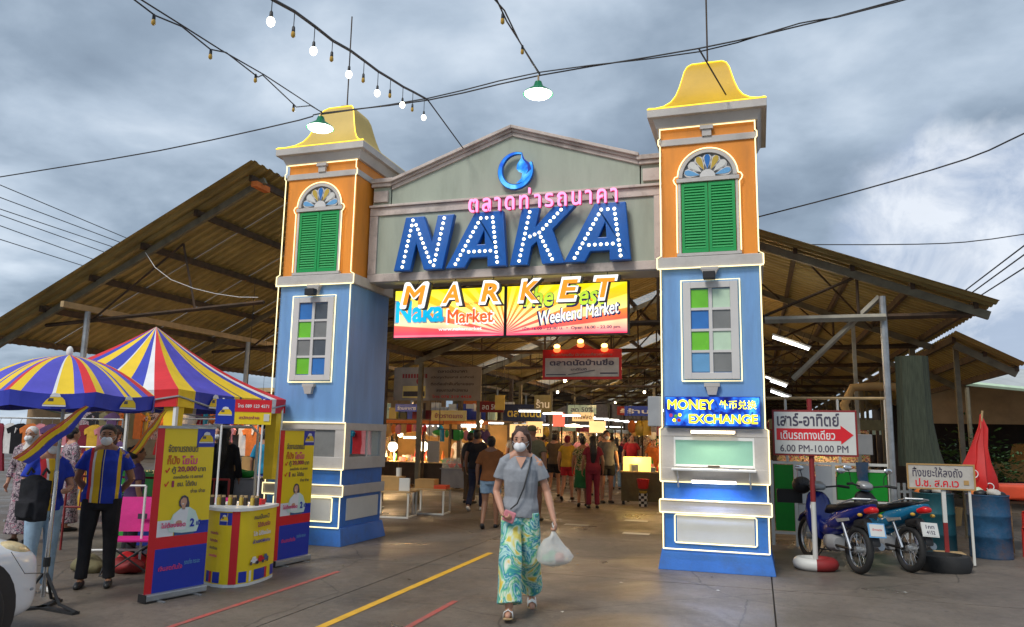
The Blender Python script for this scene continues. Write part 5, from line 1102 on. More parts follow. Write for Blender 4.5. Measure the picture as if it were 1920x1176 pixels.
# ================================================================ white car at the left edge
car = T('parked_car', 'front corner of a white car with an amber headlight at the frame edge', 'car', (-5.95, 4.75, 0), R(95))
st = [(0, .50, .30, .48, .52), (-.06, .66, .22, .60, .66), (-.2, .78, .18, .68, .76), (-.5, .83, .17, .72, .86), (-.9, .85, .17, .76, .93), (-1.25, .855, .17, .80, .98), (-2.4, .86, .17, .86, .96), (-3.4, .84, .2, .88, .96), (-3.95, .76, .25, .86, .94), (-4.05, .6, .35, .7, .8)]
b = MB(); nr = 18; vs = []
for x, hw, zb, zs, zt in st:
    sec = [(-hw*.9, zb), (-hw, zb+.08), (-hw, (zb+zs)/2), (-hw*.99, zs*.93), (-hw*.95, zs), (-hw*.8, zs+(zt-zs)*.6), (-hw*.5, zs+(zt-zs)*.9), (-hw*.2, zt), (0, zt)]
    sec = sec+[(-y, z) for y, z in reversed(sec)]
    vs += [(x, y, z) for y, z in sec]
fs = [(i*nr+j, i*nr+(j+1) % nr, (i+1)*nr+(j+1) % nr, (i+1)*nr+j) for i in range(len(st)-1) for j in range(nr)]+[tuple(range(nr)), tuple((len(st)-1)*nr+j for j in reversed(range(nr)))]
bo = b.add(vs, fs).build('body', 'car_white', car, smooth=True, sharp=60); sm = bo.modifiers.new('s', 'SUBSURF'); sm.levels = 1; sm.render_levels = 2
b = MB(); vs = []
for x, hw, z in ((-1.2, .74, .94), (-1.85, .62, 1.40), (-2.9, .62, 1.45), (-3.7, .70, .95)): vs += [(x, -hw, z), (x, hw, z)]
b.add(vs+[(v[0], v[1], .9) for v in vs], [(0, 1, 3, 2), (2, 3, 5, 4), (4, 5, 7, 6), (0, 2, 10, 8), (2, 4, 12, 10), (4, 6, 14, 12), (1, 9, 11, 3), (3, 11, 13, 5), (5, 13, 15, 7)]).build('cabin', 'dark_glass', car, smooth=False, bev=.06)
for x in (-.82, -3.3):
    for s_ in (-1, 1):
        MB().lathe([(.37, -.02), (.37, .02)], n=28).xf(Matrix.Translation((x, s_*.845, .33)) @ Matrix.Rotation(R(90), 4, 'X')).build('wheel_arch', 'black', car)
        w = MB().torus((0, 0, 0), .22, .085, 'y', 28, 10, 1.1).build('tyre', 'rubber', None, smooth=True); w.parent = car; w.location = (x, s_*.80, .305)
        r_ = MB().lathe([(.18, -.02), (.17, .03), (.06, .05)], n=20).xf(Matrix.Rotation(R(90)*s_, 4, 'X')).build('rim', 'galv', w, smooth=True); r_.location = (0, s_*.04, 0)
mat('lens', (.70, .55, .30), .1, var=.35, scale=14, bump=.3, bscale=30, spec=.8)
for s_ in (-1, 1):
    hl = MB().ell((-.30, s_*.63, .66), (.24, .115, .085), 18, 12, Matrix.Rotation(R(-24*s_), 3, 'Z') @ Matrix.Rotation(R(18), 3, 'Y')).build('headlight', 'lens', car, smooth=True)
MB().box(-.03, .02, -.35, .35, .30, .40).build('grille', 'black', car, bev=.01)
MB().tube([(-.12, -.75, .50), (-.4, -.86, .55), (-.55, -.872, .72)], .003, 4).build('bumper_seam', 'black', car)
MB().ell((-.28, -.822, .42), (.02, .006, .012), 8, 5).build('sensor', 'grey', car)
# ================================================================ right: panel wall, signs, bikes, drums
pw = T('panel_wall', 'low wall of green and white painted panels beside the exchange tower', 'wall', (0, 12.9, 0))
fr = 'wall_white'
for x0, x1, z0, z1, m_ in ((.22, .50, .22, 1.22, 'wall_green'), (.56, .80, .22, .62, fr), (.56, .80, .64, .92, fr), (.56, .80, .94, 1.22, fr), (.82, 1.06, .22, 1.22, fr), (1.12, 1.82, .72, 1.14, 'wall_green'), (1.12, 1.82, .22, .66, 'wall_green')): MB().box(x0, x1, 0, .03, z0, z1).build('panel', m_, pw, bev=.004)
for x in (.18, .53, 1.08, 1.86): MB().box(x-.025, x+.025, -.012, .045, .0, 2.25 if x in (1.86,) else 1.28).build('frame_post', 'panel_white', pw)
for x0, x1, z in ((.205, 1.835, 1.25), (1.105, 1.835, .69), (.205, 1.835, .19), (1.105, 1.835, 1.16)): MB().box(x0, x1, -.008, .04, z-.02, z+.02).build('frame_rail', 'panel_white', pw)
for z in (.63, .93): MB().box(.56, .80, -.006, -.001, z-.006, z+.006).build('panel_groove', 'grey', pw)
MB().tube([(.14, 0, 2.25), (1.86, 0, 2.25)], .025, 6).build('top_rail', 'pale_wood', pw)
for x in (.42, 1.18): MB().tube([(x, 0, 1.27), (x, 0, 2.24)], .02, 6).build('upright', 'panel_white', pw)
o = MB().prism([(-.09, 0), (.09, 0), (.07, -.2), (.10, -.42), (-.03, -.46), (-.08, -.2)], -.02, .02).jit(.02, 7).build('hanging_cloth', 'drum_blue', smooth=True); o.location = (1.48, 12.84, 1.29); tag(o, 'dark blue cloth hanging over the green panel wall', 'cloth')
o = MB().box(-.25, .25, -.1, .1, -.16, .16).build('fan_box', 'grey', bev=.01); o.location = (1.45, 13.4, 1.55); tag(o, 'grey sheet metal box behind the green panel wall', 'box')
b = MB().tube([(1.50, 14.2, 1.9), (1.40, 14.2, 2.2), (1.55, 14.2, 2.5), (1.9, 14.2, 2.52), (2.3, 14.2, 2.5)], .07, 12); o = b.build('exhaust_duct', 'carton', smooth=True); tag(o, 'brown bent exhaust duct under the right roof', 'duct')
# arrow sign on its post
sg = T('road_sign', 'white sign with red arrow and thai weekend parking hours on a red and white post', 'sign', (.65, 10.85, 0))
MB().tube([(0, 0, .05), (0, 0, .82)], .032, 12).build('post', 'panel_white', sg, smooth=True); MB().tube([(0, 0, .82), (0, 0, 2.14)], .032, 12).build('post', 'dark_red', sg, smooth=True)
Y_ = -.04
MB().box(-.47, .56, Y_-.02, Y_, 1.40, 1.99).build('sign_board', 'dark_red', sg, bev=.004); MB().box(-.445, .535, Y_-.026, Y_-.021, 1.425, 1.965).build('sign_face', 'panel_white', sg)
MB().prism([(-.42, 1.60), (.36, 1.60), (.36, 1.555), (.51, 1.675), (.36, 1.795), (.36, 1.75), (-.42, 1.75)], Y_-.030, Y_-.0265).build('arrow', 'print_red', sg)
text('เสาร์-อาทิตย์', 'print_dark', sg, (-.03, Y_-.027, 1.865), w=.76, h=.17, depth=.002, off=.022); text('เดินรถทางเดียว', 'white', sg, (-.04, Y_-.031, 1.672), w=.66, h=.12, depth=.002, off=.012); text('6.00 PM-10.00 PM', 'print_dark', sg, (.03, Y_-.027, 1.495), w=.82, h=.088, depth=.002, off=.012)
tb_ = T('tyre_base', 'half white half red painted tyre filled with concrete at the sign post', 'sign base', (.64, 10.72, 0))
for a0, m_ in ((80, 'panel_white'), (-90, 'dark_red')):
    b = MB(); n = 14; m8 = 10; vs = []; sp = 190 if m_ == 'panel_white' else 170
    for i in range(n+1):
        a = R(a0+sp*i/n)
        for j in range(m8): c = 2*PI*j/m8; q = .20+.075*math.cos(c); vs.append((q*math.cos(a), q*math.sin(a)*.9, .075+.075*math.sin(c)))
    b.add(vs, [(i*m8+j, i*m8+(j+1) % m8, (i+1)*m8+(j+1) % m8, (i+1)*m8+j) for i in range(n) for j in range(m8)]); b.build('tyre', m_, tb_, smooth=True)
MB().lathe([(.15, .0), (.15, .09), (.0, .10)], n=18).build('concrete_fill', 'concrete', tb_)
# small hand painted sign
s2 = T('hand_painted_sign', 'small weathered white sign with hand painted thai words by the drums', 'sign', (2.32, 11.8, 0))
MB().box(-.41, .41, -.015, 0, .98, 1.32).build('sign_board', 'old_board', s2); 
for a in ((-.41, .41, 1.30, 1.32), (-.41, .41, .98, 1.0), (-.41, -.39, 1.001, 1.299), (.39, .41, 1.001, 1.299)): MB().box(a[0], a[1], -.022, -.0155, a[2], a[3]).build('sign_edge', 'carton', s2)
text('ทิ้งขยะให้ลงถัง', 'print_dark', s2, (-.04, -.016, 1.21), w=.60, h=.13, depth=.002, off=.012); text('ป.ช. ส.ค.เว', 'print_red', s2, (-.05, -.016, 1.07), w=.52, h=.11, depth=.002, off=.02)
MB().box(.27, .33, -.0215, -.016, 1.05, 1.11, m=None).build('diamond_mark', 'carton', s2)
MB().box(.0, .05, .0, .04, .55, 1.1).build('post', 'panel_white', s2); MB().box(.0, .05, .0, .04, .12, .55).build('post', 'dark_red', s2); MB().box(.32, .35, .0, .03, .02, 1.0).build('post', 'panel_white', s2)
MB().box(-.12, .22, -.12, .16, .10, .17).build('wood_block', 'pale_wood', s2)
o = MB().lathe([(.30, 0), (.33, .10), (.30, .19), (.22, .20), (.2, .1)], n=24).build('old_tyre', 'rubber', smooth=True); o.location = (2.20, 11.35, 0); tag(o, 'old grey tyre lying flat at the foot of the hand painted sign', 'tyre')
def drum(label, x, y, m_):
    t = T('oil_drum', label, 'drum', (x, y, 0), 0, 'steel drums on the right'); pr_ = [(.27, 0), (.275, .02), (.27, .03), (.27, .28), (.278, .295), (.27, .31), (.27, .57), (.278, .585), (.27, .60), (.27, .85), (.28, .87), (.27, .88), (.255, .87), (.25, .70)]
    MB().lathe(pr_, n=28).build('drum_shell', m_, t, smooth=True, sharp=60)
    b = MB()
    for i in range(7): b.ell((random.uniform(-.15, .15), random.uniform(-.15, .15), .85+random.uniform(0, .08)), (.09, .06, .05), 8, 6)
    for i, m2 in enumerate(('black', 'carton', 'pane_mint', 'orange_cloth', 'black', 'old_board')): MB().ell((.16*math.cos(i), .16*math.sin(i), .87+.02*(i % 3)), (.09, .07, .06), 10, 7).jit(.02, 12, i).build('rubbish', m2, t, smooth=True)
drum('rusty blue steel drum on the right full of rubbish', 3.12, 12.9, 'drum_blue'); drum('teal stained steel drum behind the hand painted sign', 2.42, 12.9, 'drum_teal')
# shade net column
b = MB(); n = 30; vs = []
for z, w, dx in ((1.25, .30, .05), (1.5, .27, .02), (1.9, .235, 0), (2.4, .225, 0), (2.88, .22, 0)):
    for i in range(n): a = 2*PI*i/n; r_ = 1+.06*math.sin(i*2.1)+.04*math.sin(i*5+z); vs.append((2.24+dx+w*r_*math.cos(a), 12.85+.16*r_*math.sin(a), z))
b.add(vs, [(k*n+i, k*n+(i+1) % n, (k+1)*n+(i+1) % n, (k+1)*n+i) for k in range(4) for i in range(n)]); o = b.build('shade_net', 'net', smooth=True); tag(o, 'tall bundle of grey green shade netting hanging under the right roof', 'netting')
# folded red parasol
fp = T('folded_parasol', 'folded red parasol with white printed rings leaning over the blue drum', 'parasol', (3.05, 13.2, 0), 0)
M = Matrix.Translation((0, 0, .9)) @ Matrix.Rotation(R(8), 4, 'Y')
vs = []; n = 24; b = MB()
for z, w in ((1.12, .01), (.95, .045), (.7, .085), (.45, .14), (.25, .20), (.12, .23), (.0, .19)):
    for i in range(n): a = 2*PI*i/n; r_ = 1+.30*math.cos(a*5+z*2)+.12*math.sin(a*9); vs.append((w*r_*math.cos(a), w*r_*math.sin(a)*.7, z))
b.add(vs, [(k*n+i, k*n+(i+1) % n, (k+1)*n+(i+1) % n, (k+1)*n+i) for k in range(6) for i in range(n)]).jit(.05, 5, 3).jit(.02, 14, 1).xf(M).build('canopy', 'red', fp, smooth=True)
MB().tube([(0, 0, -.9), (0, 0, 1.2)], .015, 8).xf(M).build('pole', 'pale_wood', fp)
for x, z, r_ in ((-.09, .25, .055), (.13, .10, .05)): MB().torus((x, -.20+.07*(z > .3), z), r_, .007, 'y', 16, 6).xf(M).build('printed_ring', 'white', fp, smooth=True)
MB().box(.14, .26, -.24, -.235, .0, .04).xf(M).build('printed_bar', 'white', fp)
gt = T('picket_gate', 'low gate of white metal pickets between the panel wall and the drums', 'gate', (2.15, 13.3, 0))
for i in range(6): MB().box(-.22+i*.08, -.18+i*.08, 0, .01, .15, .98).build('picket', 'wall_white', gt)
for z in (.3, .85): MB().box(-.24, .26, .011, .03, z-.02, z+.02).build('gate_rail', 'wall_white', gt)
o = MB().box(-.5, .8, -.4, .4, 0, .05).jit(.09, 2.2).build('orange_tarp', 'tarp_orange'); o.data = remesh(MB().box(-.7, .8, -.5, .5, -.24, .02).jit(.09, 3), 'orange_tarp', 'tarp_orange', .03); o.location = (4.0, 13.9, .98); tag(o, 'bright orange red tarpaulin draped over a stand at the right frame edge', 'tarpaulin')
tb2 = T('tarp_table', 'wooden stand under the orange tarpaulin', 'table', (4.1, 13.9, 0)); MB().box(-.6, .7, -.4, .4, .72, .76).build('table_top', 'wood', tb2)
for x in (-.55, .65):
    for y in (-.35, .35): MB().box(x-.03, x+.03, y-.03, y+.03, 0, .72).build('leg', 'wood', tb2)
for i, (x, y, z) in enumerate(((3.75, 13.0, 0), (3.80, 13.05, .22))):
    c = T('red_stool', ('lower' if i == 0 else 'upper')+' red plastic stool of the pair stacked right of the blue drum', 'stool', (x, y, z), R(12*i)); MB().box(-.16, .16, -.16, .16, .40, .425).build('seat', 'red', c, bev=.015)
    for sx in (-1, 1):
        for sy in (-1, 1): MB().frustum(sx*.14, sy*.14, .03, .02, 0, .022, .018, .40).build('leg', 'red', c)
# ---------------- motorcycles
def bike(label, loc, rz, body, plate_m, lean=3):
    side = body; body = 'seat_black' if body == 'bike_cyan' else body
    t = T('motorcycle', label, 'motorcycle', loc, rz, 'motorcycles parked by the arrow sign'); t.rotation_euler = (0, R(lean), rz)
    # y forward, wheels at y = +-.62
    for y, nm in ((.62, 'wheel'), (-.62, 'wheel')):
        w = MB().torus((0, 0, 0), .245, .042, 'x', 32, 10).build(nm, 'rubber', t, smooth=True); w.location = (0, y, .288)
        MB().torus((0, 0, 0), .208, .014, 'x', 32, 8).build('rim', 'chrome', w, smooth=True); MB().lathe([(.035, -.05), (.035, .05)], n=14).xf(Matrix.Rotation(R(90), 4, 'Y')).build('hub', 'galv', w, smooth=True)
        for k in range(16):
            a = 2*PI*k/16; MB().tube([(.02*(-1)**k, .03*math.cos(a), .03*math.sin(a)), (0, .2*math.cos(a+.12), .2*math.sin(a+.12))], .0022, 4).build('spoke', 'chrome', w)
        MB().lathe([(.075, .045), (.075, .05)], n=16).xf(Matrix.Rotation(R(90), 4, 'Y')).build('brake_disc', 'galv', w)
    for x in (-.075, .075): MB().tube([(x, .62, .29), (x, .50, .62), (x*.8, .42, .86)], .017, 8).build('fork', 'galv', t, smooth=True)
    def loft(nm, m_, secs, n=16, jitter=0):
        """secs: (y, z, half width, half height)"""
        b = MB(); vs = []
        for y, z, w, h in secs:
            for i in range(n):
                a = 2*PI*i/n; c, s_ = math.cos(a), math.sin(a); vs.append((w*math.copysign(abs(c)**.7, c), y, z+h*math.copysign(abs(s_)**.7, s_)))
        k = len(secs); fs = [(j*n+i, j*n+(i+1) % n, (j+1)*n+(i+1) % n, (j+1)*n+i) for j in range(k-1) for i in range(n)]+[tuple(range(n)), tuple((k-1)*n+i for i in reversed(range(n)))]
        return b.add(vs, fs).build(nm, m_, t, smooth=True, sharp=70)
    loft('front_fender', body, [(.34, .52, .05, .02), (.48, .60, .065, .035), (.62, .615, .068, .03), (.78, .56, .06, .025), (.88, .48, .04, .015)])
    loft('leg_shield', body, [(.22, .42, .10, .12), (.30, .50, .17, .20), (.37, .64, .19, .24), (.42, .78, .15, .14), (.46, .86, .08, .06)])
    loft('centre_spine', side, [(.28, .48, .07, .10), (.10, .44, .075, .10), (-.08, .50, .085, .12), (-.25, .58, .10, .12)])
    loft('side_cover', side, [(-.05, .55, .10, .09), (-.25, .60, .125, .13), (-.50, .68, .12, .10), (-.75, .77, .09, .06), (-.92, .83, .05, .03)])
    loft('seat', 'seat_black', [(.10, .68, .06, .03), (-.02, .735, .10, .045), (-.25, .755, .13, .045), (-.5, .80, .13, .045), (-.70, .835, .10, .035), (-.78, .84, .05, .02)])
    loft('engine', 'grey', [(.14, .30, .06, .06), (.05, .30, .10, .10), (-.10, .30, .12, .11), (-.22, .30, .10, .08)])
    loft('rear_fender', 'seat_black', [(-.60, .60, .06, .05), (-.80, .62, .06, .06), (-.93, .52, .055, .05), (-1.0, .40, .05, .03)])
    loft('tail_light', 'tail_red', [(-.84, .77, .07, .035), (-.93, .79, .065, .04), (-.985, .79, .035, .025)])
    loft('handlebar_cowl', 'bike_grey' if body != 'bike_grey' else body, [(.50, .98, .07, .05), (.44, .99, .11, .065), (.36, .98, .10, .05), (.30, .97, .05, .03)])
    loft('headlight', 'glass', [(.50, .985, .065, .045), (.53, .985, .045, .03)])
    MB().tube([(-.34, .24, 1.0), (-.26, .30, 1.01), (-.10, .37, .98), (.10, .37, .98), (.26, .30, 1.01), (.34, .24, 1.0)], .012, 8).build('handlebar', 'black', t, smooth=True)
    for s_ in (-1, 1):
        MB().tube([(s_*.24, .31, 1.01), (s_*.36, .22, 1.0)], .019, 8).build('grip', 'rubber', t, smooth=True); MB().tube([(s_*.24, .34, 1.02), (s_*.25, .36, 1.12), (s_*.28, .34, 1.18)], .006, 6).build('mirror_arm', 'black', t)
        mr_ = MB().ell((s_*.30, .335, 1.215), (.065, .018, .04), 14, 9).build('mirror', 'chrome', t, smooth=True)
        MB().tube([(s_*.11, -.62, .29), (s_*.12, -.45, .58)], .02, 8).build('shock_absorber', 'chrome', t, smooth=True); MB().tube([(s_*.07, -.10, .28), (s_*.08, -.62, .285)], .018, 6).build('swing_arm', 'black', t)
        MB().ell((s_*.13, -.86, .72), (.03, .03, .022), 8, 6).build('indicator', 'bulb_amber', t)
        MB().tube([(s_*.05, -.05, .2), (s_*.26, -.05, .21)], .014, 6).build('footrest', 'rubber', t)
    MB().tube([(.10, .05, .22), (.14, -.2, .20), (.15, -.45, .26), (.15, -.85, .36)], [.018, .02, .04, .045], 12).build('exhaust_pipe', 'galv', t, smooth=True)
    MB().box(.10, .118, -.62, -.05, .24, .34).build('chain_cover', 'seat_black', t)
    MB().tube([(-.10, .0, .24), (-.24, .05, .02)], .01, 6).build('side_stand', 'black', t)
    MB().tube([(-.14, -.35, .80), (-.15, -.75, .90), (0, -.86, .91), (.15, -.75, .90), (.14, -.35, .80)], .011, 8).build('grab_rail', 'galv', t, smooth=True)
    Mp = Matrix.Translation((0, -1.0, .56)) @ Matrix.Rotation(R(-18), 4, 'X')
    MB().box(-.105, .105, -.006, .006, -.085, .085).xf(Mp).build('number_plate', plate_m, t)
    MB().box(-.09, .09, -.009, -.0065, -.07, .07).xf(Mp).build('plate_face', 'panel_white', t)
    for k, tx in enumerate(('1กท', '4152') if plate_m != 'pane_sky' else ('', '')):
        if tx: o = text(tx, 'print_dark', t, (0, 0, 0), w=.11, h=.045, depth=.001, off=.02, res=2); o.data.transform(Mp @ Matrix.Translation((0, -.0095, .033-.066*k)))
    if plate_m == 'pane_sky': o = text('ป้ายแดง', 'tail_red', t, (0, 0, 0), w=.12, h=.03, depth=.001, off=.01, res=2); o.data.transform(Mp @ Matrix.Translation((0, -.0095, .01)))
    for x0 in (-.127, .127): MB().prism([(-.60, .66), (-.30, .62), (-.35, .58), (-.62, .63)], x0-.004, x0+.004, plane='yz').build('side_stripe', 'bike_grey', t)
bike('blue motorcycle with pale blue edged plate parked right behind the sign post', (.87, 11.15, 0), R(24), 'bike_blue', 'pane_sky'); bike('black and light blue motorcycle parked further right with a white plate', (1.50, 11.55, 0), R(24), 'bike_cyan', 'panel_white', 4)
hm = MB().ell((0, 0, .0), (.13, .15, .12), 18, 12); o = hm.build('helmet', 'seat_black', smooth=True); o.location = (.56, 11.72, .98); tag(o, 'black helmet hanging on the handlebar of the blue motorcycle', 'helmet')
o = MB().box(-.16, .16, -.11, .11, 0, .015).box(-.17, .17, -.12, -.105, 0, .18).box(-.17, .17, .105, .12, 0, .18).box(-.17, -.155, -.105, .105, 0, .18).box(.155, .17, -.105, .105, 0, .18).build('bike_basket', 'seat_black'); o.location = (.40, 11.98, .72); tag(o, 'small black basket in front of the blue motorcycle', 'basket')
# far right: awning, beige wall, truck
aw = T('awning', 'pale corrugated awning with turquoise edge beyond the right roofs', 'awning', (0, 20, 0))
MB().add([(4.2, 0, 3.05), (9.5, 0, 2.45), (9.5, 5, 3.7), (4.2, 5, 3.7), (4.2, 0, 3.0), (9.5, 0, 2.40), (9.5, 5, 3.65), (4.2, 5, 3.65)], [(0, 1, 2, 3), (7, 6, 5, 4), (0, 4, 5, 1), (3, 2, 6, 7)]).build('awning_sheet', 'roof_pale', aw); MB().tube([(4.2, -.05, 3.0), (9.5, -.05, 2.40)], .06, 6).build('edge_pipe', 'pane_mint', aw)
for x in (4.6, 7, 9.2): MB().tube([(x, 0, 0), (x, 0, 2.9-.1*(x-4.6))], .05, 6).build('post', 'olive_steel', aw)
o = MB().box(4.45, 16, 25, 25.2, 2.15, 3.4).build('beige_wall', 'beige_wall'); tag(o, 'long beige wall panel over the open garage at the right', 'wall')
o = MB().box(4.4, 22, 34, 34.2, 0, 4).build('garage_back_wall', 'dark_wood'); tag(o, 'garage back wall behind the pickup, interior gloom painted as dark colour', 'wall')  # the gloom inside the garage is put into this wall's dark colour
o = MB().box(4.4, 16, 25.3, 34, 3.3, 3.4).build('garage_ceiling', 'rust_steel'); tag(o, 'dark flat ceiling of the garage behind the pickup', 'ceiling')
o = MB().box(6.6, 12, 22, 22.1, 2.95, 3.3).build('red_fascia', 'red'); tag(o, 'red strip above the awning at the right frame edge', 'sign board')
tk = T('pickup_truck', 'dull orange brown pickup parked before the beige wall', 'pickup truck', (8.0, 27.5, 0), R(0))
MB().prism([(-1.9, .5), (1.9, .5), (1.95, .95), (1.2, 1.05), (.7, 1.6), (-.35, 1.62), (-.5, 1.05), (-1.9, 1.02)], -.8, .8).build('body', 'carton', tk, bev=.06)
MB().prism([(1.02, 1.08), (.62, 1.52), (-.25, 1.54), (-.38, 1.08)], -.81, -.805).build('window', 'dark_glass', tk)
for x in (-1.25, 1.25): w = MB().torus((x, -.78, .36), .26, .1, 'y', 20, 8).build('tyre', 'rubber', tk, smooth=True)
for x, y, r_ in ((4.2, 17.5, .45), (5.2, 18.2, .5)):
    pl = T('potted_shrub', 'green leafy potted shrub '+('by the shade netting' if x < 5 else 'in front of the pickup'), 'plant', (x-.6, y, 0)); MB().lathe([(.15, 0), (.2, .35)], n=14).build('pot', 'carton', pl)
    b = MB()
    for i in range(500):
        v = Vector((random.gauss(0, .3), random.gauss(0, .3), 1.15+random.gauss(0, .28))); a = random.uniform(0, PI); s_ = .06; u = Vector((math.cos(a), math.sin(a), random.uniform(-.6, .6)))*s_; w = u.cross(Vector((random.random(), random.random(), 1))).normalized()*s_*.4
        b.add([v-u, v+w, v+u, v-w], [(0, 1, 2, 3)])
    mat('leaf'+str(int(x)), (.05, .11, .02), .6, var=.4); o = b.build('leaves', 'leaf'+str(int(x)), pl); MB().tube([(0, 0, .3), (0, 0, 1.2)], .02, 5).build('stem', 'wood', pl)
# ================================================================ inside the hall
def counter(label, x0, x1, y0, y1, h, m_, name='market_counter', skirt=True, rz=0, cat='counter', group=None):
    t = T(name, label, cat, ((x0+x1)/2, (y0+y1)/2, 0), rz, group); w, d = (x1-x0)/2, (y1-y0)/2
    MB().box(-w-.03, w+.03, -d-.03, d+.03, h-.03, h).build('counter_top', 'pale_wood' if m_ != 'stainless' else 'stainless', t)
    n = max(1, round(2*w/.9))
    for i in range(n): MB().box(-w+2*w*i/n+.01, -w+2*w*(i+1)/n-.01, -d, -d+.03, .08, h-.031).build('front_panel', m_, t)
    for sx in (-1, 1): MB().box(*sorted((sx*w, sx*(w-.03))), -d+.031, d, .08, h-.031).build('side_panel', m_, t)
    for sx in (-1, 1):
        for sy in (-1, 1): MB().box(sx*w*.95-.03, sx*w*.95+.03, sy*d*.9-.03, sy*d*.9+.03, 0, .08).build('foot', 'black', t)
    return t
def pend(label, x, y, z, ztop, e=25, r=.07, m_='bulb_lit', col=(1, .62, .26), group='pendant lamps of the stalls'):
    t = T('pendant_lamp', label, 'lamp', (x, y, z), 0, group); MB().tube([(0, 0, r*.8), (0, 0, ztop-z)], .006, 4).build('cord', 'cable', t); MB().ell((0, 0, 0), (r, r, r), 12, 8).build('bulb', m_, t, smooth=True)
    MB().tube([(0, 0, r*.8), (0, 0, r*1.6)], r*.4, 8).build('socket', 'black', t)
    if e: lamp('lamp_light', t, (0, 0, -r*1.3), e, col, .08)
    return t
def tube(label, x, y, z, ztop, along='x', ln=1.2, tilt=0, e=0, group='fluorescent tube lamps of the market', m_='tube_lit', r=.022):
    t = T('tube_lamp', label, 'lamp', (x, y, z), R(90) if along == 'y' else 0, group)
    t.rotation_euler = (0, tilt, R(90) if along == 'y' else 0)
    MB().box(-ln/2, ln/2, -.03, .03, .03, .06).build('batten', 'wall_white', t); MB().tube([(-ln/2+.02, 0, 0), (ln/2-.02, 0, 0)], r, 6).build('tube', m_, t, smooth=True)
    for x_ in (-ln*.4, ln*.4): MB().tube([(x_, 0, .06), (x_, 0, max(.1, ztop-z))], .004, 4).build('hanger', 'cable', t)
    if e: lamp('lamp_light', t, (0, 0, -.08), e, (1, .85, .6), .15)
    return t
# left food stall
counter('long dark wooden food counter at the left inside the hall', -11.3, -8.75, 21.6, 22.5, .74, 'dark_wood')
gc = counter('stainless display case with glass front right of the dark counter', -8.7, -7.6, 20.8, 21.5, .62, 'stainless', cat='display case'); MB().box(-.53, .53, -.33, .33, .621, .90).build('glass_box', 'glass', gc)
sf = T('stall_canopy', 'wide stall frame with signboards and shelves above the left food counter', 'stall', (-9.6, 22.4, 0))
for x in (-1.9, 0, 2.0):
    for y in (-.9, 1.2): MB().box(x-.03, x+.03, y-.03, y+.03, 0, 2.5).build('post', 'rust_steel', sf)
MB().box(-2.0, 2.1, -1.0, 1.3, 1.98, 2.02).build('shelf', 'wood', sf); MB().box(-2.0, 2.1, -1.04, -1.0, 1.88, 1.975).build('fascia', 'orange_cloth', sf); MB().box(-2.1, 2.2, 1.3, 1.34, .0, 1.9).build('back_wall', 'carton', sf)
sign_cols = ['crate_blue', 'pane_yellow', 'pane_mint', 'dark_red', 'grey', 'panel_white', 'print_blue', 'khaki']
for i in range(16):
    x = -11.45+i*.26+random.uniform(-.03, .03); o = MB().box(-.12, .12, -.09, .09, 0, random.uniform(.16, .34)).build('storage_box', random.choice(sign_cols)); o.location = (x, 21.6+random.uniform(0, .4), 2.02); tag(o, ORD[i]+' storage box from the left on the high shelf over the food counter', 'box', 'boxes on the shelf over the food counter')
for i in range(14): o = MB().box(-.13, .13, -.09, .09, 0, .20).build('storage_box', random.choice(['panel_white', 'pane_mint', 'grey', 'crate_blue', 'dark_wood'])); o.location = (-11.3+i*.29, 22.3, 2.02); o.scale.z = random.uniform(1, 2.8); tag(o, ORD[i]+' box from the left at the back of the food counter shelf', 'box', 'back boxes on the high shelf')
def board(label, x, y, z, w, h, m_, txt=None, tm='print_dark', th=None, name='stall_sign'):
    t = T(name, label, 'sign', (x, y, z)); MB().box(-w/2, w/2, 0, .03, -h/2, h/2).build('sign_board', m_, t)
    for s_ in (-1, 1): MB().tube([(s_*w*.4, .015, h/2), (s_*w*.4, .015, h/2+1.1)], .006, 4).build('hanger', 'cable', t)
    if txt:
        k = len(txt)
        for i, s_ in enumerate(txt): text(s_, tm, t, (0, -.001, h*(.5-(i+.5)/k)), w=w*.8, h=th or h*.5/k, depth=.003, off=.02, res=2)
    return t
board('yellow hanging sign above the left food counter', -8.6, 21.0, 2.12, 1.1, .30, 'pane_yellow', ['ข้าวราดแกง'], 'dark_red')
board('blue shelf sign at the far left of the food counter', -9.9, 20.9, 2.33, .75, .22, 'crate_blue', ['ร้านอาหาร'], 'white')
board('small yellow hanging sign on a hall post', -5.36, 16.0, 2.29, .22, .32, 'pane_yellow')
board('dark blue sign under the roof over the aisle', -6.6, 22.0, 2.25, 1.3, .5, 'navy', ['ตลาดนัด'], 'pane_yellow')
o = board('sheet of paper hanging on the left stall post', -7.76, 18.0, 1.15, .32, .52, 'old_board', None)
o = MB().ell((0, 0, 0), (.17, .17, .09), 14, 8).build('green_shade', 'crate_green', smooth=True); o.location = (-9.0, 21.2, 1.62); tag(o, 'green round shade hanging over the left food counter', 'lamp shade')
pend('large glowing globe lamp at the far left of the food counter', -10.75, 21.8, 1.17, 1.98, 50, .15); pend('second large glowing globe lamp on the left food counter', -9.72, 21.8, 1.20, 1.98, 50, .15); pend('small warm bulb high over the left food counter', -9.75, 22.2, 1.62, 1.98, 0, .07); pend('small globe lamp in the middle of the food stall row', -8.0, 22.6, 1.42, 1.98, 30, .10); pend('warm bulb over the right end of the food counter', -8.3, 21.9, 1.72, 1.98, 0, .07); pend('bright bulb at the back left of the food stall', -10.9, 22.6, 1.55, 1.98, 20, .09)
tube('white tube lamp over the left part of the food counter', -9.35, 21.5, 1.80, 1.98, ln=.6, r=.04); tube('white tube lamp over the display case', -8.0, 21.3, 1.84, 2.3, ln=.65, r=.045, e=25); tube('small white tube lamp low over the far left counter', -10.3, 22.2, 1.45, 1.98, ln=.6, r=.03)
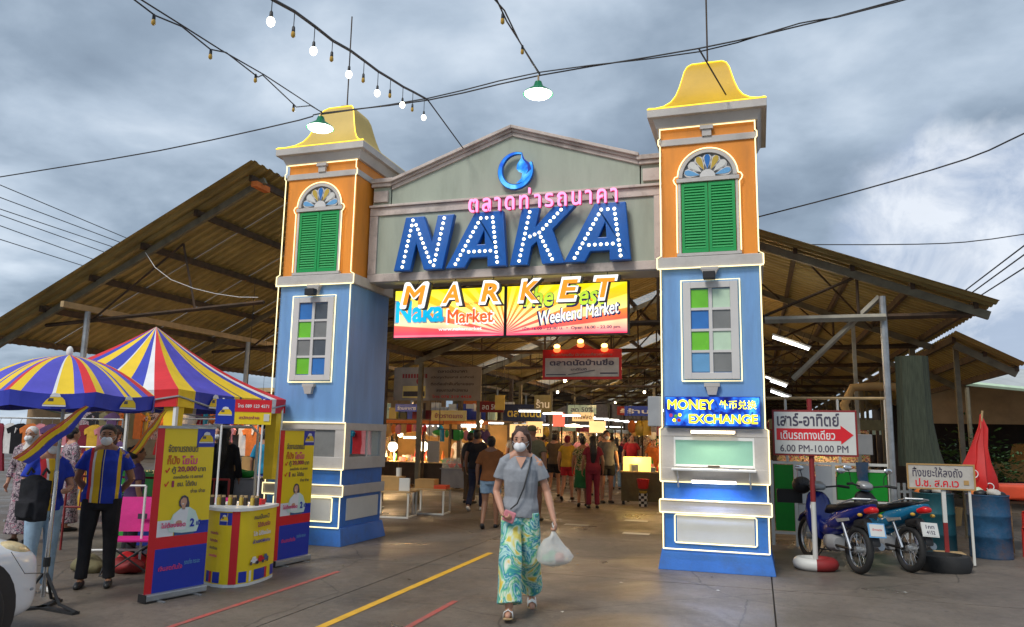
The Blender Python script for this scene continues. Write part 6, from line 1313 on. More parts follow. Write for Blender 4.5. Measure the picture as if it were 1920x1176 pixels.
good_m = ['pane_yellow', 'red', 'orange_cloth', 'pane_mint', 'panel_white', 'crate_green', 'carton', 'pink_cloth', 'stainless', 'dark_red']
gm = []
for m_ in good_m:
    gm.append(('bowl', MB().lathe([(.05, 0), (.09, .07), (.085, .075), (.03, .06)], n=12).mesh('bowl', m_, True))); gm.append(('bottle', MB().lathe([(.035, 0), (.035, .15), (.015, .19), (.015, .24)], n=10).mesh('bottle', m_, True))); gm.append(('box', MB().box(-.08, .08, -.06, .06, 0, .12).mesh('goods_box', m_)))
def goods(n, x0, x1, y0, y1, z, where, grp):
    for i in range(n):
        kd, me = random.choice(gm); o = put(me, {'bowl': 'food_bowl', 'bottle': 'bottle', 'box': 'goods_box'}[kd], None, (x0+(x1-x0)*(i+random.random()*.6)/n, random.uniform(y0, y1), z), random.uniform(0, 3)); s_ = random.uniform(.8, 1.5); o.scale = (s_, s_, s_)
        tag(o, {'panel': 'white', 'pane': 'bright', 'crate': 'green', 'orange': 'orange', 'red': 'red', 'carton': 'brown', 'pink': 'pink', 'stainless': 'steel', 'dark': 'dark red'}[me.materials[0].name.split('_')[0]]+{'bowl': ' bowl', 'bottle': ' bottle', 'box': ' packet'}[kd]+', '+ORD[i]+' from the left '+where, {'bowl': 'bowl', 'bottle': 'bottle', 'box': 'packet'}[kd], {'bowl': 'bowls ', 'bottle': 'bottles ', 'box': 'packets '}[kd]+grp)
goods(26, -11.2, -8.8, 21.7, 22.4, .74, 'on the dark food counter', 'on the food counter'); goods(10, -8.6, -7.7, 20.95, 21.4, .63, 'inside the display case', 'in the display case')
# boxes and cartons just inside, next to the left tower
for lb, x, y, w in (('low table with white square metal legs beside the left tower', -6.75, 13.85, .80), ('second low table with white metal legs under a cardboard box', -6.35, 14.75, .70)):
    t = T('low_table', lb, 'table', (x, y, 0), R(8)); MB().box(-w/2, w/2, -.3, .3, .47, .50).build('table_top', 'pale_wood', t)
    for s_ in (-1, 1):
        for q in ((-.27, .0), (.27, .0)): MB().box(s_*(w/2-.04)-.015, s_*(w/2-.04)+.015, q[0]-.015, q[0]+.015, 0, .47).build('leg', 'panel_white', t)
        MB().box(s_*(w/2-.04)-.015, s_*(w/2-.04)+.015, -.254, .254, 0, .03).build('foot_rail', 'panel_white', t)
    MB().box(-w/2+.056, w/2-.056, -.285, -.255, .001, .03).build('foot_rail', 'panel_white', t)
for lb, x, y, z, sx, sy, sz, m_ in (('open cardboard box on the first low table beside the left tower', -6.85, 13.85, .50, .24, .2, .26, 'carton'), ('white paper sheet box leaning against the cardboard box', -6.52, 13.72, .50, .14, .02, .24, 'panel_white'), ('small cardboard box on the second low table', -6.45, 14.7, .50, .2, .18, .18, 'carton'), ('flat stack of cartons on the right end of the second table', -6.12, 14.7, .50, .13, .15, .07, 'tarp_orange')):
    o = MB().box(-sx, sx, -sy, sy, 0, sz).build('cardboard_box', m_, bev=.004); o.location = (x, y, z); o.rotation_euler = (0, 0, R(8)); tag(o, lb, 'box')
o = MB().lathe([(.05, 0), (.055, .16)], n=14).build('paper_roll', 'panel_white', smooth=True); o.location = (-6.7, 13.9, .761); tag(o, 'white paper roll standing on the open cardboard box', 'paper roll')
# hanging cloth banner and red lit sign
cb_ = board('faded cloth banner with printed lines hanging left under the hall roof', -7.3, 17.0, 2.77, 2.25, .80, 'banner_cloth', None, name='cloth_banner')
for i, (s_, m_, w) in enumerate((('ตลาดนัดนาคา', 'dark_wood', .75), ('เปิดทุกวันเสาร์ อาทิตย์', 'rust_steel', 1.1), ('ติดต่อเช่าพื้นที่ขายของ', 'rust_steel', 1.1), ('สอบถามสำนักงาน', 'rust_steel', .8), ('โทร 076 219 4428', 'red', 1.0))): text(s_, m_, cb_, (.40, -.002, .30-i*.15), w=w, h=.075, depth=.002, off=.02, res=2)
for i in range(9): MB().box(-.90+i*.075, -.85+i*.075, -.006, -.001, .14, .24).build('printed_stripe', 'dark_red', cb_)
MB().box(-.88, -.28, -.006, -.001, -.34, -.05).build('printed_block', 'pane_yellow', cb_); MB().box(-.86, -.30, -.009, -.0065, -.30, -.18).build('printed_block', 'dark_wood', cb_); MB().prism([(-.45+.08*math.cos(R(a)), .06+.08*math.sin(R(a))) for a in range(0, 360, 30)], -.006, -.001).build('printed_dot', 'dark_red', cb_)
rs = T('red_framed_sign', 'red framed thai sign lit by three orange lamps inside the hall', 'sign', (-3.10, 14.0, 2.93))
MB().box(-.75, .75, 0, .04, -.29, .27).build('sign_board', 'red', rs); MB().box(-.70, .70, -.006, -.001, -.24, .11).build('sign_face', 'old_board', rs); MB().prism([(-.25, .272), (.25, .272), (.1, .36), (-.1, .36)], .0, .04).build('sign_crest', 'dark_red', rs)
text('ตลาดนัดบ้านชื่อ', 'print_dark', rs, (0, -.007, .03), w=1.22, h=.12, depth=.002, off=.035); text('ยินดีต้อนรับ นักท่องเที่ยวทุกท่าน', 'banner_cloth', rs, (0, -.002, .17), w=1.15, h=.07, depth=.002, off=.01); text('มาดีไปดี', 'print_dark', rs, (-.05, -.007, -.10), w=.3, h=.05, depth=.002)
MB().box(-.68, -.30, -.008, -.0065, -.21, -.19).box(.35, .68, -.008, -.0065, -.19, -.165).build('underline', 'print_dark', rs); MB().tube([(-.25, -.01, -.20), (0, -.01, -.16), (.25, -.01, -.12)], .006, 5).build('drawn_line', 'print_dark', rs)
for x, z in ((-.45, .32), (0, .41), (.45, .32)):
    MB().ell((x, -.10, z), (.06, .06, .045), 10, 7).build('lamp', 'orange_lit', rs, smooth=True); MB().tube([(x, -.10, z+.03), (x, .02, z-.03)], .01, 5).build('lamp_arm', 'black', rs); MB().ell((x, -.09, z-.065), (.07, .05, .05), 10, 7).build('lamp_shade', 'red_lit', rs, smooth=True)
lamp('lamp_light', rs, (0, -.25, .45), 1.2, (1, .3, .1))
for s_ in (-.6, .6): MB().tube([(s_, .02, .27), (s_, .02, 1.4)], .008, 4).build('hanger', 'cable', rs)
# right stalls beside the exchange tower
rt = counter('table with olive skirt at the right of the aisle', -3.2, -1.1, 18.9, 19.7, .78, 'khaki', name='market_table', cat='table')
counter('second table with dark skirt further in on the right', -3.0, -.6, 21.2, 21.9, .80, 'dark_wood', name='market_table', cat='table')
o = MB().box(-.32, .32, -.15, .15, 0, .34).build('lit_box', 'yellow_box', bev=.01); o.location = (-2.85, 19.2, .78); tag(o, 'glowing yellow snack box at the left end of the olive table', 'light box'); lamp('lamp_light', o, (0, -.3, .3), 14, (1, .65, .2))
goods(26, -3.1, -1.2, 18.95, 19.6, .78, 'on the olive skirted table', 'on the olive table'); goods(26, -2.9, -.7, 21.25, 21.85, .80, 'on the second right table', 'on the second right table')
st_ = T('shelf_rack', 'tall rack with shelves of goods behind the right tables', 'shelf', (-1.7, 22.6, 0))
for z in (.4, .9, 1.35, 1.8): MB().box(-1.2, 1.2, -.2, .2, z, z+.025).build('shelf', 'wood', st_)
for x in (-1.2, 1.2): MB().box(x-.02, x+.02, -.2, .2, 0, 2.1).build('side_panel', 'rust_steel', st_)
for z in (.925, 1.375, 1.825): goods(14, -2.85, -.6, 22.45, 22.7, z, {.925: 'on the low', 1.375: 'on the middle', 1.825: 'on the top'}[z]+' shelf of the right rack', 'on the tall rack')
kt = T('bucket_stand', 'checked black stand with a red bucket at the aisle corner', 'stand', (-2.62, 18.55, 0)); MB().lathe([(.10, .40), (.14, .62), (.15, .63), (.12, .42)], n=18).build('bucket', 'red', kt, smooth=True); MB().lathe([(.10, .36), (.06, .28)], n=14).build('bucket_holder', 'pane_yellow', kt)
for k in range(5):
    for i in range(8): a = 2*PI*i/8; MB().box(-.035, .035, -.006, .006, .0+k*.06, .058+k*.06, m=Matrix.Translation((.09*math.cos(a), .09*math.sin(a), 0)) @ Matrix.Rotation(a+PI/2, 4, 'Z')).build('check_patch', 'black' if (i+k) % 2 else 'panel_white', kt)
pend('warm bulb over the olive skirted table', -2.3, 19.2, 1.75, 3.3, 45, .06); pend('warm bulb over the second right table', -1.4, 21.5, 1.8, 3.3, 45, .06); pend('bright bulb at the tall rack on the right', -1.9, 22.4, 1.6, 2.1, 30, .09)
# lit hanging banners and signs over the aisle
mat('lit_cream', (.8, .6, .3), .6, emit=.55, ecol=(1, .66, .28), bump=0); mat('lit_coral', (.8, .15, .1), .6, emit=.5, ecol=(1, .2, .12), bump=0)
board('glowing cream hanging banner over the middle of the aisle', -6.85, 24.0, 1.98, .55, .85, 'lit_cream', ['แกง', 'ส้มตำ'], 'dark_red'); board('glowing coral red hanging banner over the aisle', -6.3, 25.0, 2.12, .40, .45, 'lit_coral'); board('cream sign with rounded lettering further along the aisle', -5.7, 26.0, 2.25, .75, .30, 'lit_cream', ['กาแฟสด'], 'dark_red'); board('small framed picture sign over the crowd', -4.6, 23.0, 1.88, .5, .35, 'lit_cream'); board('red lit sign near the exchange tower', -1.75, 17, 2.25, .28, .14, 'red_lit'); board('brown sign behind the yellow banner over the crowd', -6.9, 22.5, 1.72, .6, .4, 'lit_cream')
board('white price board on the right inner stalls', -2.6, 24, 1.9, .5, .35, 'panel_white', ['50 บาท'], 'red')
o = MB().lathe([(.0, .06), (.16, .03), (.28, -.04), (.27, -.045), (.1, .0)], n=20).build('disc_lamp', 'tube_warm', smooth=True); o.location = (-5.5, 23.8, 1.92); tag(o, 'wide glowing disc lamp over the crowd', 'lamp')
# fluorescent rows down the hall
for i in range(20): tube(ORD[i]+' white tube lamp of the long row down the hall aisle', -5.7, 19.5+i*2.4, 2.22+.01*i, 3.9, along='x', ln=.62, e=30 if i % 4 == 1 else 0, r=.024)
for i in range(8): tube(ORD[i]+' white tube lamp of the row left of the crowd', -7.9, 23+i*3.2, 1.95+.03*i, 3.2, along='x', ln=.7, r=.024)
for i in range(7): tube(ORD[i]+' white tube lamp above the tables right of the crowd', -2.1+.25*(i % 2), 20+i*2.6, 2.28+.05*i, 3.9, along='x', ln=.6, r=.03)
for i in range(2): tube(ORD[i]+' white tube lamp along the sloping roof right of the exchange tower', .58-.05*i, 14.0+i*9, 3.25+.35*0, 3.9, along='x', ln=.66, tilt=R(21), e=20 if i % 2 == 0 else 0, r=.022)
tube('lower white tube lamp behind the panel wall', .37, 14.6, 2.60, 3.6, ln=.32, tilt=R(21)); tube('short white tube lamp beside the lower one behind the panel wall', .42, 15.5, 2.45, 3.6, ln=.4, tilt=R(21))
for i, (x, y) in enumerate(((-4.2, 15.5), (-5.0, 20.5), (-3.6, 26), (-6, 34), (-3, 44), (-1.2, 17.5), (-6.6, 26))): pend('added bare bulb lighting the hall roof from below, '+ORD[i]+' of seven into the hall', x, y, 3.1, 3.9, 60, .05, group='bulbs added to light the hall roof')  # bulbs added to give the hall and roof underside a warm glow
# skylight sheets in the hall roof
mat('skylight', (.75, .77, .72), .5, var=.15, alpha=.45)
sk = bpy.data.objects.get('market_hall')
sheets = [o for o in bpy.data.objects if o.name.startswith('roof_sheet') and o.parent is hall]
skm = sheets[0].data.copy(); skm.materials.clear(); skm.materials.append(MT['skylight'])
for o in sheets:
    if o.location.x < -5 and round((o.location.y-12.1)/.9) in (9, 16, 17, 24, 31, 38, 39, 46): o.data = skm; o['label'] = 'translucent skylight sheet'
# far stall rows on both sides of the aisle
def far_stall(label, x, y, m_, side):
    cn = random.choice(['carton', 'dark_red', 'khaki', 'navy', 'orange_cloth']); t = T('market_stall', {'carton': 'brown', 'dark_red': 'dark red', 'khaki': 'olive', 'navy': 'navy', 'orange_cloth': 'orange'}[cn]+' topped '+label, 'stall', (x, y, 0), 0, 'stalls along the hall aisle')
    MB().box(-.9, .9, -.35, .35, .02, .8).build('counter', m_, t); MB().box(-1.0, 1.0, -.6, .5, 1.95, 1.99).build('canopy', cn, t)
    for q in (-.9, .9): MB().box(q-.025, q+.025, -.5, -.45, .0, 1.95).build('post', 'rust_steel', t); MB().box(q-.025, q+.025, .4, .45, .0, 1.95).build('post', 'rust_steel', t)
    MB().box(-.85, .85, .3, .34, .81, 1.8).build('back_board', 'clutter', t); MB().box(-1.0, 1.0, -.64, -.605, 1.80, 1.99).build('fascia', random.choice(sign_cols), t)
    for i in range(7): MB().box(-.8+i*.24, -.65+i*.24, -.25, 0, .8, .8+random.uniform(.08, .25)).build('goods', random.choice(good_m), t)
    MB().ell((0, 0, 1.7), (.06, .06, .06), 10, 6).build('bulb', 'bulb_lit', t)
    if random.random() < .4: lamp('lamp_light', t, (0, -.1, 1.55), 25, (1, .72, .4))
    return t
k = 0
for y in [26, 29.5, 33, 37, 41, 46, 52, 60]:
    for x, s_ in ((-12.2, 0), (-10.2, 0), (-8.2, 0), (-3.0, 1), (-1.1, 1), (.9, 1), (2.6, 1)): far_stall('stall, '+ORD[k//7]+' row down the hall, '+ORD[k % 7]+' stall from the left', x+random.uniform(-.2, .2), y+random.uniform(-.3, .3), random.choice(['dark_wood', 'khaki', 'carton', 'stainless', 'navy']), s_); k += 1
for y in (16.2, 18.6): far_stall(('near' if y < 17 else 'far')+' stall behind the panel wall on the right', 1.2, y, 'khaki', 1)
# ================================================================ clothes racks and stalls under the left canopy
pend('added warm bulb lighting the front of the left canopy', -9.5, 12.8, 2.3, 4.6, 35, .06, group='bulbs under the left canopy'); pend('added warm bulb lighting the outer side of the left canopy', -12.6, 13.5, 2.3, 3.7, 35, .06, group='bulbs under the left canopy'); pend('added warm bulb lighting the deeper part of the left canopy', -10.8, 19, 2.6, 4.6, 60, .06, group='bulbs under the left canopy'); pend('added warm bulb lighting the far part of the left canopy', -11.5, 27, 2.6, 4.4, 60, .06, group='bulbs under the left canopy')  # bulbs added to brighten the underside of the left roof
gar = []
def garment(m_, kind):
    if kind == 0: p = [(-.05, 0), (.05, 0), (.10, -.02), (.24, -.10), (.20, -.20), (.14, -.16), (.14, -.60), (-.14, -.60), (-.14, -.16), (-.20, -.20), (-.24, -.10), (-.10, -.02)]
    else: p = [(-.05, 0), (.05, 0), (.12, -.06), (.11, -.35), (.22, -.95), (-.22, -.95), (-.11, -.35), (-.12, -.06)]
    return MB().prism(p, -.025, .025).jit(.02, 6, kind).mesh('garment', m_)
for m_, nm in (('pink_cloth', 'pink'), ('orange_cloth', 'orange'), ('floral', 'flowered'), ('red_cloth', 'red'), ('black_cloth', 'black'), ('white_cloth', 'white'), ('teal', 'teal'), ('yellow_top', 'yellow'), ('violet_cloth', 'dark violet'), ('maroon', 'maroon'), ('khaki', 'olive')):
    for kk in (0, 1): gar.append((garment(m_, kk), nm, kk))
hk = MB().tube([(0, 0, 0), (0, 0, .06), (.02, 0, .09), (.0, 0, .11)], .005, 4).mesh('hook', 'galv')
def rack(label, x, y, w, z, rz, n):
    t = T('clothes_rack', label, 'clothes rack', (x, y, 0), R(rz), 'clothes racks under the left canopy'); MB().tube([(-w/2, 0, z), (w/2, 0, z)], .018, 6).build('rail', 'galv', t)
    for q in (-w/2, w/2): MB().tube([(q, 0, 0), (q, 0, z)], .02, 6).build('post', 'galv', t); MB().tube([(q, -.3, .02), (q, .3, .02)], .02, 6).build('foot', 'galv', t)
    for i in range(n):
        me, nm, kk = random.choice(gar); q = -w/2+w*(i+.5)/n; a = R(rz)
        o = put(me, 'garment', None, (x+q*math.cos(a), y+q*math.sin(a), z-.11), R(rz)+R(random.uniform(-35, 35))); put(hk, 'hook', o)
        tag(o, nm+(' dress' if kk else ' top')+', '+ORD[i]+' garment on the '+label.replace('clothes rack ', 'rack ').replace(' under the left canopy', '').replace('high rack at the back left of the canopy', 'high back left rack').replace('short low rack beside the white car', 'low rack beside the white car'), 'dress' if kk else 'shirt', nm+(' dresses' if kk else ' tops')+' on the clothes racks')
rack('clothes rack nearest the frame edge under the left canopy', -13.3, 12.0, 3.0, 1.75, 5, 12); rack('clothes rack in the middle behind the umbrella', -10.6, 13.2, 2.4, 1.8, -5, 12); rack('high clothes rack at the back left of the canopy', -13.8, 14.5, 4.0, 2.05, 0, 16); rack('clothes rack behind the striped tent', -9.0, 15.0, 2.6, 1.8, 0, 12); rack('far clothes rack deep under the left canopy', -11.5, 17.5, 5.0, 1.95, 0, 20); rack('short low clothes rack beside the white car', -11.3, 10.6, 1.8, 1.25, 15, 8)
for i, (x, y, w) in enumerate(((-13.3, 20, 3), (-12.6, 22.5, 2.4), (-13.0, 25, 3), (-13, 28.5, 2))): 
    t = T('market_stall', ['wide', 'narrow', 'second wide', 'second narrow'][i]+' covered stall deep under the left canopy', 'stall', (x, y, 0)); MB().box(-w/2, w/2, -.4, .4, 0, .8).build('counter', 'carton', t); MB().box(-w/2-.1, w/2+.1, -.6, .6, 2.1, 2.14).build('canopy', 'khaki', t); MB().box(-w/2, w/2, .4, .44, .8, 2.1).build('back_board', 'clutter', t)
    for s_ in (-1, 1): MB().box(s_*w/2-.03, s_*w/2+.03, -.5, -.44, 0, 2.1).build('post', 'rust_steel', t)
    goods(12, x-w/2, x+w/2, y-.3, y+.3, .8, 'on the '+['wide', 'narrow', 'second wide', 'second narrow'][i]+' deep left stall', 'on the deep left stalls')
for i in range(4): tube('white tube lamp over the clothes racks, '+ORD[i]+' from the frame edge', -12.9+i*1.1, 15.5+(i % 2)*2, 2.25, 4, ln=.9, r=.03, group='tube lamps over the clothes racks')
o = MB().box(-40, -14.2, 34, 34.3, 0, 3.3).build('low_building', 'beige_wall'); tag(o, 'low beige building beyond the left canopy', 'building')
o = MB().box(-40, -14.3, 30, 36, 3.32, 3.5).build('flat_roof', 'pale_wood'); tag(o, 'long flat beige roof seen beyond the left canopy', 'roof')
o = MB().prism([(-16.4, 3.6), (-15.0, 4.0), (-9.0, 4.6), (-9.0, 4.4), (-15, 3.85), (-16.4, 3.45)], 46, 58).build('far_roof', 'rust_steel'); tag(o, 'dark far roof edge between the canopy posts', 'roof')
o = MB().box(14, 45, 24, 24.3, 0, 3.0).build('low_building', 'beige_wall'); tag(o, 'low building at the far right outside the frame edge', 'building')
o = MB().box(4.5, 12, 40, 40.3, 0, 2.7).build('dark_partition', 'dark_wood'); tag(o, 'dark partition wall deep in the right side of the market', 'wall')
# ================================================================ overhead wires and lamps
def wire(label, pts, r=.012, name='overhead_cable', sub=3, group=None):
    P = [Vector(p) for p in pts]
    if len(P) > 2:
        Q = []
        for i in range(len(P)-1):
            a, b_, c, d = P[max(i-1, 0)], P[i], P[i+1], P[min(i+2, len(P)-1)]
            for j in range(sub):
                t_ = j/sub; Q.append(.5*((2*b_)+(c-a)*t_+(2*a-5*b_+4*c-d)*t_**2+(3*b_-a-3*c+d)*t_**3))
        Q.append(P[-1]); P = Q
    o = MB().tube(P, r, 5).build(name, 'cable', smooth=True); return tag(o, label, 'cable', group)
wire('long black cable crossing the whole sky in front of the gate', [(-30, 8.3, 4.9), (-13.11, 8.3, 5.22), (-10.85, 8.3, 5.32), (-7.89, 8.3, 5.45), (-5.66, 8.3, 5.65), (-5.32, 8.3, 5.71), (-3.81, 8.3, 5.71), (-2.36, 8.3, 5.85), (-.51, 8.3, 5.93), (.56, 8.3, 6.04), (1.51, 8.3, 6.18), (6, 8.3, 6.9)], .009)
wire('second thin cable twisted along the long crossing cable', [(-5.32, 8.29, 5.69), (-3.81, 8.31, 5.74), (-2.36, 8.28, 5.88), (-.51, 8.32, 5.90), (.56, 8.3, 6.07), (1.51, 8.28, 6.15), (6, 8.3, 6.95)], .008)
BL = [(-3.22, 4.03, 4.62, .16), (-3.27, 4.37, 4.69, .19), (-3.32, 4.72, 4.8, .2), (-3.37, 5.08, 4.88, .23), (-3.41, 5.42, 4.94, .18), (-3.46, 5.8, 5.05, .25), (-3.52, 6.17, 5.14, .21), (-3.57, 6.55, 5.22, .25), (-3.62, 6.92, 5.32, .2), (-3.67, 7.32, 5.42, .23), (-3.72, 7.68, 5.53, .23), (-3.79, 8.15, 5.67, .27)]
SL = T('festoon_string', 'thick string light cable rising from the top of the view to the crossing cable', 'string lights', (0, 0, 0))
MB().tube([(-3.0, 2.0, 4.3), (-3.15, 3.3, 4.5)]+[b_[:3] for b_ in BL]+[(-3.81, 8.3, 5.71)], .013, 6).build('cable', 'cable', SL, smooth=True)
sock = MB().lathe([(.006, 0), (.012, -.01), (.014, -.05), (.012, -.055)], n=8).mesh('socket', 'black', True)
glow = MB().ell((0, 0, -.085), (.030, .030, .038), 12, 8).mesh('bulb', 'bulb_lit', True); amb = MB().lathe([(.014, -.05), (.017, -.065), (.017, -.085), (.008, -.095)], n=8).mesh('bulb', 'bulb_amber', True)
for i, (x, y, z, d) in enumerate(BL):
    lit = i % 2 == 1; dd = max(.04, d-(.10 if lit else .08)); dd = dd if i else .03
    MB().tube([(x, y, z), (x, y, z-dd)], .004, 4).build('drop_cord', 'cable', SL); s_ = put(sock, 'socket', SL, (x, y, z-dd)); put(glow if lit else amb, 'bulb', s_)
for lb, lines, bulbs in (('sagging twin cable with small amber bulbs at the upper left', ([(-4.35, 3.4, 4.8), (-4.43, 4.2, 4.82), (-4.46, 4.51, 4.83), (-4.52, 4.87, 4.94), (-4.59, 5.31, 4.97), (-4.65, 5.59, 5.09), (-4.79, 6.26, 5.18), (-4.82, 6.37, 5.26), (-5.05, 7.34, 5.35), (-5.18, 7.82, 5.59), (-5.29, 8.26, 5.70)], [(-4.4, 3.4, 4.7), (-4.45, 4.35, 4.87), (-4.53, 4.91, 4.96), (-4.64, 5.5, 5.07), (-4.84, 6.43, 5.29), (-5.32, 8.3, 5.72)]), ((-4.45, 4.49, 4.83), (-4.585, 5.31, 4.97), (-4.78, 6.21, 5.19), (-5.02, 7.24, 5.34))),
                      ('short twin cable with two amber bulbs above the middle lamp', ([(-1.7, 4, 4.5), (-1.79, 5.0, 4.86), (-1.9, 5.64, 5.01), (-2.11, 6.86, 5.4), (-2.36, 8.3, 5.87)], [(-1.72, 4, 4.55), (-1.84, 5.4, 4.96), (-2.0, 6.3, 5.2), (-2.2, 7.4, 5.55), (-2.36, 8.3, 5.85)]), ((-1.86, 5.42, 4.95), (-2.06, 6.61, 5.32)))):
    t = T('festoon_string', lb, 'string lights', (0, 0, 0))
    for ln in lines: MB().tube(ln, .007, 5).build('cable', 'cable', t, smooth=True)
    for p in bulbs: s_ = put(sock, 'socket', t, p); put(amb, 'bulb', s_)
for lb, x, z in (('green enamel lamp shade glowing white in front of the left cap', -5.33, 5.57), ('green enamel lamp shade glowing white hanging over the gate middle', -2.38, 5.68)):
    t = T('enamel_lamp', lb, 'lamp', (x, 8.3, z)); MB().lathe([(.02, .10), (.04, .09), (.06, .03), (.17, -.05), (.18, -.065), (.165, -.06), (.05, .02)], n=24).build('lamp_shade', 'enamel_green', t, smooth=True); MB().lathe([(.165, -.062), (.14, -.085), (.08, -.10), (.0, -.105)], n=24).build('lamp_glass', 'lamp_face', t, smooth=True)
    MB().tube([(0, 0, .09), (0, 0, .17)], .012, 6).build('stem', 'pale_wood', t); lamp('lamp_light', t, (0, 0, -.2), 12, (1, 1, .92), .1)
wire('cable running from the string lights down to the pediment', [(-3.81, 8.3, 5.71), (-4.14, 10.35, 5.88)], .009); wire('short cable slanting across the bright yellow cap', [(-.51, 8.3, 5.93), (-.27, 9.80, 6.02)], .010)
wire('twin cables climbing right of the exchange tower', [(.08, 11.25, 4.76), (1.27, 10.5, 4.8), (2.47, 10.0, 4.96), (2.96, 9.6, 5.07), (3.6, 9.3, 5.25)], .010)
wire('far thin cable low in the sky at the right', [(1.5, 30, 8.87), (5.66, 30, 8.64), (8.01, 30, 8.69), (12, 30, 9.2)], .02)
for i, (p, q) in enumerate((((8.96, 40, 8.29), (10.4, 33, 9.5)), ((9.4, 40, 8.32), (10.4, 33, 9.15)), ((9.84, 40, 8.26), (10.3, 33, 8.55)))): wire(['upper', 'middle', 'lower'][i]+' power line of the three beyond the right roof', [p, q], .03, 'power_line')
for i, (p, q) in enumerate((((-41.69, 30, 15.57), (-41.5, 42, 14.57)), ((-41.55, 30, 14.75), (-41.93, 42, 14.28)), ((-41.42, 30, 14), (-42.85, 42, 14.1)), ((-41.36, 30, 13.69), (-43.27, 42, 13.66)), ((-41.25, 30, 13.07), (-44.16, 42, 13.17)), ((-41.1, 30, 12.21), (-45.58, 42, 12.93)))): wire(['first', 'second', 'third', 'fourth', 'fifth', 'lowest'][i]+' power line from the top at the left frame edge', [Vector(p)+(Vector(p)-Vector(q))*.6, p, Vector(q)+(Vector(q)-Vector(p))*.6], .028, 'power_line')

# ================================================================ denser market: hanging goods, more bulbs, signs and shoppers
MN = {'pane_yellow': 'yellow', 'red': 'red', 'orange_cloth': 'orange', 'crate_green': 'green', 'carton': 'brown', 'pink_cloth': 'pink', 'teal': 'teal', 'white_cloth': 'white', 'violet_cloth': 'violet', 'black_cloth': 'black'}
pk = {}
for m_ in MN: pk[m_] = (MB().box(-.07, .07, -.02, .02, -.22, 0).jit(.015, 9).mesh('pack', m_), MB().ell((0, 0, -.13), (.09, .06, .13), 10, 7).mesh('hanging_bag', m_, True))
def hanging(n, x0, x1, y, z, where, grp):
    b = T('hanging_rail', 'thin rail of hanging goods '+where, 'rail', ((x0+x1)/2, y, z)); MB().tube([(-(x1-x0)/2, 0, 0), ((x1-x0)/2, 0, 0)], .012, 5).build('bar', 'rust_steel', b)
    for q in (-(x1-x0)/2, (x1-x0)/2): MB().tube([(q, 0, 0), (q, 0, 1.2)], .006, 4).build('cord', 'cable', b)
    for i in range(n):
        m_ = random.choice(list(MN)); k_ = random.randrange(2); o = put(pk[m_][k_], 'hanging_pack' if k_ == 0 else 'hanging_bag', None, (x0+(x1-x0)*(i+.5)/n, y, z-.01), random.uniform(-1, 1)); s_ = random.uniform(.8, 1.6); o.scale = (s_, s_, s_)
        tag(o, MN[m_]+(' pack' if k_ == 0 else ' bag')+', '+ORD[i]+' from the left hanging '+where, 'pack' if k_ == 0 else 'bag', 'goods hanging '+where)
hanging(14, -11.3, -8.9, 21.35, 1.86, 'over the dark food counter', ''); hanging(10, -8.7, -7.2, 20.6, 1.72, 'over the display case', ''); hanging(12, -3.2, -1.3, 20.6, 1.95, 'behind the olive table', ''); hanging(10, -2.9, -1.2, 18.2, 2.0, 'in front of the olive table', ''); hanging(14, -9.2, -6.8, 25.6, 1.9, 'left of the crowd', ''); hanging(12, -12.6, -10.4, 14.0, 2.0, 'behind the umbrella', '')
for i in range(26):
    x = random.choice([-11, -10, -9, -7.8, -7.2, -3.0, -2.3, -1.5, -.6]); y = 20+i*1.3
    pend('small warm bulb, '+ORD[i]+' of the scattered bulbs going down the hall', x+random.uniform(-.3, .3), y, random.uniform(1.65, 2.0), 3.4, 0, .05, group='scattered bulbs down the hall')
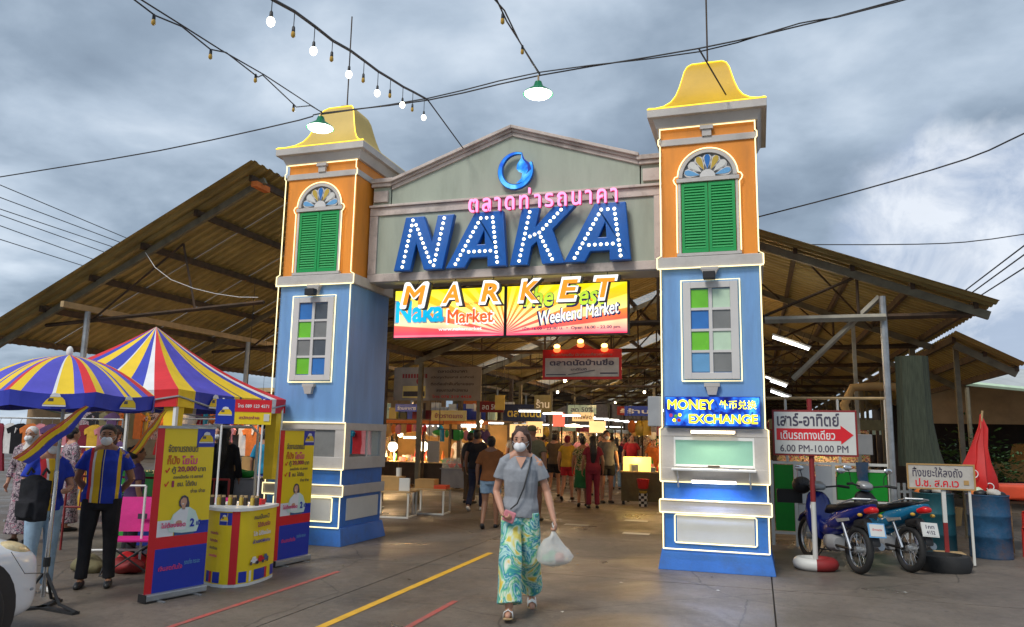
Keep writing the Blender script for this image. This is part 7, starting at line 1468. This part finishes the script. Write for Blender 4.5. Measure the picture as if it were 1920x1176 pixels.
for i, (x, y, z, w, h, m_) in enumerate(((-7.0, 20.2, 2.35, .7, .3, 'dark_red'), (-5.9, 21.5, 2.5, .5, .5, 'khaki'), (-8.3, 24.5, 2.5, 1.2, .35, 'panel_white'), (-3.3, 22.5, 2.35, .8, .28, 'crate_blue'), (-2.2, 24.5, 2.4, .9, .4, 'pane_yellow'), (-4.2, 27, 2.5, 1.0, .3, 'dark_red'), (-6.4, 29, 2.6, 1.1, .35, 'pane_mint'), (-1.9, 27.5, 2.3, .8, .4, 'panel_white'), (-9.9, 26.5, 2.6, 1.2, .4, 'orange_cloth'))):
    board(ORD[i]+' small board hung over the crowd, going inwards', x, y, z, w, h, m_, ['ร้าน'] if i % 2 else ['ลด 50%'], 'print_dark' if m_ in ('panel_white', 'pane_yellow', 'pane_mint') else 'white', name='hanging_board')
TB = [('white_cloth', 'white'), ('grey_cloth', 'grey'), ('navy', 'navy'), ('pink_cloth', 'pink'), ('khaki', 'olive'), ('red_cloth', 'red'), ('black_cloth', 'black'), ('orange_cloth', 'orange'), ('teal', 'teal'), ('brown_tee', 'brown')]
PP = [(-6.6, 21.2), (-7.2, 23.0), (-5.6, 23.4), (-5.0, 22.6), (-4.3, 21.2), (-3.6, 23.2), (-6.1, 25.5), (-3.3, 26.2), (-7.5, 27.5), (-5.2, 28.5), (-4.0, 29.5), (-6.9, 31), (-3.2, 33), (-5.9, 36), (-4.8, 39)]
for i, (x, y) in enumerate(PP):
    tm, cn = TB[i % 10]; person('shopper in '+cn+' shirt, '+ORD[i]+' of the dense crowd behind', (x, y, 0), R(random.choice([0, 20, 170, 185, 200])), 1.6+random.uniform(-.08, .12), dict(back) if i % 2 else None, tm, .5, random.choice(['pants', 'shorts', 'skirt']), random.choice(['navy', 'black_cloth', 'jean_blue', 'khaki', 'maroon']), random.choice(['skin', 'skin_tan']), 'hair_black', random.choice(['short', 'bun', 'long']), hands=False)
# litter and leaves on the ground by the stands
for i in range(26):
    x, y = random.uniform(-5, 3), random.uniform(5.5, 13); o = MB().add([(-.02, -.015, .003), (.02, -.01, .008), (.015, .02, .004), (-.015, .012, .009)], [(0, 1, 2, 3)]).build('litter_scrap', random.choice(['panel_white', 'carton', 'khaki', 'dark_wood'])); o.location = (x, y, .002); o.rotation_euler = (0, 0, random.uniform(0, 6)); tag(o, 'tiny scrap of litter lying on the concrete', 'litter', 'scraps of litter on the concrete')
